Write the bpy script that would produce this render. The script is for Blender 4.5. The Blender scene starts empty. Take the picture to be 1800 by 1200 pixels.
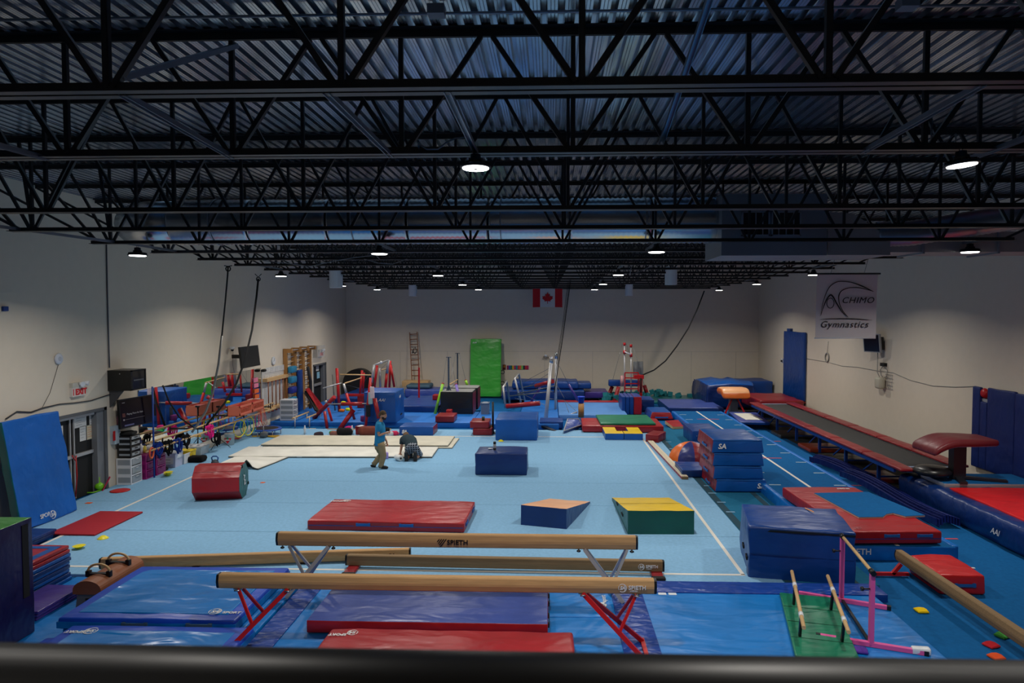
import bpy, bmesh, math, random
from mathutils import Vector, Matrix, noise
rnd = random.Random(7)
sc = bpy.context.scene
COL = sc.collection
# ------------------------------------------------------------------ camera
EYE = Vector((0.0, 0.0, 4.06))
FPX = 1200.0
PITCH = math.atan(48/1200); YAW = math.atan(41/1200)
cam_d = bpy.data.cameras.new('camera'); cam = bpy.data.objects.new('camera', cam_d); COL.objects.link(cam)
cam.location = EYE; cam.rotation_euler = (math.pi/2-PITCH, 0, YAW)
cam_d.sensor_width = 36; cam_d.lens = 24; cam_d.shift_x = -27/1800
cam_d.clip_start = 0.05; cam_d.clip_end = 200
cam_d.dof.use_dof = True; cam_d.dof.focus_distance = 12.0; cam_d.dof.aperture_fstop = 4.0
sc.camera = cam
# ------------------------------------------------------------------ world, exposure
w = bpy.data.worlds.new('world'); sc.world = w; w.use_nodes = True
w.node_tree.nodes['Background'].inputs[0].default_value = (0.02, 0.025, 0.035, 1)
w.node_tree.nodes['Background'].inputs[1].default_value = 0.5
sc.view_settings.view_transform = 'Standard'; sc.view_settings.look = 'None'
sc.view_settings.gamma = 1.0; sc.view_settings.use_curve_mapping = False
sc.view_settings.exposure = 0.0
LAMP_W = 84.0
LAMP_COL = (1.0, 0.95, 0.875)
# ------------------------------------------------------------------ pixel -> world helpers (1800x1200 frame)
FW = Vector((-math.sin(YAW)*math.cos(PITCH), math.cos(YAW)*math.cos(PITCH), -math.sin(PITCH)))
RT = Vector((math.cos(YAW), math.sin(YAW), 0)); UP = RT.cross(FW)
def ray(u, v): return FW + RT*((u-927)/FPX) + UP*((600-v)/FPX)
def G(u, v, z=0.0): r = ray(u, v); return EYE + r*((z-EYE.z)/r.z)
def GX(u, v, X): r = ray(u, v); return EYE + r*((X-EYE.x)/r.x)
def GY(u, v, Y): r = ray(u, v); return EYE + r*((Y-EYE.y)/r.y)
def proj(p):
    d = Vector(p)-EYE; z = d.dot(FW); return (927+FPX*d.dot(RT)/z, 600-FPX*d.dot(UP)/z)
# ------------------------------------------------------------------ materials
def lin(c):
    c = c/255.0
    return c/12.92 if c <= 0.04045 else ((c+0.055)/1.055)**2.4
def C(r, g, b): return (lin(r), lin(g), lin(b), 1.0)
MATS = {}
def M(name, col, rough=0.5, metal=0.0, bump=0.0, scale=20.0, var=0.0, emit=None, kind='noise', spec=0.5, coat=0.0):
    if name in MATS: return MATS[name]
    m = bpy.data.materials.new(name); m.use_nodes = True; nt = m.node_tree; N = nt.nodes; L = nt.links
    b = N['Principled BSDF']; b.inputs['Base Color'].default_value = col
    b.inputs['Roughness'].default_value = rough; b.inputs['Metallic'].default_value = metal
    b.inputs['Specular IOR Level'].default_value = spec
    if coat: b.inputs['Coat Weight'].default_value = coat; b.inputs['Coat Roughness'].default_value = 0.15
    if emit: b.inputs['Emission Color'].default_value = emit[0]; b.inputs['Emission Strength'].default_value = emit[1]
    if bump or var:
        tc = N.new('ShaderNodeTexCoord'); src = tc.outputs['Object']
        if kind == 'vinyl':
            n = N.new('ShaderNodeTexNoise'); n.inputs['Scale'].default_value = scale*0.12; n.inputs['Detail'].default_value = 2.5; n.inputs['Roughness'].default_value = 0.35; n.inputs['Distortion'].default_value = 0.35
            mp = N.new('ShaderNodeMapping'); mp.inputs['Scale'].default_value = (1, 2.2, 1.6); mp.inputs['Rotation'].default_value = (0.1, 0.2, 0.5)
            L.new(src, mp.inputs[0]); L.new(mp.outputs[0], n.inputs['Vector'])
            mu = N.new('ShaderNodeMath'); mu.operation = 'SUBTRACT'; mu.inputs[1].default_value = 0.5; L.new(n.outputs['Fac'], mu.inputs[0])
            ab = N.new('ShaderNodeMath'); ab.operation = 'MULTIPLY'; ab.inputs[1].default_value = 1.0; L.new(mu.outputs[0], ab.inputs[0])
            po = ab
            fac = po.outputs[0]; dist = 0.09
        elif kind == 'wood':
            mp = N.new('ShaderNodeMapping'); mp.inputs['Scale'].default_value = (1, 14, 14)
            n = N.new('ShaderNodeTexNoise'); n.inputs['Scale'].default_value = scale; n.inputs['Detail'].default_value = 4
            L.new(src, mp.inputs[0]); L.new(mp.outputs[0], n.inputs['Vector']); fac = n.outputs['Fac']; dist = 0.003
        else:
            n = N.new('ShaderNodeTexNoise'); n.inputs['Scale'].default_value = scale; n.inputs['Detail'].default_value = 5
            L.new(src, n.inputs['Vector']); fac = n.outputs['Fac']; dist = 0.004
        if bump:
            bp = N.new('ShaderNodeBump'); bp.inputs['Strength'].default_value = bump; bp.inputs['Distance'].default_value = dist
            L.new(fac, bp.inputs['Height']); L.new(bp.outputs[0], b.inputs['Normal'])
        if var:
            n2 = N.new('ShaderNodeTexNoise'); n2.inputs['Scale'].default_value = max(1.0, scale*0.08); n2.inputs['Detail'].default_value = 4
            L.new(src, n2.inputs['Vector'])
            mx = N.new('ShaderNodeMix'); mx.data_type = 'RGBA'
            lo = tuple(c*(1-var) for c in col[:3])+(1,); hi = tuple(min(1, c*(1+var)) for c in col[:3])+(1,)
            mx.inputs[6].default_value = lo; mx.inputs[7].default_value = hi
            cr = N.new('ShaderNodeMapRange'); cr.inputs[1].default_value = 0.3; cr.inputs[2].default_value = 0.7
            L.new((fac if kind == 'wood' else n2.outputs['Fac']), cr.inputs[0]); L.new(cr.outputs[0], mx.inputs[0])
            L.new(mx.outputs[2], b.inputs['Base Color'])
    MATS[name] = m; return m
def vinyl(name, r, g, b, rough=0.36, bump=0.35, scale=20): return M(name, C(r, g, b), rough, 0, bump, scale, 0.12, kind='vinyl')
def plain(name, r, g, b, rough=0.5, metal=0.0): return M(name, C(r, g, b), rough, metal)
def cloth(name, r, g, b): return M(name, C(r, g, b), 0.95, 0, 0.4, 120, 0.08, spec=0.2)
wall_m = M('white_wall_paint', C(222, 210, 191), 0.85, 0, 0.03, 60, 0.015)
carpet_m = M('light_blue_carpet', C(132, 178, 212), 0.97, 0, 0.6, 220, 0.07, spec=0.15)
teal_m = M('teal_carpet', C(30, 104, 138), 0.97, 0, 0.5, 220, 0.1, spec=0.15)
track_m = M('deep_blue_carpet', C(16, 92, 150), 0.97, 0, 0.5, 220, 0.1, spec=0.15)
tape_w = plain('white_tape', 225, 220, 210, 0.7)
steel_dk = M('dark_painted_steel', C(46, 44, 45), 0.38, 0.25, 0.1, 40, 0.15)
galv = M('galvanised_deck', C(182, 190, 200), 0.22, 0.97, 0.10, 7, 0.2)
galv2 = M('galvanised_strut', C(150, 156, 165), 0.4, 0.8)
black_m = plain('black_plastic', 14, 14, 15, 0.4)
blackr = plain('black_rubber', 20, 20, 20, 0.8)
white_p = plain('white_plastic', 225, 228, 232, 0.4)
chrome = plain('chrome_steel', 190, 192, 195, 0.25, 0.95)
alum = plain('aluminium', 184, 184, 186, 0.4, 0.45)
red_st = plain('red_painted_steel', 190, 20, 24, 0.4)
red_v = vinyl('red_vinyl', 160, 24, 32); dred_v = vinyl('dark_red_vinyl', 132, 24, 32)
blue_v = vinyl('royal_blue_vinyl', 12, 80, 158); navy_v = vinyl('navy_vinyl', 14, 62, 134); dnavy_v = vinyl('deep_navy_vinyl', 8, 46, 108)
bright_v = vinyl('bright_blue_vinyl', 10, 112, 200); green_v = vinyl('green_vinyl', 22, 120, 88); lime_v = vinyl('lime_green_vinyl', 60, 168, 56)
dgreen_v = vinyl('bottle_green_vinyl', 8, 84, 72); yellow_v = vinyl('yellow_vinyl', 236, 196, 10); orange_v = vinyl('orange_vinyl', 226, 110, 40)
peach_v = vinyl('peach_vinyl', 252, 182, 130); purple_v = vinyl('purple_vinyl', 66, 48, 130); violet_v = vinyl('dark_violet_vinyl', 26, 20, 74)
slate_v = vinyl('slate_blue_vinyl', 58, 78, 150); cream_v = vinyl('cream_vinyl', 214, 208, 188, 0.6, 0.2); black_v = vinyl('black_vinyl', 18, 19, 22)
teal_v = vinyl('teal_vinyl', 10, 104, 110)
wood_b = M('beam_suede', C(190, 148, 98), 0.7, 0, 0.15, 3, 0.12, kind='wood'); wood_d = M('brown_suede', C(134, 108, 74), 0.75, 0, 0.15, 3, 0.12, kind='wood')
wood_l = M('pale_wood', C(206, 168, 116), 0.5, 0, 0.1, 4, 0.12, kind='wood'); wood_r = M('reddish_wood', C(138, 84, 48), 0.5, 0, 0.1, 4, 0.15, kind='wood')
wood_o = M('oak_wood', C(168, 120, 66), 0.5, 0, 0.1, 4, 0.15, kind='wood')
# ------------------------------------------------------------------ mesh tools (all coordinates in world space)
def org(o):
    p = Vector((0, 0, 0))
    while o: p += o.location; o = o.parent
    return p
def setp(o, label=None, cat=None, group=None, kind=None):
    if label: o['label'] = label
    if cat: o['category'] = cat
    if group: o['group'] = group
    if kind: o['kind'] = kind
    return o
def empty(name, loc, label=None, cat=None, group=None):
    o = bpy.data.objects.new(name, None); o.empty_display_size = 0.1; COL.objects.link(o); o.location = loc
    return setp(o, label, cat, group)
class MB:
    def __init__(s): s.v = []; s.f = []; s.m = []; s.sm = []
    def add(s, vs, fs, mi=0, smooth=False):
        k = len(s.v); s.v += [tuple(p) for p in vs]
        for f in fs: s.f.append([i+k for i in f]); s.m.append(mi); s.sm.append(smooth)
        return s
    def box(s, x0, x1, y0, y1, z0, z1, mi=0):
        return s.add([(x0,y0,z0),(x1,y0,z0),(x1,y1,z0),(x0,y1,z0),(x0,y0,z1),(x1,y0,z1),(x1,y1,z1),(x0,y1,z1)],
            [(3,2,1,0),(4,5,6,7),(0,1,5,4),(1,2,6,5),(2,3,7,6),(3,0,4,7)], mi)
    def obox(s, c, X, Y, Z, mi=0):     # oriented box: centre and three half-axis vectors
        c = Vector(c); X = Vector(X); Y = Vector(Y); Z = Vector(Z)
        vs = [c-X-Y-Z, c+X-Y-Z, c+X+Y-Z, c-X+Y-Z, c-X-Y+Z, c+X-Y+Z, c+X+Y+Z, c-X+Y+Z]
        return s.add(vs, [(3,2,1,0),(4,5,6,7),(0,1,5,4),(1,2,6,5),(2,3,7,6),(3,0,4,7)], mi)
    def bar(s, a, b, w, h, up=(0,0,1), mi=0):
        a = Vector(a); b = Vector(b); d = b-a; L = d.length
        if L < 1e-6: return s
        d /= L; u = Vector(up)
        if abs(d.dot(u)) > 0.98: u = Vector((0,1,0))
        sd = d.cross(u).normalized(); u = sd.cross(d)
        return s.obox((a+b)/2, d*L/2, sd*w/2, u*h/2, mi)
    def tube(s, pts, r, n=8, mi=0, r2=None, cap=True):
        pts = [Vector(p) for p in pts]; k = len(s.v); m = len(pts); u = None
        for i, p in enumerate(pts):
            d = (pts[min(i+1, m-1)]-pts[max(i-1, 0)]).normalized()
            if u is None:
                u = d.cross(Vector((0,0,1))) if abs(d.z) < 0.95 else d.cross(Vector((0,1,0)))
            u = (u-d*u.dot(d)).normalized(); w_ = d.cross(u)
            rr = (r[i] if isinstance(r, (list, tuple)) else (r if r2 is None else r+(r2-r)*i/(m-1)))
            for j in range(n):
                a = 2*math.pi*j/n; s.v.append(tuple(p+u*math.cos(a)*rr+w_*math.sin(a)*rr))
        for i in range(m-1):
            for j in range(n):
                s.f.append([k+i*n+j, k+i*n+(j+1)%n, k+(i+1)*n+(j+1)%n, k+(i+1)*n+j]); s.m.append(mi); s.sm.append(True)
        if cap:
            s.f.append([k+j for j in range(n)][::-1]); s.m.append(mi); s.sm.append(False)
            s.f.append([k+(m-1)*n+j for j in range(n)]); s.m.append(mi); s.sm.append(False)
        return s
    def lathe(s, c, prof, n=24, mi=0, axis=(0,0,1)):      # prof: list of (radius, height)
        c = Vector(c); ax = Vector(axis).normalized()
        u = ax.cross(Vector((0,1,0))) if abs(ax.y) < 0.9 else ax.cross(Vector((1,0,0)))
        u.normalize(); w_ = ax.cross(u); k = len(s.v)
        for (r, h) in prof:
            for j in range(n):
                a = 2*math.pi*j/n; s.v.append(tuple(c+ax*h+(u*math.cos(a)+w_*math.sin(a))*max(r, 1e-4)))
        for i in range(len(prof)-1):
            for j in range(n):
                s.f.append([k+i*n+j, k+i*n+(j+1)%n, k+(i+1)*n+(j+1)%n, k+(i+1)*n+j]); s.m.append(mi); s.sm.append(True)
        s.f.append([k+j for j in range(n)][::-1]); s.m.append(mi); s.sm.append(False)
        s.f.append([k+(len(prof)-1)*n+j for j in range(n)]); s.m.append(mi); s.sm.append(False)
        return s
    def prism(s, pts, d, mi=0):          # planar polygon (world points) extruded by vector d
        k = len(s.v); n = len(pts); d = Vector(d)
        s.v += [tuple(p) for p in pts]+[tuple(Vector(p)+d) for p in pts]
        F = [list(range(n))[::-1], list(range(n, 2*n))]+[[i, (i+1)%n, n+(i+1)%n, n+i] for i in range(n)]
        for f in F: s.f.append([i+k for i in f]); s.m.append(mi); s.sm.append(False)
        return s
    def ball(s, c, r, n=12, mi=0, sc_=(1,1,1)):
        c = Vector(c); k = len(s.v); m = n//2
        for i in range(m+1):
            t = math.pi*i/m
            for j in range(n):
                a = 2*math.pi*j/n
                s.v.append((c.x+r*sc_[0]*math.sin(t)*math.cos(a), c.y+r*sc_[1]*math.sin(t)*math.sin(a), c.z+r*sc_[2]*math.cos(t)))
        for i in range(m):
            for j in range(n):
                s.f.append([k+i*n+j, k+(i+1)*n+j, k+(i+1)*n+(j+1)%n, k+i*n+(j+1)%n]); s.m.append(mi); s.sm.append(True)
        return s
    def torus(s, c, R, r, n=24, k_=8, axis=(0,0,1), mi=0, a0=0, a1=2*math.pi):
        ax = Vector(axis).normalized(); u = ax.cross(Vector((0,1,0))) if abs(ax.y) < 0.9 else ax.cross(Vector((1,0,0)))
        u.normalize(); w_ = ax.cross(u); c = Vector(c); pts = [c+(u*math.cos(a0+(a1-a0)*i/n)+w_*math.sin(a0+(a1-a0)*i/n))*R for i in range(n+1)]
        return s.tube(pts, r, k_, mi)
    def build(s, name, mats, parent=None, label=None, cat=None, group=None, kind=None, origin=None):
        if not isinstance(mats, (list, tuple)): mats = [mats]
        if parent is not None: o0 = org(parent); loc = Vector((0,0,0))
        else:
            if origin is None:
                xs = [p[0] for p in s.v]; ys = [p[1] for p in s.v]; zs = [p[2] for p in s.v]
                origin = ((min(xs)+max(xs))/2, (min(ys)+max(ys))/2, min(zs))
            o0 = Vector(origin); loc = o0
        me = bpy.data.meshes.new(name)
        me.from_pydata([(p[0]-o0.x, p[1]-o0.y, p[2]-o0.z) for p in s.v], [], s.f)
        for m in mats: me.materials.append(m)
        me.polygons.foreach_set('material_index', s.m); me.polygons.foreach_set('use_smooth', s.sm)
        me.validate(); me.update()
        o = bpy.data.objects.new(name, me); COL.objects.link(o); o.location = loc
        if parent is not None: o.parent = parent
        return setp(o, label, cat, group, kind)
def axis_list(h, r, n):
    inner = h-r
    if inner <= 0: return [-h, 0, h]
    L = [-h, -h+r*0.35]+[-inner+2*inner*i/n for i in range(n+1)]+[h-r*0.35, h]
    return L
def cushion(mb, c, w, d, h, ang=0.0, r=0.03, wob=0.006, puff=0.0, seed=0, mi=None, cell=0.22, shape=None, basis=None):
    """soft rounded box. c: centre of base. mi: function(local normal)->material index. shape: function(x,y,z) in [-1,1] -> (x,y,z) scale warp."""
    hx, hy, hz = w/2, d/2, h/2; r = min(r, hx*0.9, hy*0.9, hz*0.9)
    X = axis_list(hx, r, max(2, min(14, int(w/cell)))); Y = axis_list(hy, r, max(2, min(14, int(d/cell)))); Z = axis_list(hz, r, max(1, min(8, int(h/cell))))
    idx = {}; vs = []; fs = []; ms = []
    c = Vector(c); ca, sa = math.cos(ang), math.sin(ang)
    def V(i, j, k):
        key = (i, j, k)
        if key in idx: return idx[key]
        p = Vector((X[i], Y[j], Z[k]))
        q = Vector((max(-hx+r, min(hx-r, p.x)), max(-hy+r, min(hy-r, p.y)), max(-hz+r, min(hz-r, p.z))))
        dd = p-q; nrm = dd.normalized() if dd.length > 1e-9 else Vector((0,0,1)); p = q+nrm*r
        fx, fy, fz = p.x/hx, p.y/hy, p.z/hz
        if puff:
            p += nrm*puff*(1-fx*fx if abs(nrm.x) < .5 else 1)*(1-fy*fy if abs(nrm.y) < .5 else 1)*(1-fz**2 if abs(nrm.z) < .5 else 1)*(0.0 if nrm.z < -.5 else 1)
        if wob and nrm.z > -0.6:
            p += nrm*wob*(noise.noise(Vector((p.x*2.3+seed*7.1, p.y*2.3, p.z*3.1+seed)))+0.5*noise.noise(Vector((p.x*6+seed*3, p.y*6, p.z*6))))
        if shape: p = Vector(shape(p.x, p.y, p.z+hz)); 
        else: p.z += hz
        if basis: g = c+basis[0]*p.x+basis[1]*p.y+basis[2]*p.z
        else: g = c+Vector((p.x*ca-p.y*sa, p.x*sa+p.y*ca, p.z))
        idx[key] = len(vs); vs.append(tuple(g)); return idx[key]
    nx, ny, nz = len(X)-1, len(Y)-1, len(Z)-1
    def F(a, nvec): fs.append(a); ms.append(mi(nvec) if mi else 0)
    for i in range(nx):
        for j in range(ny):
            F([V(i,j,nz), V(i+1,j,nz), V(i+1,j+1,nz), V(i,j+1,nz)], (0,0,1)); F([V(i,j+1,0), V(i+1,j+1,0), V(i+1,j,0), V(i,j,0)], (0,0,-1))
        for k in range(nz):
            F([V(i,0,k), V(i+1,0,k), V(i+1,0,k+1), V(i,0,k+1)], (0,-1,0)); F([V(i,ny,k+1), V(i+1,ny,k+1), V(i+1,ny,k), V(i,ny,k)], (0,1,0))
    for j in range(ny):
        for k in range(nz):
            F([V(nx,j,k), V(nx,j+1,k), V(nx,j+1,k+1), V(nx,j,k+1)], (1,0,0)); F([V(0,j,k+1), V(0,j+1,k+1), V(0,j+1,k), V(0,j,k)], (-1,0,0))
    k0 = len(mb.v); mb.v += vs
    for f, m in zip(fs, ms): mb.f.append([i+k0 for i in f]); mb.m.append(m); mb.sm.append(True)
    return mb
def rectfit(px, z):
    P = [G(u, v, z) for (u, v) in px]; BL, BR, FR, FL = P; c = (BL+BR+FR+FL)/4
    ux = ((BR-BL)+(FR-FL))/2; uy = ((BL-FL)+(BR-FR))/2
    a1 = math.atan2(ux.y, ux.x); a2 = math.atan2(uy.y, uy.x)-math.pi/2
    while a2-a1 > math.pi: a2 -= 2*math.pi
    while a2-a1 < -math.pi: a2 += 2*math.pi
    a = (a1*ux.length+a2*uy.length)/(ux.length+uy.length)
    return c, ux.length, uy.length, a
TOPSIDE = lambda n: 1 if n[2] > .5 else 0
FRX = lambda n: 1 if abs(n[0]) > .5 else 0
def matobj(name, px, ztop, h, mats, label, cat, group=None, mi=None, r=0.03, wob=0.006, puff=0.0, seed=None, cell=0.22, shape=None):
    c, w_, d_, a = rectfit(px, ztop)
    mb = MB(); cushion(mb, (c.x, c.y, ztop-h), w_, d_, h, a, r, wob, puff, seed if seed is not None else rnd.random()*10, mi, cell, shape)
    o = mb.build(name, mats, None, label, cat, group); o['_c'] = 0; del o['_c']
    o_info[o.name] = (Vector((c.x, c.y, ztop-h)), w_, d_, h, a); return o
o_info = {}
def loc2w(o, x, y, z):                      # local coordinates (x right, y back, z up from base) of a mat -> world
    c, w_, d_, h, a = o_info[o.name]; return Vector((c.x+x*math.cos(a)-y*math.sin(a), c.y+x*math.sin(a)+y*math.cos(a), c.z+z))
def handles(o, side, offs, mat, ln=0.24, z=None, wd=0.045):
    c, w_, d_, h, a = o_info[o.name]; z = z if z is not None else h*0.62
    ex = Vector((math.cos(a), math.sin(a), 0)); ey = Vector((-math.sin(a), math.cos(a), 0))
    for t in offs:
        mb = MB()
        if side == 'f': p = loc2w(o, t*w_/2, -d_/2-0.008, z); al, out = ex, -ey
        elif side == 'r': p = loc2w(o, w_/2+0.008, t*d_/2, z); al, out = ey, ex
        else: p = loc2w(o, -w_/2-0.008, t*d_/2, z); al, out = ey, -ex
        mb.obox(p+out*0.008, al*ln*0.36, out*0.006, Vector((0,0,wd/2)))
        for s_ in (-1, 1): mb.obox(p+al*s_*ln*0.43, al*ln*0.07, out*0.012, Vector((0,0,wd*0.62)))
        mb.build('carry_handle', mat, o)
def fb(uL, uR, vb, vt, dep, z0=0.0):         # box standing on z0, front face seen at these pixels
    a = G(uL, vb, z0); b = G(uR, vb, z0); Y = (a.y+b.y)/2; zt = GY((uL+uR)/2, vt, Y).z
    return (a.x, b.x, Y, Y+dep, z0, zt)
def blockobj(name, uL, uR, vb, vt, dep, mats, label, cat, group=None, z0=0.0, mi=None, r=0.03, wob=0.006, ang=0.0, seed=None, cell=0.25, shape=None):
    x0, x1, y0, y1, z0, z1 = fb(uL, uR, vb, vt, dep, z0); mb = MB(); c = Vector(((x0+x1)/2, (y0+y1)/2, z0))
    cushion(mb, c, x1-x0, dep, z1-z0, ang, r, wob, 0, seed if seed is not None else rnd.random()*10, mi, cell, shape)
    o = mb.build(name, mats, None, label, cat, group); o_info[o.name] = (c, x1-x0, dep, z1-z0, ang); return o
def text_mb(mb, s, org_, xd, yd, size, mi=0, bold=0.0, shear=0.0, thick=0.003, align='LEFT', lift=0.004, space=1.0):
    cv = bpy.data.curves.new('lettering', 'FONT'); cv.body = s; cv.size = size; cv.offset = bold; cv.shear = shear; cv.extrude = thick; cv.align_x = align; cv.resolution_u = 3; cv.space_character = space
    ob = bpy.data.objects.new('lettering', cv); COL.objects.link(ob); me = bpy.data.meshes.new_from_object(ob.evaluated_get(bpy.context.evaluated_depsgraph_get()))
    xd = Vector(xd).normalized(); yd = Vector(yd).normalized(); nd = xd.cross(yd); o_ = Vector(org_)+nd*lift
    mb.add([o_+xd*v.co.x+yd*v.co.y+nd*v.co.z for v in me.vertices], [list(p.vertices) for p in me.polygons], mi)
    bpy.data.objects.remove(ob); bpy.data.curves.remove(cv); bpy.data.meshes.remove(me)
    return mb
def lettering(o, s, p, xd, yd, size, mat, **k):
    return text_mb(MB(), s, p, xd, yd, size, **k).build('lettering', mat, o)
def ring_logo(o, p, xd, yd, R, mat, letters='SA'):   # round SA badge: open ring + letters
    mb = MB(); xd = Vector(xd).normalized(); yd = Vector(yd).normalized(); nd = xd.cross(yd); p = Vector(p)+nd*0.004
    for (a0, a1, r0, r1) in ((-2.2, 2.3, R*0.86, R), (-1.0, 1.2, R*0.68, R*0.78), (2.5, 3.7, R*0.84, R*0.96)):
        n = 14
        for i in range(n):
            t0 = a0+(a1-a0)*i/n; t1 = a0+(a1-a0)*(i+1)/n
            P = [p+xd*math.cos(t)*r_+yd*math.sin(t)*r_ for (t, r_) in ((t0, r0), (t1, r0), (t1, r1), (t0, r1))]
            mb.prism(P, nd*0.003)
    text_mb(mb, letters, p-xd*R*0.62-yd*R*0.38, xd, yd, R*1.1, bold=R*0.03, shear=0.25, lift=0)
    return mb.build('badge', mat, o)
def copy_tree(o, parent=None):
    c = o.copy(); COL.objects.link(c); c.parent = parent
    for ch in list(o.children): copy_tree(ch, c)
    return c
# ================================================================== lamps
ZTOPCH = 6.58
def lamp_disc(mb, c, R, mi=0): mb.lathe(c, [(R*0.97, 0.0), (R, 0.006), (R, 0.012)], 24, mi)
lens_m = M('lamp_lens', (1,1,1,1), 0.4, emit=((1.0, 0.97, 0.93, 1), 9.0))
core_m = plain('lamp_core', 150, 150, 150, 0.5)
def high_bay(u, v, Y, label, tilt=0.0, X=None, zz=None, links=1):
    p = GY(u, v, Y) if X is None else Vector((X, Y, zz)); links = 1 if Y > 7 else 3 if X is not None else 0
    r = empty('high_bay_lamp', p, label, 'lamp', 'round high bay lamps under the roof trusses')
    if tilt: pass
    lm = MB(); lm.lathe(p, [(0.135, 0.0), (0.14, 0.01)], 28); lm.build('lens', lens_m, r)
    cm = MB(); cm.lathe(p-Vector((0,0,0.004)), [(0.022, 0), (0.022, 0.006)], 12); cm.build('lens_centre', core_m, r)
    hs = MB(); hs.lathe(p+Vector((0,0,0.01)), [(0.142, 0.001), (0.165, 0.004), (0.165, 0.02), (0.12, 0.045), (0.09, 0.05)], 28)
    for i in range(12):
        a = i*math.pi/6; hs.bar(p+Vector((math.cos(a)*.06, math.sin(a)*.06, .06)), p+Vector((math.cos(a)*.15, math.sin(a)*.15, .045)), .006, .03)
    hs.build('housing', black_m, r)
    dr = MB(); dr.lathe(p+Vector((0,0,0.05)), [(0.075, 0.0), (0.075, 0.05), (0.055, 0.06), (0.055, 0.1), (0.02, 0.11)], 16); dr.build('driver', black_m, r)
    ch = MB()
    for i in range(max(1, links)): ch.torus(p+Vector((0,0,0.172+0.036*i)), 0.017, 0.004, 10, 5, (1,0,0) if i%2 else (0,1,0))
    ch.build('hanging_chain', blackr, r)
    ld = bpy.data.lights.new('lamp_light', 'AREA'); ld.shape = 'DISK'; ld.size = 0.26; ld.energy = LAMP_W; ld.color = LAMP_COL
    ld.spread = math.radians(150)
    lo = bpy.data.objects.new('lamp_light', ld); COL.objects.link(lo); lo.parent = r; lo.location = (0, 0, -0.012)
    if Y < 7 and X is None:
        r.scale = (.86, .86, .86)
        if u > 1000: r.rotation_euler = (0, math.radians(-5), 0)
    return r
lamp_px = [(836, 297, 6.2, 'largest round lamp, hanging left of the picture centre from the near trusses'),
    (1691, 292, 6.2, 'large tilted round lamp at the right edge under the near trusses'),
    (242, 450, 12.2, 'round lamp in front of the left wall, second row of lamps'), (667, 447, 12.2, 'bright round lamp above and left of the nearest hanging white speaker, second row'),
    (1154, 444, 12.2, 'bright round lamp beside the right-hand near white speaker, second row'), (1705, 444, 12.2, 'round lamp at far right below the silver duct, second row'),
    (494, 486, 18.8, 'small round lamp left of the near left speaker, third row'), (770, 485, 18.8, 'small round lamp between the two left speakers and the centre, third row'),
    (1087, 484, 18.8, 'small round lamp left of the near right speaker, third row'), (1430, 484, 18.8, 'small round lamp touching the left edge of the white banner'),
    (601, 503, 24.6, 'small round lamp half hidden behind the near left speaker'), (813, 501, 24.6, 'small round lamp left of the flag, fourth row'),
    (1060, 500, 24.6, 'small round lamp right of the flag, fourth row'), (1330, 500, 24.6, 'small round lamp left of the banner, fourth row'),
    (663, 509.5, 29.4, 'farthest small lamp at the left end of the back row'), (841, 509.5, 29.4, 'farthest small lamp left of the flag in the back row'),
    (1045, 509.5, 29.4, 'farthest small lamp right of the flag in the back row'), (1264, 510.5, 29.4, 'farthest small lamp at the right end of the back row')]
for (u, v, Y, lb) in lamp_px: high_bay(u, v, Y, lb)
for (X, Y, lb) in ((-3.1, 1.2, 'unseen fill lamp added above the gallery, left'), (2.2, 1.2, 'unseen fill lamp added above the gallery, right')): high_bay(0, 0, Y, lb, X=X, zz=5.3)  # unseen lamps added over the gallery to brighten the foreground
# ================================================================== room shell
XL, XR, YB, YF, ZC = -10.36, 10.3, 34.2, -2.6, 6.70
def struct(mb, name, mats): 
    o = mb.build(name, mats, kind='structure'); return o
floor = struct(MB().box(XL-.4, XR+.4, YF, YB+.3, -0.35, -0.05), 'floor', track_m)
f = MB().box(XL, 1, YF, 10.2, -0.0495, -0.04); f.build('carpet_roll', track_m, floor)
# spring floor: light blue carpet rolls running left to right
p0 = G(1300, 931); p1 = G(1160, 773); XE = (p0.x+p1.x)/2
seams = [10.28, 12.45, 14.4, 16.33, 18.32, 20.25, 22.05, 23.85]
for i in range(7):
    y0, y1 = seams[i]+0.006, seams[i+1]-0.006; mb = MB()
    xl = -9.0 if i < 1 else XL+0.02
    mb.box(xl, XE, y0, y1, -0.05, -0.006)
    mb.add([(xl, y0, -0.006), (XE, y0, -0.006), (XE-0.004, y0+0.02, 0), (xl, y0+0.02, 0)], [(0,1,2,3)]); mb.add([(xl, y1-0.02, 0), (XE-0.004, y1-0.02, 0), (XE, y1, -0.006), (xl, y1, -0.006)], [(0,1,2,3)])
    mb.add([(xl, y0+.02, 0), (XE-.004, y0+.02, 0), (XE-.004, y1-.02, 0), (xl, y1-.02, 0)], [(0,1,2,3)])
    mb.build('carpet_roll', carpet_m, floor)
# teal carpet lane beside the spring floor with its darker seam
tl = MB().box(XE+0.006, 4.95, 10.28, 24.5, -0.05, -0.008); tl.build('carpet_lane', teal_m, floor)
sm_dark = plain('dark_seam_tape', 18, 62, 78, 0.9)
MB().box(XE+0.02, XE+0.17, 10.3, 24.4, -0.008, -0.004).build('seam_tape', sm_dark, floor)
MB().box(XE+1.0, XE+1.12, 10.3, 22, -0.008, -0.004).build('seam_tape', sm_dark, floor)
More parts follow.
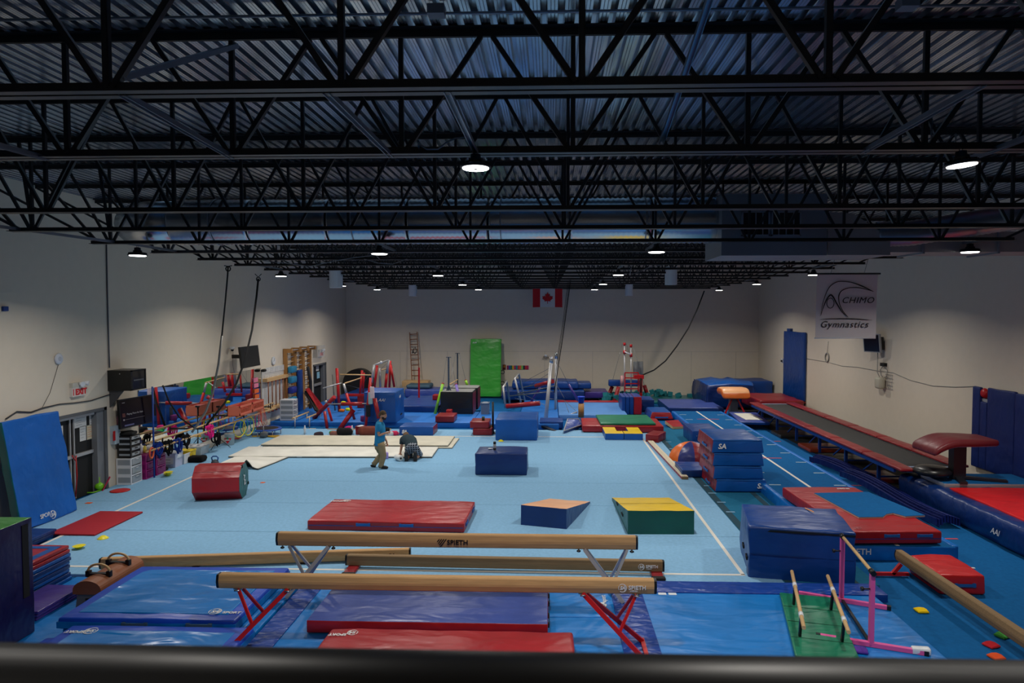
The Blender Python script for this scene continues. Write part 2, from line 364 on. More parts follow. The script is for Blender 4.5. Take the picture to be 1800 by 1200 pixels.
# white boundary lines
a = G(1130, 773); b = G(1310, 1012); xr = (a.x+b.x)/2; a = G(72, 957.3); b = G(350, 832.5); xl = (a.x+b.x)/2; yf = G(900, 1005).y; yb = G(900, 767).y
for (x0, x1, y0, y1) in ((xr-.03, xr+.03, yf, yb), (xl-.03, xl+.03, yf, yb), (xl-.03, xr+.03, yf-.03, yf+.03), (xl, xr+.03, yb-.03, yb+.03)):
    MB().box(x0, x1, y0, y1, 0.0, 0.004).build('boundary_line', tape_w, floor)
for (u, v) in ((1175, 776), (1182, 788), (1244, 853), (1252, 866), (1268, 882), (1284, 899)):
    p = G(u, v); MB().box(p.x-.09, p.x+.09, p.y-.03, p.y+.03, -0.008, -0.003).build('tape_mark', plain('pale_blue_tape', 120, 160, 190, .8), floor)
# walls
def yz(mb, x0, x1, y0, y1, z0, z1): mb.box(x0, x1, y0, y1, z0, z1)
D1 = (13.3, GX(189, 800, XL).y, GX(189, 714, XL).z); D2 = (GX(551, 700, XL).y, GX(574, 700, XL).y, GX(574, 636, XL).z)
mb = MB(); t = XL-0.4
for (y0, y1, z0, z1) in ((YF, D1[0], -.05, ZC), (D1[0], D1[1], D1[2], ZC), (D1[1], D2[0], -.05, ZC), (D2[0], D2[1], D2[2], ZC), (D2[1], YB+.3, -.05, ZC)): mb.box(t, XL, y0, y1, z0, z1)
wl = struct(mb, 'wall_left', wall_m)
struct(MB().box(XR, XR+.3, YF, YB+.3, -.05, ZC), 'wall_right', wall_m)
wb = struct(MB().box(XL, XR, YB, YB+.3, -.05, ZC), 'wall_back', wall_m)
struct(MB().box(XL, XR, YF-.3, YF, -.05, ZC), 'wall_front', wall_m)
seam_m = plain('wall_panel_seam', 176, 170, 160, 0.9)
MB().box(XL, XR, YB-.006, YB, 2.19, 2.20).build('panel_joint', seam_m, wb)
for x in (-7.6, -5.2, -2.75, -.3, 2.1, 4.6, 7.0, 9.2): MB().box(x-.006, x+.006, YB-.006, YB, 0, 2.19).build('panel_joint', seam_m, wb)
# ceiling deck: sheets of corrugated galvanised steel, ribs running front to back
ceil = struct(MB().box(XL-.4, XR+.3, YF-.3, YB+.3, 6.80, 6.95), 'ceiling', plain('roof_board', 60, 60, 62, .9))
pitch = 0.152; nsh = 23; shw = (XR-XL)/nsh
def sheet(x0):
    prof = []; n = 6; p = shw/n
    for i in range(n):
        x = x0+i*p; prof += [(x, 6.665), (x+p*0.17, 6.665), (x+p*0.19, 6.672), (x+p*0.22, 6.665), (x+p*0.38, 6.665), (x+p*0.41, 6.672), (x+p*0.43, 6.665), (x+p*0.58, 6.665), (x+p*0.66, 6.735), (x+p*0.92, 6.735)]
    prof.append((x0+shw, 6.665))
    mb = MB(); k = 0; ys = [YF]+[YF+6.0*i for i in range(1, 7)]+[YB]
    for a_, b_ in zip(prof[:-1], prof[1:]):
        mb.add([(a_[0], YF, a_[1]), (b_[0], YF, b_[1]), (b_[0], YB, b_[1]), (a_[0], YB, a_[1])], [(0,3,2,1)])
    mb.bar((x0+0.01, YF, 6.662), (x0+.01, YB, 6.662), .012, .01)
    return mb
for i in range(nsh): sheet(XL+i*shw).build('deck_sheet', galv, ceil)
# ================================================================== roof trusses
ords = ['nearest', 'second', 'third', 'fourth', 'fifth', 'sixth', 'seventh', 'eighth', 'ninth', 'tenth', 'eleventh', 'twelfth', 'thirteenth', 'fourteenth', 'fifteenth', 'sixteenth', 'farthest']
def angle_chord(mb, x0, x1, y, z, up, leg=0.065, gap=0.014):   # two angles back to back, flanges at z
    s_ = 1 if up else -1; th = 0.008
    for q in (-1, 1):
        ya, yb_ = y+q*gap/2, y+q*(gap/2+th); mb.box(x0, x1, min(ya, yb_), max(ya, yb_), min(z, z+s_*leg), max(z, z+s_*leg))
        yc = y+q*(gap/2+leg); mb.box(x0, x1, min(ya, yc), max(ya, yc), min(z, z+s_*th), max(z, z+s_*th))
nodes = [0.20+1.572*k for k in range(-5, 6)]
TRY = [1.8*(2.5+i) for i in range(17)]
member_mesh = {}
def web(root, a, b, Y, w=0.042):            # a,b: (x,z) ends; shares meshes by length
    a = Vector((a[0], Y, a[1])); b = Vector((b[0], Y, b[1])); d = b-a; L = round(d.length, 2); key = (L, w)
    if key not in member_mesh:
        mb = MB(); h = w/2; mb.box(-h, h, -h, -h+.006, 0, L); mb.box(-h, -h+.006, -h, h, 0, L); mb.box(h-.006, h, -h, h, 0, L)
        me = bpy.data.meshes.new('web_member'); me.from_pydata(mb.v, [], mb.f); me.materials.append(steel_dk); me.update(); member_mesh[key] = me
    o = bpy.data.objects.new('web_member', member_mesh[key]); COL.objects.link(o); o.parent = root; o.location = a-org(root)
    o.rotation_euler = (0, math.atan2(d.x, d.z), 0); return o
for i, Y in enumerate(TRY):
    zb = 5.515 if i < 2 else 5.28; zt = ZTOPCH
    lb = '%s dark steel roof truss counted from the camera' % ords[i] if i < 16 else 'farthest dark steel roof truss, right in front of the back wall'
    r = empty('roof_truss', (0, Y, zb), lb, 'truss', 'dark steel roof trusses')
    mb = MB(); angle_chord(mb, XL, XR, Y, ZTOPCH+.075, False, 0.075); mb.build('top_chord', steel_dk, r)
    mb = MB(); x0, x1 = (XL+.02, XR-.02) if i < 2 else (nodes[0]-.45, nodes[-1]+.0)
    if i >= 2: x1 = nodes[-1]-.35; x0 = nodes[0]-.35
    angle_chord(mb, x0, x1, Y, zb, True, 0.078 if i < 2 else .06); mb.build('bottom_chord', steel_dk, r)
    if 7 <= i <= 8: pass
    segs = []; nn = list(nodes)
    if i < 2: nn = [nodes[0]-1.572]+nn+[nodes[-1]+1.572]
    for x in nn:
        if XL < x < XR and (i < 2 or x0 < x < x1): segs.append(((x, zb+.05), (x, zt)))
    for x in nn:
        for s_ in (-1, 1):
            xt = x+s_*(0.786-0.055)
            if XL < xt < XR and XL < x < XR and (i < 2 or x0 < x < x1): segs.append(((x+s_*.045, zb+.05), (xt, zt)))
    if i >= 2:
        segs += [((x0+.15, zb+.04), (XL+.05, zt)), ((x1-.15, zb+.04), (XR-.05, zt)), ((x0+.35, zb+.04), (x0+.18, zt)), ((x0+.1, zb+.05), (x0-1.0, zt))]
    if i < 6:
        for a, b in segs: web(r, a, b, Y, 0.042 if i < 2 else 0.038)
    else:
        mb = MB()
        for a, b in segs: mb.bar((a[0], Y, a[1]), (b[0], Y, b[1]), .036, .036, up=(0,1,0))
        mb.build('web_members', steel_dk, r, kind='stuff')
# channel struts spanning neighbouring trusses (lamp supports and bridging)
def strut(a, b, label, w=0.04):
    mb = MB(); a = Vector(a); b = Vector(b); d = (b-a).normalized(); s_ = d.cross(Vector((0,0,1))).normalized()*w/2
    mb.bar(a, b, w, .004); mb.bar(a+s_-Vector((0,0,.02)), b+s_-Vector((0,0,.02)), .004, .04); mb.bar(a-s_-Vector((0,0,.02)), b-s_-Vector((0,0,.02)), .004, .04)
    return mb.build('channel_strut', galv2, None, label, 'strut', 'grey channel struts between the trusses')
zb1, zb2 = 5.545, 5.335
strut((-.68, 4.5, zb1), (-.68, 6.35, zb1), 'grey channel strut above the largest lamp')
strut((-1.48, 4.5, zb1), (-1.48, 6.35, zb1), 'grey channel strut left of the largest lamp')
strut((2.75, 4.5, zb1), (2.82, 6.35, zb1), 'grey channel strut left of the right-edge lamp')
strut((3.95, 4.5, zb1), (3.95, 6.9, zb1), 'grey channel strut right above the right-edge lamp')
strut((-2.85, 4.5, zb1), (-2.98, 6.35, zb1), 'grey channel strut over the left half of the picture, near trusses')
strut((-4.9, 4.5, zb1), (-4.75, 6.35, zb1), 'grey channel strut at the left edge under the near trusses')
strut((-2.85, 4.5, zb1+.1), (-2.9, 6.3, 6.55), 'steel brace rising from the nearest truss to the second one on the left')
strut((1.15, 4.5, 6.5), (1.0, 6.3, zb1+.08), 'steel brace descending right of the picture centre between the two nearest trusses')
strut_lb = {}
for q, (u, v, Y, lb) in enumerate(lamp_px):
    rw = {12.2: 'second', 18.8: 'third', 24.6: 'fourth', 29.4: 'backmost'}.get(Y, 'first'); k = sum(1 for t in lamp_px if t[2] == Y and t[0] <= u)
    strut_lb[(u, v)] = 'grey strut holding lamp %s from the left in the %s lamp row' % (['one', 'two', 'three', 'four'][k-1], rw)
for (u, v, Y, lb) in lamp_px[2:]:
    p = GY(u, v, Y); j = min(range(2, 17), key=lambda q: abs(TRY[q]-Y)); ya = TRY[j]; yb_ = TRY[j+1] if TRY[j] < Y and j < 16 else TRY[j-1]
    strut((p.x, min(ya, yb_), zb2), (p.x, max(ya, yb_), zb2), strut_lb[(u, v)])
for x in (-8.1,): strut((x, 8.1, zb2), (x+.5, 11.7, zb2), 'slanting grey strut near the left wall beyond the third truss')
# conduit under the deck with two boxes
mb = MB().tube([(XL, 5.85, 6.60), (XR, 5.85, 6.60)], .012, 6); cd = mb.build('ceiling_conduit', galv2, None, 'thin steel conduit running under the deck near the top of the picture', 'conduit')
for u in (768, 1592):
    p = GY(u, 40, 5.8); MB().box(p.x-.07, p.x+.07, 5.72, 5.84, 6.55, 6.63).build('junction_box', plain('grey_box', 120, 124, 130, .5), cd)
# ================================================================== foreground and spring floor equipment
def tail(o): return o
# ---- gallery rail
mb = MB(); pa = Vector((-1.6, 0, 0)); A = GY(-250, 1166, 1.0); B = GY(2050, 1209, 1.0)
mb.tube([A, B], 0.034, 24); rail = mb.build('gallery_rail', plain('black_gloss_rail', 11, 11, 12, 0.5), None, 'glossy black handrail across the bottom of the picture', 'railing')
mb = MB()
for x in (-1.15, 1.15): mb.tube([(x, 1.0, 2.85), (x, 1.0, 3.52)], .018, 10)
mb.build('rail_post', MATS['black_gloss_rail'], rail)
gal = MB().box(XL, XR, YF, 1.25, 2.55, 2.85); gal.build('trim_1', plain('gallery_slab', 90, 88, 86, .8), kind='structure')
# ---- base landing mats in front of the spring floor
def flat(name, x0, x1, y0, y1, z0, z1, mats, label, cat, group=None, r=.02, wob=.005, ang=0, seed=None, mi=None, cell=.3, puff=0.0):
    mb = MB(); c = Vector(((x0+x1)/2, (y0+y1)/2, z0)); cushion(mb, c, x1-x0, y1-y0, z1-z0, ang, r, wob, puff, seed if seed is not None else rnd.random()*10, mi, cell)
    o = mb.build(name, mats, None, label, cat, group); o_info[o.name] = (c, x1-x0, y1-y0, z1-z0, ang); return o
bl2 = vinyl('landing_blue_vinyl', 0, 118, 198, .42, .5)
flat('landing_mat', -3.62, -1.35, 6.0, 9.72, -.05, .10, bl2, 'bright blue landing mat under the left ends of the balance beams', 'mat')
flat('landing_mat', -1.34, .90, 8.82, 9.72, -.05, .10, bl2, 'short bright blue landing mat under the right legs of the beams', 'mat')
o = flat('landing_mat', -1.34, .90, 6.0, 8.80, -.05, .10, bl2, 'bright blue landing mat mostly under the red crash mat at the bottom', 'mat')
lettering(o, 'SA', G(1066, 1066, .105), (0,1,0), (-1,0,0), .13, white_p, bold=.006); lettering(o, 'sport', G(1066, 1058, .105), (0,1,0), (-1,0,0), .10, white_p)
big = flat('landing_mat', 1.27, 4.58, 6.0, 9.68, -.05, .10, bl2, 'large bright blue landing mat carrying the green mat and the pink bar', 'mat', r=.03)
mb = MB(); q = G(1605, 1171, .105); wb_m = plain('label_white', 220, 225, 230, .6); ink_b = plain('label_blue_ink', 10, 60, 120, .6)
for (u0, u1) in ((1605, 1617), (1619, 1631), (1633, 1669)):
    a = G(u0, 1170, .1); b = G(u1, 1170, .1); mb.box(a.x, b.x, a.y-.06, a.y+.02, .1, .106)
mb.build('label_patch', wb_m, big)
for (u, s_, sz) in ((1607, 'S', .10), (1620, 'A', .10), (1635, 'sport', .085)): lettering(big, s_, G(u, 1169, .107)-Vector((0,.045,0)), (1,0,0), (0,1,0), sz, ink_b, bold=.004)
mb = MB()
for (u, s_) in ((1158, 'SA'), (1176, 'SPI')): mb.box(G(u, 1046, .1).x, G(u+14, 1046, .1).x, 9.55, 9.66, .1, .105)
mb.build('label_patch', wb_m, big)
flap = vinyl('navy_flap_vinyl', 14, 62, 150, .36, .6, 34)
flat('joint_cover', .86, 1.30, 6.0, 9.66, .101, .112, flap, 'navy joint cover running forward between the two large blue mats', 'mat cover', r=.005, wob=.003)
flat('joint_cover', 1.0, 4.75, 9.62, 10.02, .0, .118, flap, 'long navy joint cover in front of the white boundary line', 'mat cover', r=.01, wob=.003)
flat('joint_cover', -3.62, -3.3, 6.0, 9.7, .101, .112, flap, 'navy joint cover left of the beams beside the stacked blue mats', 'mat cover', r=.01, wob=.003)
flat('joint_cover', -.35, .45, 9.8, 10.1, .0, .05, flap, 'short navy joint cover behind the high beam right leg', 'mat cover', r=.01, wob=.002)
# ---- red and blue crash mats under the front beam
blue_red = [red_v, slate_v]
o = flat('crash_mat', -3.02, -.03, 8.22, 9.35, .112, .27, blue_red, 'slate blue topped crash mat with red sides under the front beam', 'mat', mi=TOPSIDE, r=.015)
handles(o, 'r', (-.55, .55), blackr, .3, .09)
o = flat('crash_mat', -2.63, .27, 6.9, 7.96, .101, .31, red_v, 'red vinyl crash mat at the bottom centre of the picture', 'mat', r=.04, wob=.015)
logo_w = plain('white_print', 225, 225, 225, .6)
ring_logo(o, G(620, 1112, .318), (-1,0,0), (0,-1,0), .065, logo_w); lettering(o, 'SPORT', G(610, 1114, .318)+Vector((0,0,0)), (-1,0,0), (0,-1,0), .07, logo_w, bold=.002)
# ---- beams
def beam(name, a, b, mat, label, capmat=black_m, w=.125, h=.165, tw=.10, caplen=.03):
    """a,b world centres of the top surface ends"""
    a = Vector(a); b = Vector(b); d = (b-a).normalized(); s_ = d.cross(Vector((0,0,1))).normalized(); mid = (a+b)/2
    r = empty(name, (mid.x, mid.y, 0 if a.z < .6 else .0), label, 'balance beam', 'balance beams')
    prof = [(tw/2-.012, 0), (tw/2, -.012), (w/2, -h*.42), (w/2, -h*.58), (tw/2, -h+.012), (tw/2-.012, -h)]
    ring = [(x, z) for x, z in prof]+[(-x, z) for x, z in reversed(prof)]
    mb = MB(); P = [a+s_*x+Vector((0,0,z)) for x, z in ring]; n = len(P); L = (b-a).length; k = 24
    for i in range(k+1): mb.v += [tuple(p+d*L*i/k) for p in P]
    for i in range(k):
        for j in range(n): mb.f.append([i*n+j, i*n+(j+1)%n, (i+1)*n+(j+1)%n, (i+1)*n+j]); mb.m.append(0); mb.sm.append(False)
    mb.f.append(list(range(n))); mb.m.append(0); mb.sm.append(False); mb.f.append([k*n+j for j in range(n)][::-1]); mb.m.append(0); mb.sm.append(False)
    o = mb.build('beam_body', mat, r)
    for (e, s2) in ((a, -1), (b, 1)):
        m2 = MB(); Q = [e+(p-a)*.985+Vector((0,0,-.002)) for p in P]; m2.prism(Q, d*s2*caplen); m2.build('end_cap', capmat, r)
    return r, d, s_
def leg(r, pts, w, mat, name='leg'):
    mb = MB()
    for p, q in zip(pts[:-1], pts[1:]): mb.bar(p, q, w, w*.8, up=(0,1,0))
    return mb.build(name, mat, r)
# front beam, red legs
Y1 = 7.85; z1 = GY(768, 1012, Y1).z
r, d, s_ = beam('balance_beam', (GY(388, 1010, Y1).x, Y1, z1), (GY(1149, 1010, Y1).x, Y1, z1), wood_b, 'nearest raised balance beam on red legs, badge at its right end')
zb_ = z1-.165
for dy in (-.28, .28):
    zf = .113 if True else .1
    for (ut, ub, ul, um) in ((509, 408, 421, 455), (1024, 1135, 1118, 1086)):
        T = GY(ut, 1046, Y1); Bm = GY(ub, 1157, Y1); T = Vector((T.x, Y1+dy*.12, zb_)); Bm = Vector((Bm.x, Y1+dy, .118)); leg(r, [T, Bm], .05, red_st)
        f_ = (um-ut)/(ub-ut); Mm = T+(Bm-T)*f_; Lp = Vector((GY(ul, 1040, Y1).x, Y1+dy*.12, zb_)); leg(r, [Lp, Mm], .032, red_st, 'brace')
mb = MB()
for u in (408, 1135):
    x = GY(u, 1157, Y1).x; mb.bar((x, Y1-.34, .125), (x, Y1+.34, .125), .05, .02)
mb.build('foot_bar', red_st, r)
mb = MB()
for u in (421, 509, 1024, 1118):
    x = GY(u, 1040, Y1).x; mb.box(x-.05, x+.05, Y1-.05, Y1+.05, zb_-.012, zb_); mb.tube([(x-.03, Y1-.07, zb_-.015), (x+.03, Y1-.07, zb_-.015)], .01, 6)
mb.build('mounting_plate', chrome, r)
fz = z1-.085; fy = Y1-.066
bx = GY(1093, 1037, Y1).x; ring_logo(r, (bx, fy, fz), (1,0,0), (0,0,1), .05, logo_w); lettering(r, 'SPIETH', (bx+.07, fy, fz-.018), (1,0,0), (0,0,1), .066, logo_w, bold=.001)
lettering(r, 'AMERICA', (bx+.085, fy, fz-.043), (1,0,0), (0,0,1), .022, logo_w)
# second beam, silver legs
Y2 = 9.5; z2 = GY(800, 938, Y2).z
r, d, s_ = beam('balance_beam', (GY(491, 938, Y2).x, Y2, z2), (GY(1117, 938, Y2).x, Y2, z2), wood_b, 'raised balance beam on silver legs with black lettering in the middle', w=.135, h=.185)
zb_ = z2-.185
for dy in (-.27, .27):
    for (ut, ub, ul, um) in ((579, 516, 510, 543), (1027, 1092, 1102, 1073)):
        T = Vector((GY(ut, 960, Y2).x, Y2+dy*.15, zb_)); Bm = Vector((GY(ub, 1066, Y2).x, Y2+dy, .02 if dy > 0 else .115)); leg(r, [T, Bm], .05, alum)
        f_ = (um-ut)/(ub-ut); leg(r, [Vector((GY(ul, 960, Y2).x, Y2+dy*.15, zb_)), T+(Bm-T)*f_], .035, alum, 'brace')
mb = MB()
for u in (499, 588, 1017, 1110):
    x = GY(u, 960, Y2).x; mb.lathe((x, Y2-.05, zb_-.035), [(.02, 0), (.03, .008), (.03, .018), (.012, .028), (.012, .035)], 10)
mb.build('adjusting_knob', black_m, r)
ink = plain('black_print', 16, 14, 12, .6); fy = Y2-.074; x = GY(787, 952, Y2).x; fz = z2-.10
lettering(r, 'SPIETH', (x, fy, fz-.03), (1,0,0), (0,0,1), .098, ink, bold=.002)
for i in range(4):
    xt = x-.115+i*.032; zt_ = fz+.047; L_ = .035+.024*i
    MB().prism([(xt-L_*.75, fy-.003, zt_-L_), (xt-L_*.75+.014, fy-.003, zt_-L_-.004), (xt+.018, fy-.003, zt_), (xt, fy-.003, zt_)], (0, .003, 0)).build('emblem_bar', ink, r)
# low beam on red feet
Y3 = 10.65; z3 = GY(880, 979, Y3).z+.0
r, d, s_ = beam('balance_beam', (GY(610, 979, Y3).x, Y3+.05, z3), (GY(1163, 985, Y3).x, Y3-.05, z3), wood_d, 'low brown balance beam resting on two red padded feet', w=.12, h=.17)
zb_ = z3-.17
for u in (622, 1152):
    x = GY(u, 1000, Y3).x; mb = MB(); cushion(mb, (x, Y3-.1, .006), .18, .42, max(.05, zb_-.01), 0, .03, .004); mb.build('foot', dred_v, r)
    mb = MB(); cushion(mb, (x, Y3-.32, .006), .21, .1, .05, 0, .02, .002); mb.build('foot_cap', blackr, r)
bx = GY(1130, 995, Y3).x; fy = Y3-.115; fz = z3-.085
ring_logo(r, (bx-.04, fy, fz), (1,0,0), (0,0,1), .05, logo_w); lettering(r, 'SPIETH', (bx+.03, fy, fz-.015), (1,0,0), (0,0,1), .062, logo_w, bold=.002); lettering(r, 'AMERICA', (bx+.04, fy, fz-.038), (1,0,0), (0,0,1), .02, logo_w)
# floor beam, slanted, SA mark
a = G(180, 980, .19); b = G(719, 963, .19)
r, d, s_ = beam('balance_beam', a, b, wood_b, 'pale balance beam lying slanted on the floor behind the blue stacked mats', capmat=black_m, w=.13, h=.17)
p = a+(b-a)*.945-Vector((0,0,.13)); nrm = s_ if s_.y < 0 else -s_
lettering(r, 'SA', p+nrm*.075-Vector((.06,0,.0)), d, (0,0,1), .10, plain('brown_print', 92, 60, 38, .7), bold=.006)
mb = MB()
for t in (.02, .3, .65, .98): q = a+(b-a)*t; mb.box(q.x-.05, q.x+.05, q.y-.07, q.y+.07, .006, .02)
mb.build('rubber_foot', blackr, r)
# beam at the right edge
r, d, s_ = beam('balance_beam', (5.60, 5.9, .33), (5.53, 10.88, .33), wood_d, 'low brown balance beam running towards the camera at the right edge', w=.13, h=.17)
mb = MB(); mb.bar((5.05, 10.72, .0), (5.6, 10.72, .0), .05, .05); mb.bar((5.35, 10.72, .0), (5.48, 10.72, .16), .05, .05); mb.bar((5.05, 6.3, .0), (5.9, 6.3, .0), .05, .05); mb.bar((5.5, 6.3, 0), (5.5, 6.3, .16), .05, .05)
mb.build('foot_bar', red_st, r)
# ---- left foreground stacks
flat('floor_mat', -7.35, -3.99, 5.9, 10.2, -.05, -.005, bl2, 'flat bright blue mat on the floor under the stacked mats at lower left', 'mat', r=.02)
edge_v = vinyl('cobalt_edge_vinyl', 14, 72, 190, .4, .3); topb = vinyl('glossy_blue_top_vinyl', 0, 120, 202, .3, .7, 14)
def framed(name, x0, x1, y0, y1, z0, z1, label, seed, bw=.16, group='big blue crash mats at lower left'):
    o = flat(name, x0, x1, y0, y1, z0, z1, edge_v, label, 'mat', group, r=.035, wob=.012, seed=seed)
    mb = MB(); cushion(mb, ((x0+x1)/2, (y0+y1)/2, z1-.02), x1-x0-2*bw, y1-y0-2*bw, .026, 0, .01, .012, .006, seed); mb.build('top_panel', topb, o)
    sd = MB(); sd.box(x0-.004, x1+.004, y0-.006, y1+.004, z0+.02, z1-.05); sd.build('side_band', bl2, o); return o
A1 = framed('crash_mat', -6.02, -3.81, 7.99, 9.72, .21, .36, 'shiny blue crash mat with cobalt border, behind and left of the beams', 3.0)
handles(A1, 'f', (-.12, .6), plain('grey_webbing', 60, 90, 110, .8), .32, .08)
ring_logo(A1, G(378, 1075, .368), (1,0,0), (0,1,0), .08, logo_w); lettering(A1, 'SPORT', G(390, 1078, .366), (1,0,0), (0,1,0), .075, logo_w, bold=.002)
flat('crash_mat', -5.98, -3.76, 8.02, 9.75, .10, .205, bl2, 'blue mat in the middle of the stack beside the red beam leg', 'mat')
flat('crash_mat', -5.95, -3.68, 8.04, 9.77, .0, .095, bl2, 'lowest blue mat of the stack beside the red beam leg', 'mat')
B1 = framed('crash_mat', -5.8, -3.56, 5.8, 7.96, .16, .30, 'shiny blue crash mat with cobalt border at the bottom left edge of the picture', 8.0)
ring_logo(B1, G(160, 1109, .308), (-1,0,0), (0,-1,0), .08, logo_w); lettering(B1, 'SPORT', G(150, 1109, .306), (-1,0,0), (0,-1,0), .075, logo_w, bold=.002)
framed('crash_mat', -6.1, -3.7, 5.75, 7.92, .0, .155, 'blue crash mat sticking out on the left beneath the bottom left mat', 5.0)
# purple and green block
o = flat('foam_block', -7.75, -6.6, 6.9, 8.38, .0, 1.48, [violet_v, lime_v], 'tall dark purple foam block with green top at the left edge', 'block', mi=TOPSIDE, r=.015)
MB().box(-6.6, -6.592, 8.2, 8.3, .5, 1.42).build('fastening_strip', blackr, o)
# purple folded mats
for k, nm in enumerate(('lowest', 'middle', 'top')):
    flat('folding_mat', -7.32, -6.8+.01*k, 8.66, 9.56, -.004+.045*k, .037+.045*k, purple_v, '%s purple folding mat in the low stack beside the brown trainer' % nm, 'mat', 'purple folding mats', r=.012, cell=.5)
names = ['bottom', 'second from the bottom', 'third from the bottom', 'fourth from the bottom', 'fifth from the bottom', 'sixth from the bottom', 'third from the top', 'second from the top', 'topmost']
for k in range(9):
    red = k >= 7; z = -.04+.06*k; s_ = rnd.uniform(-.02, .02)
    o = flat('folding_mat', -8.6, -7.42+s_, 9.12+s_, 10.18, z, z+.055, red_v if red else dnavy_v if k%2 else blue_v, '%s folding mat of the tall stack behind the purple block, %s' % (names[k], 'red' if red else 'blue'), 'mat', 'folding mats of the tall stack', r=.014, cell=.5)
    if k == 8:
        mb = MB(); zt_ = z+.058
        mb.box(-8.5, -7.5, 10.0, 10.1, zt_-.004, zt_); mb.box(-7.62, -7.5, 9.2, 10.1, zt_-.004, zt_+.001); mb.build('border_tape', blue_v, o)
for k in range(3): flat('folding_mat', -10.1, -9.06+.03*k, 11.35, 12.0, -.0+.055*k, .05+.055*k, dnavy_v if k else navy_v, '%s dark blue folding mat under the leaning blue wall mat' % ['lowest', 'middle', 'upper'][k], 'mat', 'dark blue mats below the leaning mat', r=.012, cell=.5)
# pommel trainer
r = empty('pommel_trainer', (-6.40, 9.57, -.045), 'brown padded pommel trainer with two wooden handles beside the blue stack', 'pommel horse')
brown = vinyl('brown_leather', 140, 82, 48, .45, .15)
mb = MB(); n = 14
prof = [(-.2, .14), (-.2, .20)]+[(-.2*math.cos(math.pi*i/n), .20+.13*math.sin(math.pi*i/n)) for i in range(1, n)]+[(.2, .20), (.2, .14)]
P = [(-6.40+x, 9.07, z+.05) for x, z in prof]; mb.prism(P, (0, 1.0, 0)); mb.build('body', brown, r)
mb = MB(); mb.prism([(-6.58, 9.09, -.04), (-6.22, 9.09, -.04), (-6.25, 9.09, .19), (-6.55, 9.09, .19)], (0, .95, 0)); bs = mb.build('base', plain('grey_base', 104, 104, 106, .6), r)
mb = MB(); mb.box(-6.43, -6.36, 9.082, 9.092, .1, .13); mb.build('grip_slot', blackr, bs)
for y in (9.36, 9.80):
    mb = MB(); mb.tube([(-6.42+.16*math.cos(a), y, .40+.11*math.sin(a)) for a in [math.pi*i/12 for i in range(13)]], .017, 8); mb.build('handle', wood_l, r)
    mb = MB()
    for sx in (-1, 1): cushion(mb, (-6.42+sx*.15, y, .33), .06, .07, .09, 0, .01, 0)
    mb.box(-6.57, -6.27, y-.03, y+.03, .36, .385); mb.build('handle_bracket', black_m, r)
# cones, thin red mat
for (u, v, up_, lb) in ((181, 946, 1, 'yellow saucer cone standing upright near the thin red mat'), (139, 964, 0, 'yellow saucer cone lying upside down near the left mats')):
    p = G(u, v, 0); mb = MB(); prof = [(.095, .0), (.09, .008), (.035, .05), (.03, .05)]
    if not up_: prof = [(.03, .0), (.035, .002), (.09, .05), (.1, .052)]
    mb.lathe((p.x, p.y, .0), prof, 20); mb.build('marker_cone', plain('yellow_plastic', 235, 220, 30, .4), None, lb, 'cone', 'yellow saucer cones')
yel = MATS['yellow_plastic']
matobj('exercise_mat', [(176, 897), (249, 899), (167, 939), (85, 937)], .035, .034, M('crimson_mat', C(160, 18, 34), .7, 0, .2, 40, .05), 'thin flat crimson exercise mat near the left wall', 'mat', r=.012, wob=.003)
p = G(211, 861, .02); mb = MB().lathe((p.x, p.y, .0), [(.2, 0), (.21, .012), (.18, .022), (.05, .02)], 24); mb.build('floor_disc', red_st, None, 'red round disc lying by the double door', 'disc')
MB().box(*(lambda q: (q.x-.06, q.x+.06, q.y-.05, q.y+.05))(G(156, 884)), .0, .006).build('floor_marker', plain('orange_rubber', 226, 96, 40, .6), None, 'small orange marker by the double door', 'marker')
MB().box(*(lambda q: (q.x-.05, q.x+.05, q.y-.05, q.y+.05))(G(462, 848)), .0, .006).build('floor_marker', MATS['orange_rubber'], None, 'small orange marker on the floor right of the red octagonal roll', 'marker')
# ---- red crash mat in the middle
o = matobj('crash_mat', [(587.5, 877), (835, 881), (816, 919.5), (540, 914)], .185, .18, red_v, 'wide red crash mat with blue handles on the light blue floor', 'mat', r=.025, wob=.010, puff=.01)
hb = plain('blue_webbing', 20, 96, 170, .8)
handles(o, 'f', (-.28, .27), hb, .27, .12); handles(o, 'r', (-.6, .55), hb, .25, .1)
mb = MB(); c, w_, d_, h_, a_ = o_info[o.name]; ex = Vector((math.cos(a_), math.sin(a_), 0)); ey = Vector((-math.sin(a_), math.cos(a_), 0))
mb.obox(c-ey*(d_/2+.003)+Vector((0,0,.09)), ex*(w_/2-.02), ey*.004, Vector((0,0,.006))); mb.obox(c+ex*(w_/2+.003)+Vector((0,0,.09)), ey*(d_/2-.02), ex*.004, Vector((0,0,.006))); mb.build('piping', navy_v, o)
lettering(o, 'SPORT', G(604, 880, .2), -ex, -ey, .09, logo_w, bold=.002); ring_logo(o, G(610, 880, .2), -ex, -ey, .08, logo_w)
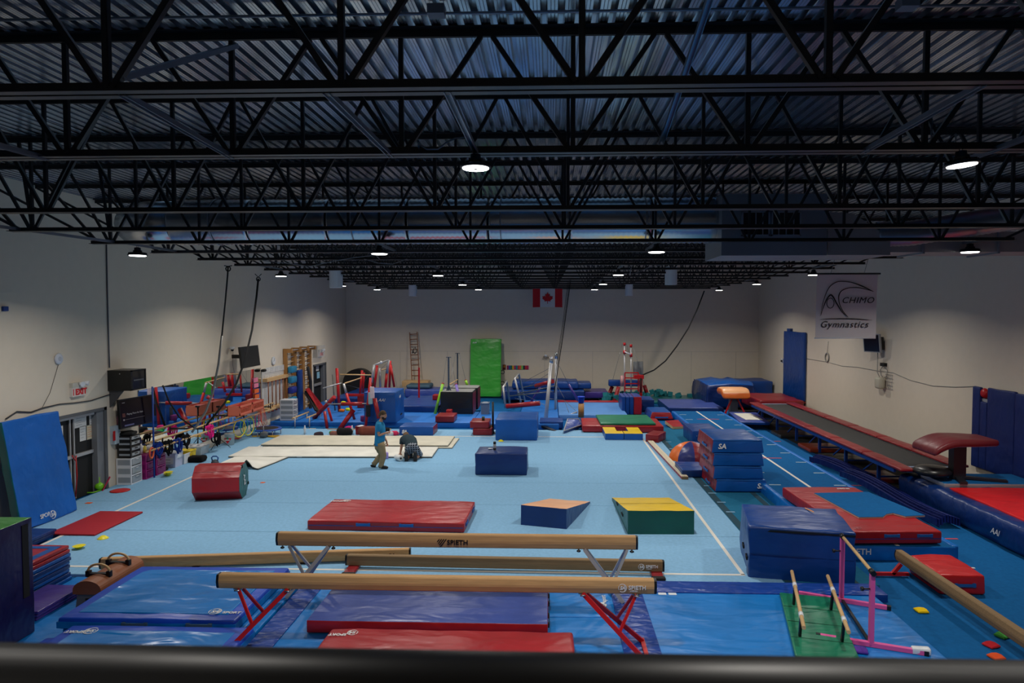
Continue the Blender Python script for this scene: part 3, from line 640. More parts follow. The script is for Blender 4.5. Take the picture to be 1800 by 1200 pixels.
# ---- wedges
def wedge(name, px_low, px_high, zlow, zhigh, mats, label, cat='wedge', mi=TOPSIDE, split=None):
    """px_low: two pixels of the low edge top (left,right); px_high: two of the high edge top."""
    L = [G(u, v, zlow) for u, v in px_low]; Hh = [G(u, v, zhigh) for u, v in px_high]
    P = [Vector((L[0].x, L[0].y, 0)), Vector((L[1].x, L[1].y, 0)), Vector((Hh[1].x, Hh[1].y, 0)), Vector((Hh[0].x, Hh[0].y, 0))]
    T = [P[0]+Vector((0,0,zlow)), P[1]+Vector((0,0,zlow)), P[2]+Vector((0,0,zhigh)), P[3]+Vector((0,0,zhigh))]
    mb = MB(); n = 8
    def S(u, v, w):
        b_ = (P[0]*(1-u)+P[1]*u)*(1-v)+(P[3]*(1-u)+P[2]*u)*v; t_ = (T[0]*(1-u)+T[1]*u)*(1-v)+(T[3]*(1-u)+T[2]*u)*v; q = b_*(1-w)+t_*w
        return q+Vector((noise.noise(q*3), noise.noise(q*3+Vector((9,0,0))), noise.noise(q*4+Vector((0,9,0)))))*.008*(1 if w > 0 else 0)
    def grid(fn, mi_, flip=False):
        k = len(mb.v)
        for i in range(n+1):
            for j in range(n+1): mb.v.append(tuple(fn(i/n, j/n)))
        for i in range(n):
            for j in range(n):
                f = [k+i*(n+1)+j, k+(i+1)*(n+1)+j, k+(i+1)*(n+1)+j+1, k+i*(n+1)+j+1]; mb.f.append(f[::-1] if flip else f); mb.m.append(mi_); mb.sm.append(False)
    grid(lambda a, b: S(a, b, 1), 1); grid(lambda a, b: S(a, b, 0), 0, True); grid(lambda a, b: S(a, 1, b), 0, True); grid(lambda a, b: S(a, 0, b), 0)
    grid(lambda a, b: S(0, a, b), 0, True); grid(lambda a, b: S(1, a, b), 0)
    o = mb.build(name, mats, None, label, cat); return o, P, T
o, P, T = wedge('incline_wedge', [(1076, 874.5), (1176, 874)], [(1104, 897.5), (1220.5, 897.5)], .05, .44, [dgreen_v, yellow_v], 'dark green incline wedge with bright yellow top')
for t in (.30, .62):
    q = P[3]*(1-t)+P[0]*t; d_ = (P[0]-P[3]).normalized(); MB().obox(q+Vector((-.012, 0, .17)), d_*.1, Vector((.006,0,0)), Vector((0,0,.02))).build('carry_handle', blackr, o)
mb = MB(); t = .5; q0 = T[0]*.5+T[3]*.5; q1 = T[1]*.5+T[2]*.5; mb.bar(q0+Vector((0,0,.002)), q1+Vector((0,0,.002)), .012, .004); mb.build('fold_seam', plain('dark_yellow_seam', 150, 124, 10, .7), o)
wedge('incline_wedge', [(1037.5, 881.5), (966, 876)], [(996, 894), (915.5, 887)], .03, .39, [dnavy_v, peach_v], 'navy incline wedge with peach orange top')
# ---- octagonal roll
r = None; c0 = G(352, 886); 
yl = 14.6; R8 = .402; xa = GY(347, 850, 14.65).x; xb_ = GY(418, 850, 14.65).x
a0 = Vector((xa, 14.66, R8*math.cos(math.pi/8)+.0)); ax = Vector((xb_+.12-xa, .18, 0)).normalized(); L8 = .97
side = Vector((0,0,1)).cross(ax).normalized()
mb = MB(); ring = [a0+side*R8*math.cos(math.pi/8+i*math.pi/4)+Vector((0,0,1))*R8*math.sin(math.pi/8+i*math.pi/4) for i in range(8)]
mb.prism(ring, ax*L8); roll = mb.build('octagon_roll', red_v, None, 'red octagonal tumbling roll with dark green ends', 'roll')
for e, s_ in ((a0-ax*.004, -1), (a0+ax*L8, 1)):
    m2 = MB(); Q = [e+(p-a0)*.985 for p in ring]; m2.prism(Q, ax*.006*(1 if s_ > 0 else 1)); m2.build('end_panel', dgreen_v, roll)
mb = MB()
for i in (1, 2): mb.bar((ring[i]+ring[i+1])/2+ax*.03, (ring[i]+ring[i+1])/2+ax*(L8-.03), .008, .006)
mb.build('seam', plain('seam_red', 90, 12, 18, .6), roll)
mb = MB()
for q in (ring[7], ring[2]): mb.obox(q*.9+a0*.1+ax*(L8-.0)+Vector((0,0,.0)), ax*.02, side*.03, Vector((0,0,.03)))
mb.build('strap_loop', blackr, roll)
sd_ = side if side.y > 0 else -side; Zv = Vector((0,0,1)); lettering(roll, 'AAI', a0+ax*(L8+.012)+Zv*.14-sd_*.08, (-Zv*.95+sd_*.3), (sd_*.95+Zv*.3), .17, logo_w, bold=.003, shear=.2)
# ---- blue blocks on the floor
o = blockobj('foam_block', 835, 926.5, 835, 797, 1.0, dnavy_v, 'navy foam block with a black bottle on top in the middle of the floor', 'block', r=.03, wob=.02)
p = GY(869.5, 790, o_info[o.name][0].y-.1); ztb = o_info[o.name][3]
mb = MB().lathe((p.x, o_info[o.name][0].y-.1, ztb+.004), [(.033, 0), (.036, .01), (.036, .12), (.036, .16)], 16, 0); b_ = mb.build('drink_bottle', alum, None, 'steel bottle with a black lid on the navy foam block', 'bottle')
MB().lathe((p.x, o_info[o.name][0].y-.1, ztb+.164), [(.037, 0), (.037, .05), (.03, .065)], 16).build('lid', black_m, b_); MB().lathe((p.x, o_info[o.name][0].y-.1, ztb+.02), [(.0375, 0), (.0375, .05)], 16).build('sleeve', black_m, b_)
mb = MB(); mb.ball((p.x-.14, o_info[o.name][0].y, ztb+.025), .035, 10, 0, (1.3, 1, .5)); mb.ball((p.x-.09, o_info[o.name][0].y+.02, ztb+.02), .025, 8, 0, (1.5, 1, .5)); mb.build('tape_roll', white_p, None, 'small crumpled white thing beside the bottle on the navy block', 'tape')
o = blockobj('foam_block', 871, 944.5, 774, 737, 1.75, blue_v, 'large blue foam block at the far edge of the light blue floor', 'block', r=.03, wob=.035)
p = G(881, 774, 0); MB().lathe((p.x, p.y-.12, 0), [(.095, 0), (.09, .008), (.035, .05), (.03, .05)], 20).build('marker_cone', yel, None, 'yellow saucer cone at the foot of the large far blue block', 'cone', 'yellow saucer cones')
# ---- cream rolled-out mats
cm = cream_v; und = plain('grey_foam_underside', 96, 98, 92, .9); CU = lambda n: 1 if n[2] < .5 else 0
white_c = vinyl('off_white_vinyl', 226, 224, 214, .6, .2)
def carpet(px, z, h, label, m_=cm): 
    o = matobj('beige_mat', px, z, h, [m_, und], label, 'mat', 'cream carpet covered mats', mi=lambda n: 1 if n[2] < -.5 else 0, r=.02, wob=.008, cell=.4)
    c, w_, d_, h_, a_ = o_info[o.name]; mb = MB(); ex = Vector((math.cos(a_), math.sin(a_), 0)); ey = Vector((-math.sin(a_), math.cos(a_), 0))
    mb.obox(c+Vector((0,0,h_*.28)), ex*(w_/2+.004), ey*(d_/2+.004), Vector((0,0,h_*.25))); mb.build('foam_layer', und, o); return o
carpet([(494, 766.5), (806, 770), (795, 786), (466, 783)], .045, .045, 'lower cream mat sticking out to the right under the farther long mat')
carpet([(491, 764), (799, 766), (787.5, 782), (462.5, 780)], .10, .05, 'farther long cream mat with a second mat under its right end')
carpet([(436, 785), (771, 784), (759, 802), (402, 800)], .06, .055, 'nearer long off-white mat beside the kneeling person', white_c)
# folded cream mat with buckled corner
mb = MB(); P00, P10, P11, P01 = G(420, 801), G(507, 805), G(454, 826), G(383, 818); n = 14; th = .03
def fold(u, v):
    p = (P00*(1-u)+P10*u)*(1-v)+(P01*(1-u)+P11*u)*v; z = .035
    z += .16*math.exp(-((u-.72)/.10)**2)*max(0, v-.35)**1.2*2.2+.02*noise.noise(p*2.0); return Vector((p.x, p.y, z))
k = 0
for q in range(2):
    for i in range(n+1):
        for j in range(n+1): p = fold(i/n, j/n); mb.v.append((p.x, p.y, p.z-(th if q else 0)))
N1 = (n+1)**2
for i in range(n):
    for j in range(n):
        f = [i*(n+1)+j, (i+1)*(n+1)+j, (i+1)*(n+1)+j+1, i*(n+1)+j+1]; mb.f.append(f); mb.m.append(0); mb.sm.append(True); mb.f.append([x+N1 for x in f[::-1]]); mb.m.append(1); mb.sm.append(True)
for i in range(n):
    for (a_, b_) in ((i*(n+1), (i+1)*(n+1)), ((i+1)*(n+1)+n, i*(n+1)+n), (i+1, i), (n*(n+1)+i, n*(n+1)+i+1)): mb.f.append([a_, b_, b_+N1, a_+N1]); mb.m.append(1); mb.sm.append(False)
mb.build('beige_mat', [white_c, und], None, 'small off-white mat with a buckled front corner near the octagonal roll', 'mat', 'cream carpet covered mats')
# kettlebell
p = G(378, 820); mb = MB(); mb.ball((p.x, p.y, .10), .1, 16, 0, (1, 1, .95)); kb = mb.build('kettlebell', plain('iron_grey', 60, 66, 74, .5), None, 'grey kettlebell with blue handle by the folded off-white mat', 'kettlebell')
MB().tube([(p.x-.07, p.y, .16), (p.x-.09, p.y, .24), (p.x-.05, p.y, .28), (p.x+.05, p.y, .28), (p.x+.09, p.y, .24), (p.x+.07, p.y, .16)], .018, 8).build('handle', plain('blue_enamel', 20, 80, 150, .4), kb)
# green mat with low bars
gm = matobj('folding_mat', [(1377, 1042.6), (1470, 1048), (1505, 1160), (1392, 1154)], .155, .05, green_v, 'green folding mat with two low wooden bars standing on it', 'mat', r=.02, wob=.004)
c, w_, d_, h_, a_ = o_info[gm.name]; ex = Vector((math.cos(a_), math.sin(a_), 0)); ey = Vector((-math.sin(a_), math.cos(a_), 0)); mb = MB()
for t in (-.5, 0, .5): mb.obox(c+ey*t*d_/2*.98+Vector((0,0,.051)), ex*(w_/2-.01), ey*.004, Vector((0,0,.002)))
mb.build('fold_seam', plain('seam_green', 8, 66, 46, .7), gm)
for nm, (p0, p1), ends, tops in (('left', ((1395, 1062), (1405.7, 1118)), ((1392, 1004), (1413, 1103)), .41), ('right', ((1460.5, 1071), (1480, 1127)), ((1455, 1012), (1492, 1111)), .41)):
    a = G(*p0, .157); b = G(*p1, .157); r = empty('low_bar', ((a.x+b.x)/2, (a.y+b.y)/2, .157), 'wooden low training bar on black posts, %s one on the green mat' % nm, 'bar', 'low wooden bars')
    dr = (b-a).normalized(); ea = a-dr*.55; eb = b+dr*.12
    if nm == 'right': ea = a-dr*.55
    ea = G(ends[0][0], ends[0][1], .42); eb = G(ends[1][0], ends[1][1], .42)
    MB().tube([ea, eb], .024, 12).build('rail', wood_l, r)
    for q in (a, b):
        t = (q.y-ea.y)/(eb.y-ea.y); tp = ea+(eb-ea)*t
        MB().bar((q.x, q.y, .157), (tp.x, tp.y, .40), .03, .03).build('post', black_m, r)
        tt = MB(); tt.tube([tp-dr*.05, tp+dr*.05], .03, 10); tt.build('tape_wrap', white_p, r)
# pink bar
pink = plain('pink_paint', 226, 92, 160, .4); z0 = .101
r = empty('training_bar', (3.95, 8.8, z0), 'pink junior horizontal bar frame with wooden rail on the blue mat', 'bar')
B1_ = G(1479, 1052, .13); B2_ = G(1531, 1132, .13); zt_ = 1.0
T1 = Vector((B1_.x, B1_.y, zt_)); T2 = Vector((B2_.x, B2_.y, zt_))
for b_, t_ in ((B1_, T1), (B2_, T2)):
    MB().bar(b_, t_-Vector((0,0,.02)), .05, .05, up=(0,1,0)).build('upright', pink, r)
    kn = MB(); kn.tube([t_-Vector((0,0,.2)), t_-Vector((.1,0,.2))], .01, 6); kn.lathe(t_-Vector((.13,0,.2)), [(.025, 0), (.028, .02), (.02, .03)], 10, 0, (1,0,0)); kn.build('adjusting_knob', black_m, r)
for (pa_, pb_) in (((1404, 1040.6), (1559, 1066)), ((1442, 1116), (1624, 1145))):
    a = G(*pa_, .14); b = G(*pb_, .14); a.z = b.z = .13; MB().bar(a, b, .055, .05).build('foot_bar', pink, r)
    for q, s_ in ((a, -1), (b, 1)): MB().bar(q, q+(b-a).normalized()*s_*.05, .058, .054).build('end_cap', black_m, r)
MB().bar(B1_+Vector((0,0,0)), B2_+Vector((.0,0,0)), .035, .03).build('base_link', black_m, r)
MB().tube([T1, T2], .021, 14).build('rail', wood_l, r)
for T_ in (T1, T2): MB().lathe(T_, [(.034, -.05), (.034, .05)], 10, 0, (T2-T1).normalized()).build('rail_holder', black_m, r)
tp = G(1618, 1143, .14); mb = MB(); cushion(mb, (tp.x, tp.y, .105), .2, .09, .075, -.2, .02, .012); mb.build('tape_wrap', white_p, r)
# bean bags
for (u, v, col, lb, z) in ((1619, 1075, (240, 200, 20), 'yellow bean bag on the dark blue floor', -.05), (1742, 1136, (200, 40, 50), 'red bean bag near the right edge', -.05), (1751, 1157, (224, 84, 40), 'orange bean bag at the lower right edge', -.05), (1512, 1145, (96, 60, 160), 'purple bean bag beside the green mat', .101), (1762, 1119, (80, 170, 70), 'green bean bag half under the right-edge beam', -.05)):
    p = G(u, v, z); mb = MB(); cushion(mb, (p.x, p.y, z), .14, .13, .035, rnd.uniform(-.5, .5), .015, .006, .01); mb.build('bean_bag', cloth('bean_bag_cloth_'+lb.split()[0], *col), None, lb, 'bean bag', 'bean bags on the floor')
for (u, v) in ((1707, 998),): p = G(u, v, -.05); MB().box(p.x-.06, p.x+.06, p.y-.02, p.y+.02, -.05, -.045).build('tape_strip', tape_w, None, 'short white tape strip on the floor behind the right-edge beam', 'tape')
# red block behind beam
o = flat('foam_block', 5.70, 6.36, 10.05, 10.92, -.05, .25, vinyl('scarlet_vinyl', 200, 30, 34, .35, .6), 'scarlet foam block lying beside the brown beam at right', 'block', r=.04, wob=.02, puff=.01)
handles(o, 'f', (.1,), hb, .3, .15)
# big blue block right
o = matobj('foam_block', [(1302, 884), (1470, 893), (1504, 937), (1316.6, 925)], .79, .84, [navy_v, dnavy_v], 'large navy foam block with a zipped top right of the floor', 'block', r=.03, wob=.03, mi=lambda n: 0, cell=.18)
c, w_, d_, h_, a_ = o_info[o.name]; ex = Vector((math.cos(a_), math.sin(a_), 0)); ey = Vector((-math.sin(a_), math.cos(a_), 0))
MB().obox(c-ey*(d_/2+.006)+Vector((0,0,h_-.045)), ex*(w_/2-.01), ey*.01, Vector((0,0,.016))).build('zip_gap', black_v, o)
MB().obox(c+ex*w_*.2+ey*d_*.33+Vector((0,0,h_+.01)), ex*.05+ey*-.1, ey*.03, Vector((0,0,.003))).build('label_patch', plain('orange_label', 230, 150, 90, .6), o)
handles(o, 'l', (-.7, .1), blackr, .16, .3)
mb = MB(); mb.obox(c-ey*(d_/2+.008)+Vector((0,0,h_*.5)), ex*(w_/2-.03), ey*.006, Vector((0,0,.006))); mb.build('seam', dnavy_v, o)
# ================================================================== far zone of the hall
blk = blockobj; grey_c = plain('steel_cable', 120, 122, 126, .4, .7); rope_b = plain('black_rope', 16, 16, 18, .9)
# raised blue floor behind the spring floor
far_blue = M('far_blue_mat', C(20, 110, 196), .55, 0, .2, 30, .08); pale_blue = M('pale_blue_mat', C(84, 140, 205), .6, 0, .2, 30, .06)
y0 = 23.95
def zone(x0, x1, y0, y1, z, m, label, h=None): return flat('landing_mat', x0, x1, y0, y1, -.05, z, m, label, 'mat', r=.025, wob=.004, cell=.6)
zone(-10.3, -6.9, 24.6, 27.2, .12, far_blue, 'blue floor mat at the left wall below the wall bars')
zone(-6.88, -2.85, 24.4, 27.2, .15, far_blue, 'blue floor mat under the red padded bars at the back left')
zone(-2.83, .3, 24.1, 27.2, .17, far_blue, 'blue floor mat behind the small red cushions at the back centre')
zone(-10.3, -4.1, 27.22, 33.9, .12, far_blue, 'large blue floor mat below the uneven bars at back left')
zone(-1.2, .3, 27.22, 33.9, .12, far_blue, 'blue floor mat behind the black foam blocks')
zone(.32, 3.0, 26.4, 30.2, .16, pale_blue, 'paler blue floor mat below the silver bars')
flat('mat_strip', .32, 3.0, 30.22, 30.6, -.05, .2, red_v, 'narrow red mat strip behind the pale blue floor mat', 'mat', r=.02)
# crash mats between blue cube and black blocks
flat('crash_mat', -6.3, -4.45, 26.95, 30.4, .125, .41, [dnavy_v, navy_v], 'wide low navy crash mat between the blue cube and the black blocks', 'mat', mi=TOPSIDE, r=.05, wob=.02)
flat('crash_mat', -6.9, -4.5, 31.9, 33.1, .125, .52, slate_v, 'grey blue crash mat at the back wall behind the blue cube', 'mat', r=.08, wob=.03)
flat('crash_mat', -6.85, -5.7, 32.0, 33.0, .53, .72, plain('teal_grey_cover', 60, 90, 106, .6), 'small grey teal mat below the wooden ladder', 'mat', r=.1, wob=.03)
blk('foam_block', 765, 798, 742, 731, .9, dred_v, 'small dark red cushion block behind the low blue block', 'block', z0=.17, r=.03)
blk('foam_block', 784, 793.5, 733, 720.5, .3, red_v, 'tiny red box standing at the foot of the blue post', 'block', z0=.17, r=.02)
o = blk('foam_block', 701.5, 762, 765, 749.5, .9, [blue_v, dred_v], 'long low blue block with red ends and a white mark beside the kneeling person', 'block', mi=FRX, r=.03)
c, w_, d_, h_, a_ = o_info[o.name]; lettering(o, 'SA', c+Vector((-w_*.42, -d_/2-.008, h_*.25)), (1,0,0), (0,0,1), .15, logo_w, bold=.01, shear=.2)
for k, (uL, uR, vb, vt, lb) in enumerate(((831, 865, 765, 753, 'lower dark red block of the pair at the far edge of the spring floor'), (826.5, 860, 753, 741.5, 'upper dark red block of the pair at the far edge of the spring floor'))):
    z = 0 if k == 0 else o_info[o.name][3]+.012
    if k == 0: o = blk('foam_block', uL, uR, vb, vt, .8, dred_v, lb, 'block', r=.03)
    else:
        c = o_info[o.name][0]; mb = MB(); cushion(mb, (c.x-.1, c.y, z), .64, .8, .22, 0, .03, .008); o2 = mb.build('foam_block', dred_v, None, lb, 'block'); o_info[o2.name] = (Vector((c.x-.1, c.y, z)), .64, .8, .22, 0)
        MB().lathe((c.x, c.y-.1, z+.225), [(.05, 0), (.05, .12)], 14).build('small_jar', plain('dark_jar', 50, 60, 30, .3), None, 'small dark jar with paper on the upper red block', 'jar')
# black foam blocks
for (uL, uR, vb, vt, dep, z0, lb) in ((774, 831, 729, 688, 1.1, .12, 'nearer black foam block with grey top behind the blue post'), (783, 840, 719.5, 681, 1.0, .12, 'farther black foam block just behind the other one')):
    o = blk('foam_block', uL, uR, vb, vt, dep, [black_v, plain('grey_top_cloth', 132, 132, 130, .8)], lb, 'block', z0=z0, mi=TOPSIDE, r=.03)
    c, w_, d_, h_, a_ = o_info[o.name]; MB().box(c.x+w_/2+.002, c.x+w_/2+.012, c.y-d_/2+.05, c.y+d_/2-.05, c.z+.05, c.z+h_-.08).build('side_panel', dred_v, o)
# blue cube
o = blk('foam_block', 639.5, 696, 743, 689, 1.45, blue_v, 'tall blue foam cube right of the red bars, white mark on its front', 'block', z0=.15, r=.03, wob=.02)
c, w_, d_, h_, a_ = o_info[o.name]
lettering(o, 'AAI', c+Vector((-.05, -d_/2-.01, h_*.7)), (1,0,0), (0,0,1), .15, logo_w, shear=.35); lettering(o, 'AAI', c+Vector((w_/2+.01, -.2, h_*.75)), (0,1,0), (0,0,1), .15, logo_w, shear=.35); handles(o, 'r', (.2,), blackr, .25, .2)
# lime mat leaning on back wall
def leaning(name, xa, xb_, yb0, yt0, z0, z1, th, mats, label, seed, mi=None, wob=.02):
    hgt = math.hypot(z1-z0, yt0-yb0); up = Vector((0, yt0-yb0, z1-z0)).normalized(); bx_ = (Vector((1,0,0)), up, Vector((1,0,0)).cross(up))
    mb = MB(); c = Vector(((xa+xb_)/2, yb0, z0))+up*hgt/2
    cushion(mb, c, xb_-xa, hgt, th, 0, .03, wob, .0, seed, mi, .16, None, bx_); return mb.build(name, mats, None, label, 'mat'), up
x0 = GY(827, 650, 33.5).x; x1 = GY(881, 650, 33.5).x
o, up = leaning('wall_mat', x0, x1, 33.35, 33.75, .0, GY(850, 596, 33.75).z, .2, lime_v, 'tall lime green mat leaning upright against the back wall', 3)
lettering(o, 'AAI', Vector((x0+.1, 33.45, GY(850, 603, 33.7).z)), (1,0,0), up, .13, logo_w, shear=.3)
for z in (.55, 1.1): MB().torus((x1+.06, 33.6, z+.1), .09, .02, 12, 6, (0,1,0)).build('carry_handle', blackr, o)
# wooden ladder
def ladder(name, bl, br, tl_, tr_, Y, n, m, label, rr=.02, wd=.06, rung_m=None):
    P = [Vector(GY(*q, Y)) for q in (bl, br, tl_, tr_)]; base = (P[0]+P[1])/2; r = empty(name, (base.x, Y-.3, base.z), label, 'ladder')
    P = [p+Vector((0, -.45 if i < 2 else -.06, 0)) for i, p in enumerate(P)]
    for a, b in ((P[0], P[2]), (P[1], P[3])): MB().bar(a, b, .035, wd, up=(0,1,0)).build('side_rail', m, r)
    for i in range(n): 
        t = (i+.6)/n; MB().tube([P[0]*(1-t)+P[2]*t, P[1]*(1-t)+P[3]*t], rr, 8).build('rung', rung_m or m, r)
    return r
r = ladder('wooden_ladder', (729, 700), (742, 700), (720.5, 584), (733.5, 583), 34.1, 13, wood_r, 'dark wooden ladder leaning on the back wall left of the lime mat')
mb = MB(); p = GY(730, 617, 33.8); mb.tube([p+Vector((-.12,-.1,-.1)), p+Vector((-.06,-.1,.12)), p+Vector((.02,-.1,.2)), p+Vector((.1,-.1,.02)), p+Vector((0,-.1,-.12)), p+Vector((-.1,-.1,0))], .02, 6); mb.build('hanging_strap', rope_b, None, 'black strap hanging on a ladder rung', 'strap')
r = ladder('aluminium_ladder', (597, 700), (608, 700), (593.5, 565), (602, 563), 34.1, 14, alum, 'tall aluminium extension ladder in the left back corner', .02, .09)
# black barrel ring
p = GY(629, 673, 33.2); r = empty('tunnel_ring', (p.x, 33.0, p.z-.66), 'large black cylinder lying on its side at the back left corner', 'barrel')
mb = MB(); mb.lathe((p.x, 33.0, p.z), [(.68, 0), (.70, .02), (.70, .75), (.66, .77), (.60, .6), (.60, .1)], 36, 0, (0,1,0)); mb.build('shell', plain('black_barrel', 16, 16, 17, .5), r)
mb = MB(); mb.lathe((p.x+.08, 32.99, p.z-.12), [(.42, -.01), (.42, .0)], 30, 0, (0,1,0)); mb.build('inner_disc', plain('dark_grey_disc', 34, 34, 36, .3), r)
MB().box(p.x-.5, p.x+.5, 32.9, 33.7, .12, p.z-.66).build('cradle', black_m, r)
# horizontal bar with posts and padded stays
r = empty('horizontal_bar', (GY(795, 720, 28).x, 28, .12), 'horizontal bar with two dark blue posts, green and lilac padded stays', 'bar')
post = plain('blue_grey_steel', 42, 60, 82, .4); Ya, Yb = 26.9, 29.6
pa_, pb_ = GY(789, 720, Ya), GY(804.5, 700, Yb)
za = GY(789, 628, Ya).z; zb_ = GY(804, 621, Yb).z
MB().bar((pa_.x, Ya, .15), (pa_.x, Ya, za), .055, .055).build('post', post, r); MB().bar((pb_.x, Yb, .15), (pb_.x, Yb, zb_), .055, .055).build('post', post, r)
for x, Y, z in ((pa_.x, Ya, za), (pb_.x, Yb, zb_)): MB().box(x-.1, x+.1, Y-.04, Y+.04, z, z+.02).build('post_cap', post, r)
MB().tube([Vector((pa_.x, Ya, GY(790, 676, Ya).z)), Vector((pb_.x, Yb, GY(804, 667, Yb).z))], .022, 10).build('rail', wood_l, r)
for s_ in (-1, 1): MB().bar((pa_.x, Ya, 1.25), GY(789+s_*20, 731, Ya-.3), .035, .035).build('brace', post, r)
for (ut, vt, ub, vb, Y, m, nm) in ((778.5, 674, 763.5, 731, 26.6, vinyl('neon_pad', 150, 214, 50), 'green'), (801.5, 675, 815, 731.5, 26.6, vinyl('lilac_pad', 130, 110, 190), 'lilac'), (818.5, 668, 822, 679, 29.9, vinyl('neon_pad', 150, 214, 50), 'green')):
    a, b = GY(ut, vt, Y), GY(ub, vb, Y); MB().tube([a, b], .055, 10).build('stay_pad', m, r, nm+' padded stay')
    c_ = MB(); c_.tube([a+(a-b).normalized()*.02, a], .058, 10); c_.tube([b, b+(b-a).normalized()*.1], .05, 10); c_.build('pad_collar', red_st, r)
    top = Vector((pa_.x, Ya, za)) if Y < 28 else Vector((pb_.x, Yb, zb_)); top += Vector((-.08 if ut < 790 else .08, 0, 0)); MB().tube([a, top], .006, 5).build('cable', grey_c, r)
MB().tube([Vector((pb_.x-.08, Yb, zb_)), GY(791, 672, Ya)], .006, 5).build('cable', grey_c, r)
# red post in front of ladder
MB().bar(GY(736.5, 711.5, 29.6), GY(736.5, 646, 29.6), .07, .05, up=(0,1,0)).build('red_post', red_st, None, 'single red steel post standing in front of the wooden ladder', 'post')
blk('foam_block', 760, 772, 703, 694, .4, red_v, 'small red box on the navy crash mats left of the black blocks', 'block', z0=.415)
flat('wooden_crate', -7.3, -6.0, 33.2, 33.9, .5, .78, wood_l, 'long pale wooden box at the back wall near the ladder foot', 'box', r=.01, wob=0)
# silver uneven/parallel bars
r = empty('uneven_bars', (.2, 26.5, .12), 'silver uneven bars with two tall posts, cables and red padded rails', 'bars')
Yp = 26.0; Y2_ = 28.2
MB().tube([GY(958.5, 746, Yp-.6), GY(968.8, 637, Yp)], [.075, .065], 12).build('post', alum, r)
MB().tube([GY(976.3, 732, Y2_), GY(977.8, 629, Y2_)], .055, 12).build('post', alum, r)
for q in (GY(969, 636, Yp), GY(977.8, 628, Y2_)): MB().lathe(q, [(.07, -.05), (.07, .12), (.03, .2)], 12).build('post_cap', chrome, r)
for (pts, Y) in ((((888.5, 717), (884.5, 680), (890.8, 669.5), (896, 708)), 29.0), (((915.5, 706.5), (905, 665), (912, 656.5), (922.3, 703.5)), 29.6)):
    MB().tube([GY(u, v, Y+(.0 if i < 2 else .6)) for i, (u, v) in enumerate(pts)], .045, 10).build('base_frame', alum, r)
for (a, b, ra) in (((919.3, 681), (972, 670), .025), ((896, 696), (970, 688), .025), ((909.5, 692), (975, 678), .025)):
    MB().tube([GY(*a, 29.2), GY(*b, 27.6)], ra, 8).build('rail', grey_c, r)
MB().tube([GY(942, 678, 28.5), GY(972, 670, 27.6)], .085, 10).build('rail_pad', red_v, r, 'red padded sleeve'); MB().tube([GY(890, 714, 27.2), GY(949, 708.5, 27.0)], .1, 10).build('rail_pad', red_v, r, 'red padded sleeve')
for (a, b, Y) in (((950, 680), (933.5, 706), 28.6), ((999.5, 675), (1016, 704), 28.6)): MB().tube([GY(*a, Y), GY(*b, Y)], .05, 8).build('stay_pad', purple_v, r, 'purple padded stay')
for (a, b, Y1_, Y2__) in (((966, 647), (918, 672), 26, 29.6), ((965, 656), (930, 678), 26, 29.6), ((983, 643), (999.5, 675), 28.2, 28.6), ((1016, 704), (1025, 731), 28.6, 27.5), ((978, 675), (992, 700), 28.2, 27.5), ((958, 700), (992, 703), 26, 27), ((992, 703), (1012, 722), 27, 26.5), ((992, 703), (1000, 725), 27, 26.5), ((936, 706), (905, 700), 28, 28), ((958, 712), (915, 690), 26, 29)):
    MB().tube([GY(*a, Y1_), GY(*b, Y2__)], .009, 5).build('cable', grey_c, r)
mb = MB(); mb.bar(GY(948, 746, 24.3), GY(979, 760, 23.6), .16, .07); mb.bar(GY(960, 757, 23.9), GY(986, 756, 24.2), .05, .05); mb.ball(GY(977, 762, 23.6), .09, 8); mb.build('base_plate', black_m, r)
mb = MB(); mb.tube([GY(991, 733, 26.5), GY(1014, 724, 26.8), GY(1013, 733, 26.8)], .035, 8); mb.build('floor_strut', alum, r)
# black ropes from the ceiling to the bars
for (a, b, lb) in (((1001, 492), (976, 662), 'left'), ((998.5, 494), (978, 640), 'middle'), ((1003, 492), (974, 690), 'right')):
    MB().tube([GY(*a, 27.9), GY((a[0]+b[0])/2+1, (a[1]+b[1])/2, 27.8), GY(*b, 27.5)], .018 if lb == 'right' else .009, 6).build('ceiling_rope', rope_b, None, 'dark rope from the trusses down to the silver posts, %s of three' % lb, 'rope')
p = GY(888, 705, 31)
blk('foam_block', 948.5, 990, 753, 740.5, .9, navy_v, 'low navy block behind the black base of the silver bars', 'block', z0=.0)
# big tarps / mats by the back wall
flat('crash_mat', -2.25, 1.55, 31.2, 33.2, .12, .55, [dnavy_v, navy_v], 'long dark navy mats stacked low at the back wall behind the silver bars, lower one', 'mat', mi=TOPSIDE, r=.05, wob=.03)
mb = MB(); cushion(mb, (-.25, 32.5, .57), 3.1, 1.6, .36, .0, .1, .04); mb.build('crash_mat', navy_v, None, 'upper rumpled navy mat on the low stack behind the silver bars', 'mat')
flat('crash_mat', 1.6, 2.7, 32.0, 33.6, .12, .42, purple_v, 'small purple navy mat at the right end of the stack by the back wall', 'mat', r=.04)
flat('crash_mat', 1.05, 1.9, 31.9, 33.1, .57, .84, navy_v, 'short navy mat lying on the right end of the low stack', 'mat', r=.05)
# bucket on wooden pedestal
p = G(1021.5, 733, .16); r = empty('wooden_pedestal', (p.x, p.y, .16), 'round wooden pedestal right of the silver bars', 'pedestal'); MB().lathe((p.x, p.y, .16), [(.11, 0), (.11, .52)], 16).build('column', wood_o, r)
mb = MB(); mb.lathe((p.x, p.y, .70), [(.10, 0), (.13, .22), (.145, .22), (.145, .25), (.12, .25)], 16); mb.build('bucket', plain('blue_plastic', 20, 70, 210, .4), None, 'blue plastic bucket on the wooden pedestal', 'bucket')
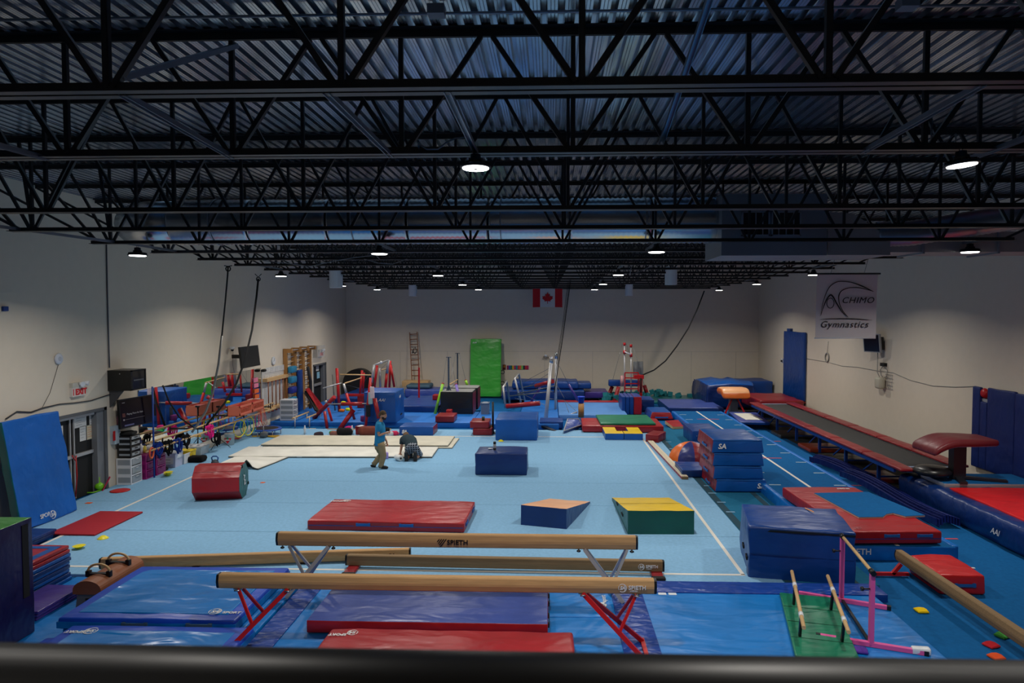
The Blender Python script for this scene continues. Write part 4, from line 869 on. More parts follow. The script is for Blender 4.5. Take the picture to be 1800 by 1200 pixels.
# blue wedge springboard
o, P, T = wedge('springboard', [(998, 736), (1017, 736)], [(991, 757), (1023, 746)], .3, .1, [dnavy_v, slate_v], 'small blue wedge springboard at the far edge of the floor', 'springboard')
mb = MB()
for q in range(4): mb.bar(T[q], T[(q+1)%4], .03, .03)
mb.build('edge_trim', alum, o)
# red + green mats
matobj('crash_mat', [(1018, 734), (1150, 735), (1172, 750), (1027, 746.5)], .24, .22, red_v, 'red crash mat under the green mat at the far right corner of the floor', 'mat', r=.03)
matobj('crash_mat', [(1047.5, 728.5), (1138, 728.5), (1151.5, 743.5), (1055, 743.5)], .32, .07, green_v, 'green mat lying on top of the red crash mat', 'mat', r=.02)
blk('foam_block', 1045, 1108, 760, 749, .6, dred_v, 'long dark red block behind the yellow and blue pieces', 'block', r=.02)
blk('foam_block', 1109.5, 1150, 754.5, 750.5, .4, navy_v, 'thin blue slab right of the long dark red block', 'block', r=.02)
for (sx, lb) in ((-1, 'left'), (1, 'right')):
    z = .2; xa = G(1064, 773).x; xb_ = G(1130, 773).x; yf_ = (G(1064, 773).y+G(1130, 773).y)/2; xm = (xa+xb_)/2; yb_ = yf_+1.25
    x_out = xa if sx < 0 else xb_; x_in = xm+sx*.01; xi2 = xm+sx*.19
    pts = [(x_out, yf_), (x_in, yf_), (x_in, yf_+.5), (xi2, yf_+.5), (xi2, yb_), (x_out, yb_)]
    if sx > 0: pts = pts[::-1]
    mb = MB(); mb.prism([(x, y, .005) for x, y in pts], (0, 0, z)); mb.m[-len(pts)-1] = 1
    mb.build('foam_piece', [blue_v, yellow_v], None, 'L-shaped blue foam piece with yellow top, %s half of the pair' % lb, 'block')
o = matobj('foam_block', [(1148, 756.5), (1171, 757.5), (1157, 765), (1135, 762)], .25, .25, dred_v, 'small dark red block at the far right corner of the spring floor', 'block', r=.02)
# balance plank
r_ = matobj('balance_plank', [(1140, 774), (1148, 774), (1209, 837), (1197, 838)], .07, .07, [wood_d, red_v], 'long low plank with red edges and white stripes on the floor edge', 'plank', mi=FRX, r=.008, wob=0, cell=1)
c, w_, d_, h_, a_ = o_info[r_.name]; ex = Vector((math.cos(a_), math.sin(a_), 0)); ey = Vector((-math.sin(a_), math.cos(a_), 0))
for q in (-.4, -.13, .14, .38):
    MB().obox(c+ex*q*w_+Vector((0,0,h_+.001)), ex*.018, ey*(d_/2-.02), Vector((0,0,.002))).build('stripe', plain('cream_stripe', 215, 205, 180, .7), r_)
# trapezoid block and wedge beside the track
def trap(name, uL, uR, vb, vt, dep, mats, label, inset=.1, z0=0.0, mi=None, seed=1, **k):
    x0, x1, y0, y1, z0, z1 = fb(uL, uR, vb, vt, dep, z0); hx = (x1-x0)/2; hh = z1-z0
    sh = lambda x, y, z: (x*(1-inset*z/hh/hx), y*(1-inset*.6*z/hh/(dep/2)), z)
    mb = MB(); cushion(mb, ((x0+x1)/2, (y0+y1)/2, z0), x1-x0, dep, hh, 0, .03, .01, 0, seed, mi, .25, sh); o = mb.build(name, mats, None, label, 'block'); o_info[o.name] = (Vector(((x0+x1)/2, (y0+y1)/2, z0)), x1-x0, dep, hh, 0); return o
o = trap('foam_block', 1142, 1184, 737, 724.5, 1.6, [red_v, blue_v], 'blue trapezoid block with red front beside the far end of the track', mi=lambda n: 0 if n[1] < -.5 else 1)
handles(o, 'f', (0,), hb, .5, .08)
wedge('incline_wedge', [(1169, 739), (1192, 737.6)], [(1183, 750), (1201.5, 749)], .12, .08, [wood_l, red_v], 'small red topped board beside the left edge of the track')
# red framed high bar on platform
r = empty('rope_station', (3.4, 31, .1), 'red steel bar station with two silver posts and a platform rail', 'bar')
for u, vt, vb in ((1097.8, 604, 707), (1109.2, 607, 707)):
    MB().tube([GY(u, vb, 31), GY(u, vt, 31)], .035, 8).build('post', alum, r); m2 = MB(); m2.tube([GY(u, vt+3, 31), GY(u, vt-2, 31)], .06, 8); m2.build('post_cap', red_st, r)
for u, v in ((1097.8, 618.5), (1109.2, 624)): m2 = MB(); m2.tube([GY(u, v+3, 30.95), GY(u, v-3, 30.95)], .065, 8); m2.build('clamp', red_st, r)
MB().tube([GY(1097.8, 618, 30.9), GY(1109.2, 623, 30.9)], .025, 8).build('rail', white_p, r)
for (a, b) in (((1094, 604), (1077, 668)), ((1101, 604), (1105, 618)), ((1113, 608), (1133, 678))): MB().tube([GY(*a, 31), GY(*b, 31)], .008, 5).build('cable', grey_c, r)
for (a, b) in (((1098.5, 655), (1098.5, 688)), ((1122, 655), (1122, 688)), ((1098.5, 655), (1122, 655)), ((1098.5, 664), (1122, 664)), ((1098.5, 674), (1122, 674)), ((1098.5, 683), (1122, 683))): MB().bar(GY(*a, 30.4), GY(*b, 30.4), .05, .05, up=(0,1,0)).build('guard_rail', red_st, r)
MB().bar(GY(1126.5, 708, 30.6), GY(1126.5, 660, 30.6), .12, .12, up=(0,1,0)).build('column', red_st, r); mb = MB(); mb.box(GY(1114, 660, 30.5).x, GY(1131, 660, 30.5).x, 30.3, 30.7, GY(1120, 665, 30.5).z, GY(1120, 659, 30.5).z); mb.build('winch', red_st, r)
a = GY(1113, 660, 31.4); b = GY(1130.7, 635, 31.4); mb = MB(); cushion(mb, ((a.x+b.x)/2, 31.4, a.z), b.x-a.x, .12, b.z-a.z, 0, .03, .01); mb.build('grey_panel', M('grey_foil', C(130, 134, 134), .45, .2, .5, 6, .3), r)
MB().tube([GY(1126.5, 664, 30.3), GY(1126.5, 690, 30.3)], .03, 8).build('pull_cord', rope_b, r)
# horse: blue padded box on red legs
r = empty('padded_horse', (GY(1096, 700, 32).x, 32, .1), 'blue padded beam on splayed red legs near the back wall', 'horse')
a = GY(1069.6, 678, 32); b = GY(1124, 667.5, 32); mb = MB(); cushion(mb, ((a.x+b.x)/2, 32, a.z), b.x-a.x, .45, b.z-a.z, 0, .05, .01); mb.build('body', navy_v, r)
for (a, b, Y) in (((1076.4, 678.7), (1067, 702), 32.1), ((1087.5, 679.5), (1076.6, 716.7), 31.6), ((1132.6, 677), (1137.8, 694), 32.1)): MB().tube([GY(*a, Y), GY(*b, Y)], .09, 10).build('leg', red_v, r)
MB().tube([GY(1093.2, 678, 31.3), GY(1093.2, 660, 31.3)], .075, 12).build('bolster', vinyl('pale_red_pad', 206, 150, 150), None, 'pale red standing bolster beside the red guard rail', 'bolster')
# hanging black hose/rope from ceiling to the red station
pts = [(1128, 659.5), (1150, 650), (1170, 634), (1190, 608), (1210, 577), (1225, 545), (1238, 511)]
r = MB().tube([GY(u, v, 30.6+i*.1) for i, (u, v) in enumerate(pts)], .03, 8).build('climbing_rope', rope_b, None, 'thick black rope curving from the ceiling to the red station at right', 'rope')
# standing folded mats
x0, x1, ya, yb_, z0, z1 = fb(1093, 1128, 728.5, 697, 1.3, .0)
for k in range(4):
    m = red_v if k == 3 else navy_v; wk = (x1-x0)/4*(1.6 if k == 3 else .8); xo = x0+(0 if k == 0 else k*(x1-x0)/4*.8)
    mb = MB(); cushion(mb, (xo+wk/2, ya+.65, 0), wk-.01, 1.3, z1, 0, .03, .01, 0, k, (lambda n: 1 if n[2] > .5 else 0)); mb.build('folding_mat', [m, slate_v], None, ['leftmost', 'second', 'third', 'red-fronted right'][k]+' upright folded mat of the set near the track end', 'mat', 'upright folded mats near the track end')
blk('foam_block', 1128.5, 1150, 722, 702, 1.2, [dnavy_v, navy_v], 'navy block with strap right of the upright folded mats', 'block', mi=TOPSIDE)
# teal foam cubes of the pit
tc = M('teal_foam', C(30, 120, 130), .95, 0, .2, 60, .1)
proto = None; k = 0
cubes = [(rnd.uniform(2.4, 4.8), rnd.uniform(31.6, 33.6)) for _ in range(26)]+[(rnd.uniform(4.9, 7.6), rnd.uniform(33.2, 33.9)) for _ in range(14)]
me = None
for (x, y) in cubes:
    if me is None:
        bm = bmesh.new(); bmesh.ops.create_cube(bm, size=.22); bmesh.ops.bevel(bm, geom=bm.edges[:], offset=.008, segments=1, affect='EDGES'); me = bpy.data.meshes.new('foam_cube'); bm.to_mesh(me); bm.free(); me.materials.append(tc)
    o = bpy.data.objects.new('foam_cube', me); COL.objects.link(o); o.location = (x, y, .12+rnd.uniform(-.05, .16)); o.rotation_euler = (rnd.uniform(-.5,.5), rnd.uniform(-.5,.5), rnd.uniform(0, 3))
    setp(o, 'teal foam pit cube in the heap along the back wall', 'foam cube', 'teal foam cubes at the back wall')
flat('pit_floor', 2.3, 7.7, 31.3, 34.0, -.05, .05, teal_v, 'dark teal pit bed under the foam cubes', 'pit', r=.02)
# wall decorations on back wall
Yw = 34.19
poster = empty('colour_chart', GY(910, 649, Yw), 'row of coloured squares posted on the back wall right of the lime mat', 'poster')
cols = [(150,30,90),(30,90,170),(20,110,80),(220,160,30),(150,40,110),(20,130,140),(200,50,60),(220,110,60),(120,190,90),(20,40,70),(190,40,50),(170,30,90)]
for i, cc in enumerate(cols):
    a = GY(891+i*3.18, 649.2, Yw); b = GY(891+(i+1)*3.18, 642.2, Yw); MB().box(a.x, b.x-.004, Yw-.015, Yw-.005, a.z, b.z).build('square', plain('chart_%d' % i, *cc, .7), poster)
a = GY(883.7, 649.7, Yw); b = GY(889, 640.6, Yw); o = MB().box(a.x, b.x, Yw-.015, Yw, a.z, b.z).build('small_poster', plain('maroon_poster', 90, 20, 24, .6), None, 'small dark red poster left of the coloured squares', 'poster')
MB().box(a.x+.03, b.x-.03, Yw-.018, Yw-.0155, (a.z+b.z)/2-.02, b.z-.03).build('print', plain('gold_print', 190, 120, 40, .6), o)
p = GY(959.5, 627, Yw); o = empty('wall_sensor', p, 'small white twin-head emergency light on the back wall', 'emergency light')
MB().lathe(p+Vector((0,-.1,.02)), [(.05, 0), (.08, .05), (.06, .1)], 12).build('housing', white_p, o)
for s_ in (-1, 1): MB().lathe(p+Vector((s_*.09, -.16, -.03)), [(.03, 0), (.06, .05)], 12, 0, (0,1,0)).build('lamp_head', plain('dim_glass', 150, 146, 130, .3), o)
# ================================================================== track and right side
zt = .2
Lx, Rx = 4.86, 6.73
o = flat('tumble_track', Lx, Rx, 11.42, 27.3, -.05, zt, [bright_v, track_m], 'long raised tumbling track with blue carpet top and white centre line', 'track', mi=TOPSIDE, r=.02, wob=0, cell=1.2)
MB().box((Lx+Rx)/2-.03, (Lx+Rx)/2+.03, 11.45, 27.2, zt, zt+.005).build('centre_line', tape_w, o)
for y in (27.5-1.2*i for i in range(1, 14)):
    for x in (Lx+.22, Rx-.2):
        MB().box(x-.13, x+.13, y-.025, y+.025, zt, zt+.004).build('tape_mark', plain('pale_tape', 170, 190, 200, .8), o)
for y in (25.2, 21.9, 18.4, 15.2): MB().box((Lx+Rx)/2-.4, (Lx+Rx)/2+.4, y-.03, y+.03, zt, zt+.0055).build('red_tape_mark', plain('red_tape', 200, 70, 80, .8), o)
for x in (Lx, Rx): flat('track_edge', x-.06, x+.06, 11.44, 27.2, -.05, zt+.015, bright_v, 'bright blue foam edge along the %s side of the track' % ('left' if x < 5.5 else 'right'), 'edge pad', r=.03, wob=0, cell=1.5)
lettering(o, 'SPIETH', (4.92, 11.415, .06), (1,0,0), (0,0,1), .14, logo_w, bold=.002)
for y in (16.5, 19.0, 22.2, 12.6): MB().box(7.0, 7.45, y-.025, y+.025, -.05, -.044).build('red_tape_mark', MATS['red_tape'], floor)
# landing mats at the far end of the track
flat('crash_mat', 4.78, 7.0, 27.68, 30.6, .0, .28, [dnavy_v, slate_v], 'slate topped flat crash mat beyond the far end of the track', 'mat', mi=TOPSIDE, r=.03)
blk('foam_block', 1214, 1246, 723, 717.5, .3, orange_v, 'low orange red piece at the far end of the track', 'block', z0=.0)
# blocks beside the track
o = blk('foam_block', 1217, 1266, 781, 757, 1.5, [navy_v], 'navy block beside the track behind the blue stack', 'block', r=.03)
p = o_info[o.name]; MB().lathe((p[0].x-.3, p[0].y-p[2]/2-.02, p[3]*.6), [(.01, 0), (.01, .02)], 6).build('button', alum, o)
# dome: half disc orange/navy/red leaning
cx, cy = G(1221, 813).x, G(1221, 813).y+.5
r = empty('foam_dome', (cx, cy, 0), 'dome of orange, purple and red vinyl segments beside the blue stack', 'dome')
segc = [orange_v, vinyl('indigo_vinyl', 36, 46, 112), dred_v, navy_v]; R_ = .62
for q in range(4):
    mb = MB(); n = 6; m = 6; a0 = math.pi+q*math.pi/4*1.0; k = 0; a1 = a0+math.pi/4
    for i in range(m+1):
        for j in range(n+1):
            a = a0+(a1-a0)*j/n; t = math.pi/2*i/m; mb.v.append((cx+R_*math.cos(a)*math.cos(t), cy+R_*.9*math.sin(a)*math.cos(t), .5*math.sin(t)))
    for i in range(m):
        for j in range(n): mb.f.append([i*(n+1)+j, i*(n+1)+j+1, (i+1)*(n+1)+j+1, (i+1)*(n+1)+j]); mb.m.append(0); mb.sm.append(True)
    mb.build('segment', segc[q], r)
o = blk('foam_block', 1199, 1243, 839, 826, 1.0, [dnavy_v, navy_v], 'low navy block in front of the coloured dome', 'block', r=.03, mi=TOPSIDE)
# SA stack of four
zs = [0.0]; vs_ = [864.5, 842, 819, 796, 772]; lbs = ['bottom', 'third', 'second', 'top']
Yf_ = G(1290, 865).y
for k in range(4):
    z0 = GY(1290, vs_[k], Yf_).z; z1_ = GY(1290, vs_[k+1], Yf_).z; z0 = max(z0, .0)
    uL, uR = [(1257, 1350), (1253, 1343), (1252, 1343), (1250, 1343)][k]; x0 = GY(uL, 820, Yf_).x; x1 = GY(uR, 820, Yf_).x
    hh = z1_-z0-.008; hx = (x1-x0)/2; sh = lambda x, y, z, hh=hh, hx=hx: (x*(1-.04*(z/hh if hh else 0)/hx), y, z)
    mb = MB(); cushion(mb, ((x0+x1)/2, Yf_+.75, z0), x1-x0, 1.5, hh, .0, .03, .012, 0, k, (lambda n: 1 if n[0] < -.5 else 0), .2, sh)
    o = mb.build('trapezoid_block', [blue_v, dred_v], None, '%s blue trapezoid block of the stack of four, red left end%s' % (lbs[k], ', white mark' if k in (0, 3) else ''), 'block', 'stack of four blue blocks')
    o_info[o.name] = (Vector(((x0+x1)/2, Yf_+.75, z0)), x1-x0, 1.5, hh, 0); handles(o, 'l', (-.1,), hb, .4, .08)
    if k in (0, 3): lettering(o, 'SA', Vector((x0+(.15 if k == 3 else .95), Yf_-.012, z0+hh*.33)), (1,0,0), (0,0,1), .16, logo_w, bold=.004, shear=.15)
    m2 = MB(); m2.box(x0+.03, x1-.05, Yf_-.012, Yf_-.0, z0+hh*.93, z0+hh*.985); m2.build('velcro_band', hb, o)
# red crash mat with carpeted panel, on the track's near end
o = matobj('crash_mat', [(1378, 856), (1505, 855), (1649, 932), (1495, 936)], .44, .21, red_v, 'large red crash mat lying on the near end of the track', 'mat', r=.03, wob=.012, puff=.01)
handles(o, 'f', (-.1, .62), hb, .26, .14); c, w_, d_, h_, a_ = o_info[o.name]; ex = Vector((math.cos(a_), math.sin(a_), 0)); ey = Vector((-math.sin(a_), math.cos(a_), 0))
MB().obox(c-ey*(d_/2+.004)+Vector((0,0,h_*.42)), ex*(w_/2-.02), ey*.004, Vector((0,0,.006))).build('piping', navy_v, o)
lettering(o, 'SPORT', G(1492, 858, .46), -ex, -ey, .09, logo_w); lettering(o, 'SA', G(1512, 926, .46), -ex, -ey, .12, plain('faded_print', 170, 90, 96, .6))
P4 = [G(u, v, .48) for u, v in ((1431, 866), (1526, 864), (1626, 905), (1592, 907), (1570, 901), (1558, 903), (1552, 908), (1510, 908.5))]
mb = MB(); mb.prism([p-Vector((0,0,.032)) for p in P4], (0,0,.026)); foam = mb.build('carpet_panel', plain('pink_foam', 196, 160, 144, .9), None, 'blue carpeted foam panel with a torn front edge on the red crash mat', 'panel')
mb = MB(); mb.prism([p-Vector((0,0,.006)) for p in P4], (0,0,.006)); mb.build('carpet_face', track_m, foam)
# rolled navy tarps
dk = vinyl('dark_tarp', 10, 26, 92, .45, .4)
for q, (a, b, lb) in enumerate((((1436, 812), (1522, 842), 'upper left'), ((1494, 838), (1665, 925), 'lower right'))):
    A = G(*a, .0); B = G(*b, .0); d = (B-A).normalized(); sd = Vector((d.y, -d.x, 0)); r = empty('rolled_mat', (A+B)/2*1.0, 'bundle of long dark navy folded track covers on the floor, %s part' % lb, 'rolled mat')
    r.location.z = -.05
    for j in range(9):
        off = (j-4)*.055; z = -.03+.02*(j%3)+.05*(1 if 2 < j < 7 else 0)+(.03 if j < 5 else 0); n = 10; pts = []
        for i in range(n+1):
            t = i/n; pts.append(A+(B-A)*t+sd*(off+.03*math.sin(t*5+q))+Vector((0,0,z+.08+.05*math.sin(t*math.pi*(1.5 if q == 0 else 2)))))
        mb = MB()
        for i in range(n): mb.bar(pts[i], pts[i+1]+(pts[i+1]-pts[i])*.02, .032, .14)
        mb.build('fold', dk, r)
# ---- long trampoline runway
r = empty('tumbling_trampoline', (8.12, 20, -.05), 'very long trampoline runway with dark bed and red side pads along the right wall', 'trampoline')
blue_st = plain('blue_painted_steel', 10, 66, 150, .4); xa, xb_ = 7.55, 9.23; ya, yb_ = 15.32, 26.1; z = .66
bed = M('dark_bed', C(46, 46, 46), .75, 0, .3, 90, .12); MB().box(xa+.34, xb_-.32, ya+.12, yb_-.05, z-.03, z).build('bed', bed, r)
mb = MB()
for x in (xa+.28, xb_-.26): mb.bar((x, ya, z-.06), (x, yb_, z-.06), .06, .08)
mb.bar((xa+.28, ya, z-.06), (xb_-.26, ya, z-.06), .06, .08); mb.bar((xa+.28, yb_, z-.06), (xb_-.26, yb_, z-.06), .06, .08)
mb.bar((xa+.1, ya, z-.07), (xa+.1, yb_, z-.07), .05, .08); mb.build('frame', blue_st, r)
mb = MB(); mb.box(xa+.3, xb_-.3, ya+.0, ya+.12, z-.01, z+.005); mb.box(xa+.3, xb_-.3, yb_-.07, yb_+.02, z-.01, z+.005); mb.build('end_band', plain('pale_blue_band', 150, 170, 200, .6), r)
n = 6
for side_ in (0, 1):
    for i in range(n):
        ys_ = ya-(.45 if side_ == 0 else .0); y0_ = ys_+(yb_+.05-ys_)*i/n; y1_ = ys_+(yb_+.05-ys_)*(i+1)/n-.03; x0_ = xa if side_ == 0 else xb_-.3
        mb = MB(); cushion(mb, (x0_+.17, (y0_+y1_)/2, z+.0), .34, y1_-y0_, .06, 0, .025, .012, 0, i+side_*9, None, .3); mb.build('side_pad', dred_v, r)
for y in (16.75, 18.6, 20.4, 22.3, 24.2, 25.9):
    MB().bar((7.98, y, -.05), (7.98, y, z-.1), .07, .07, up=(0,1,0)).build('leg', blue_st, r); MB().bar((7.98, y, .12), (8.95, y, .12), .04, .04).build('cross_bar', blue_st, r); MB().bar((8.95, y, -.05), (8.95, y, z-.1), .07, .07, up=(0,1,0)).build('leg', blue_st, r)
    MB().bar((7.98, y, z-.1), (7.98, y+.8, .1), .035, .035).build('brace', blue_st, r)
dark_fl = plain('dark_floor_strip', 22, 24, 26, .9); MB().box(7.8, XR, 15.9, 34, -.0499, -.042).build('bare_floor', dark_fl, floor)  # near-black floor strip under and beyond the trampoline
for (y, x, w_, cc, lb) in ((17.2, 8.1, .5, (120, 30, 36), 'dark red storage mat under the near half of the trampoline'), (19.3, 8.2, .5, (70, 66, 60), 'grey board under the middle of the trampoline'), (20.9, 8.2, .5, (170, 70, 40), 'orange pad under the trampoline'), (23.2, 8.2, .6, (60, 56, 50), 'dark board under the far half of the trampoline')):
    flat('stored_pad', x-w_, x+w_, y-.5, y+.5, -.042, .06, vinyl('pad_%d' % int(y*10), *cc), lb, 'pad', r=.02)
# red mat at trampoline far end, vault, mini tramp, big blue mats
o = flat('crash_mat', 8.1, 9.8, 26.6, 29.2, .3, .72, dred_v, 'dark red end mat behind the far end of the trampoline', 'mat', r=.06, wob=.03)
r = empty('vaulting_table', (7.6, 27.4, -.04), 'orange vaulting table with peach top at the far end of the track', 'vault')
Yv = 27.3; a = GY(1270, 711, Yv); b = GY(1320, 684, Yv)
def tongue(mb, x0, x1, y0, y1, z0, z1, mi, left=False):
    n = 12; prof = []
    for i in range(n+1):
        t = i/n; y = y0+(y1-y0)*t; top = z1-(.0 if t > .35 else (z1-z0)*.62*((.35-t)/.35)**2); prof.append((y, top))
    P_ = [(x0, y, z) for y, z in prof]+[(x0, y1, z1-.16), (x0, y0+(y1-y0)*.35, z1-.2), (x0, y0+.02, z0)]
    mb.prism(P_, (x1-x0, 0, 0), mi)
mb = MB(); cushion(mb, ((a.x+b.x)/2, Yv+.5, b.z-.30), b.x-a.x, 1.0, .30, 0, .12, .01, .02, 2, TOPSIDE, .1, lambda x, y, z: (x, y, z-(.16*max(0, (-.15-y)/.35)**2)))
mb.build('table_top', [orange_v, peach_v], r); mb = MB(); mb.bar(((a.x+b.x)/2, Yv+.5, -.04), ((a.x+b.x)/2, Yv+.5, b.z-.3), .3, .3, up=(0,1,0)); mb.build('column', plain('grey_steel', 100, 100, 104, .5), r)
for s_ in (-1, 1): MB().bar(((a.x+b.x)/2+s_*.1, Yv+.3, b.z-.4), ((a.x+b.x)/2+s_*.45, Yv+.2, -.04), .06, .06, up=(0,1,0)).build('leg', red_st, r)
o = matobj('mini_trampoline', [(1287, 724), (1333, 724), (1347, 741), (1296, 742)], .24, .1, [navy_v, slate_v], 'blue mini trampoline with white bed below the orange vault', 'mini trampoline', mi=TOPSIDE, r=.03)
c, w_, d_, h_, a_ = o_info[o.name]; mb = MB(); mb.box(c.x-w_*.3, c.x+w_*.3, c.y-d_*.3, c.y+d_*.34, .238, .252); mb.build('bed', plain('white_bed', 214, 212, 196, .7), o)
for sx in (-1, 1):
    for sy in (-1, 1): MB().bar((c.x+sx*w_*.42, c.y+sy*d_*.4, -.05), (c.x+sx*w_*.42, c.y+sy*d_*.4, .16), .05, .05, up=(0,1,0)).build('leg', blackr, o)
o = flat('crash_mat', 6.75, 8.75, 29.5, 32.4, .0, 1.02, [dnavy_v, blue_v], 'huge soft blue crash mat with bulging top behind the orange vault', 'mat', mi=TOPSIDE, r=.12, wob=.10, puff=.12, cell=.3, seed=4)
flat('crash_mat', 8.8, 10.2, 31.6, 33.2, .0, .98, navy_v, 'navy crash mat standing in the right back corner', 'mat', r=.06, wob=.03)
# ---- pit mat with red top near right
o = flat('pit_mat', 7.92, 10.12, 9.2, 15.72, -.05, .46, dnavy_v, 'huge navy covered mat with a red top panel at the right edge', 'mat', r=.14, wob=.05, puff=.02, cell=.25, seed=6)
mb = MB(); cushion(mb, (9.14, 11.65, .44), 1.86, 5.1, .06, 0, .02, .014, .01, 2); mb.build('top_panel', vinyl('signal_red_vinyl', 214, 24, 30, .5, .3), o)
p = G(1730, 925, .2); lettering(o, 'AAI', Vector((7.875, 12.35, .16)), (0,-1,0), (0,0,1), .15, logo_w, shear=.3)
flat('platform', 8.15, 10.1, 14.28, 15.2, .47, .56, [alum, track_m], 'dark blue platform board under the burgundy vaulting table', 'platform', mi=TOPSIDE, r=.01, wob=0)
burg = vinyl('burgundy_vinyl', 112, 34, 40, .42, .2); Yq = 14.72; zq = GY(1680, 766, Yq).z
r = empty('vaulting_table', (GY(1683, 838, Yq).x, Yq, .56), 'burgundy vaulting table on a dark column at the right', 'vault')
xa = GY(1622, 780, Yq).x; xb_ = GY(1739, 780, Yq).x
def vt(x, y, z):
    t = (x+(xb_-xa)/2)/(xb_-xa); dz = -.22*max(0, (.42-t)/.42)**2; k = 1-.25*max(0, (t-.6)/.4); return (x, y*k, z*(1 if t < .6 else 1-.25*(t-.6))+dz)
mb = MB(); cushion(mb, ((xa+xb_)/2, Yq, zq-.16), xb_-xa, .95, .16, 0, .07, .004, 0, 2, lambda n: 1 if n[2] < -.5 else 0, .09, vt); mb.build('table_top', [burg, plain('white_lining', 170, 165, 175, .6)], r)
x = GY(1683, 800, Yq).x; mb = MB(); mb.bar((x, Yq, .57), (x, Yq, zq-.14), .26, .2, up=(0,1,0)); mb.build('column', plain('anthracite_steel', 30, 31, 38, .45), r)
mb = MB(); mb.bar((x-.1, Yq, zq-.2), (x+.5, Yq, zq-.15), .3, .05); mb.build('support_plate', MATS['anthracite_steel'], r)
mb = MB(); mb.bar((x, Yq, .61), (x+.85, Yq-.3, .585), .14, .05); mb.bar((x, Yq, .61), (x-.15, Yq-.5, .585), .14, .05); mb.bar((x, Yq, .61), (x+.3, Yq+.4, .585), .14, .05); mb.build('base_foot', MATS['anthracite_steel'], r)
p = GY(1639, 832, 14.75); mb = MB(); mb.lathe((p.x, p.y, p.z-.02), [(.30, 0), (.37, .04), (.37, .10), (.30, .16), (.15, .19), (0.02, .2)], 28); mb.build('dome_cushion', plain('black_leather', 24, 24, 25, .35), None, 'round black cushion at the near end of the trampoline', 'cushion')
# ---- right wall
def wallbox(mb, y0, y1, z0, z1, th=.08, mi=0): mb.box(XR-th, XR, min(y0, y1), max(y0, y1), z0, z1, mi)
Xw = XR-.05
def leanR(name, y0, y1, z0, z1, label, m, th=.09, seed=1, wob=.02):
    mb = MB(); up = Vector((0,0,1)); bx_ = (Vector((0,1,0)), Vector((0,0,1)), Vector((1,0,0))); cushion(mb, (XR-th-.02, (y0+y1)/2, (z0+z1)/2), abs(y1-y0), z1-z0, th, 0, .03, wob, 0, seed, None, .18, None, bx_)
    return mb.build(name, m, None, label, 'mat')
ya = GX(1379, 640, Xw).y; yb_ = GX(1416, 640, Xw).y
o = leanR('wall_mat', yb_, ya, GX(1400, 700, Xw).z, GX(1400, 583, Xw).z, 'tall narrow navy mat fixed on the right wall below the banner', navy_v, seed=3)
MB().box(XR-.14, XR-.01, yb_, ya, GX(1400, 702, Xw).z-.03, GX(1400, 702, Xw).z+.0).build('bottom_rail', dred_v, o)
MB().box(XR-.12, XR-.01, (ya+yb_)/2-.2+.6, (ya+yb_)/2+.8, GX(1400, 582, Xw).z-.02, GX(1400, 580, Xw).z+.05).build('hook_strip', navy_v, o)
mm = vinyl('marine_wall_vinyl', 8, 36, 104, .5, .3)
zb0, ztp = .40, GX(1745, 682, Xw).z
y_a = GX(1712, 740, Xw).y; y_b = GX(1726, 740, Xw).y; y_c = GX(1738, 740, Xw).y; y_d = GX(1787, 740, Xw).y
leanR('wall_mat', y_b+.02, y_a, zb0, GX(1718, 679, Xw).z, 'narrow marine blue wall pad left of the fire bell', mm, seed=5, wob=.01)
leanR('wall_mat', y_c, y_b, zb0, GX(1732, 706, Xw).z, 'marine blue wall pad directly below the fire bell', mm, seed=6, wob=.01)
leanR('wall_mat', y_d+.01, y_c-.01, zb0, ztp, 'wide marine blue wall pad right of the fire bell', mm, seed=7, wob=.02)
leanR('wall_mat', 12.6, y_d-.01, zb0, ztp-.02, 'marine blue wall pad cut by the right edge of the picture', mm, seed=8, wob=.02)
p = GX(1731, 691, Xw); mb = MB(); mb.lathe((XR, p.y, p.z), [(.06, 0), (.11, .02), (.125, .05), (.09, .1), (.03, .12)], 20, 0, (-1,0,0)); bell = mb.build('fire_bell', red_st, None, 'round red fire bell above the marine blue wall pads', 'fire bell')
MB().box(XR-.05, XR, p.y-.1, p.y+.1, p.z-.22, p.z-.13).build('back_box', alum, bell)
# tv right
o_ = GX(1534, 603, XR-.35); r = empty('wall_television', o_, 'small wall television under the banner on the right wall', 'television')
a = Vector((XR-.42, GX(1519, 600, XR-.42).y, 0)); b = Vector((XR-.2, GX(1548, 600, XR-.2).y, 0)); zc = o_.z; zh = .29
d = (b-a); d.z = 0; L = d.length; d.normalize(); nn = Vector((d.y, -d.x, 0)); nn = nn if nn.x < 0 else -nn; upv = (Vector((0,0,1))-nn*-.12).normalized()
cc = (a+b)/2; cc.z = zc
MB().obox(cc, d*L/2, nn*.035, upv*zh).build('casing', plain('tv_grey_bezel', 150, 152, 156, .4), r); MB().obox(cc+nn*.036, d*(L/2-.03), nn*.003, upv*(zh-.03)).build('screen', plain('dark_screen', 14, 15, 17, .15), r); MB().obox(cc-nn*.1, d*.3, nn*.06, upv*.2).build('rear_housing', black_m, r); MB().bar(cc-nn*.1, (XR, cc.y, zc), .06, .06).build('wall_arm', black_m, r)
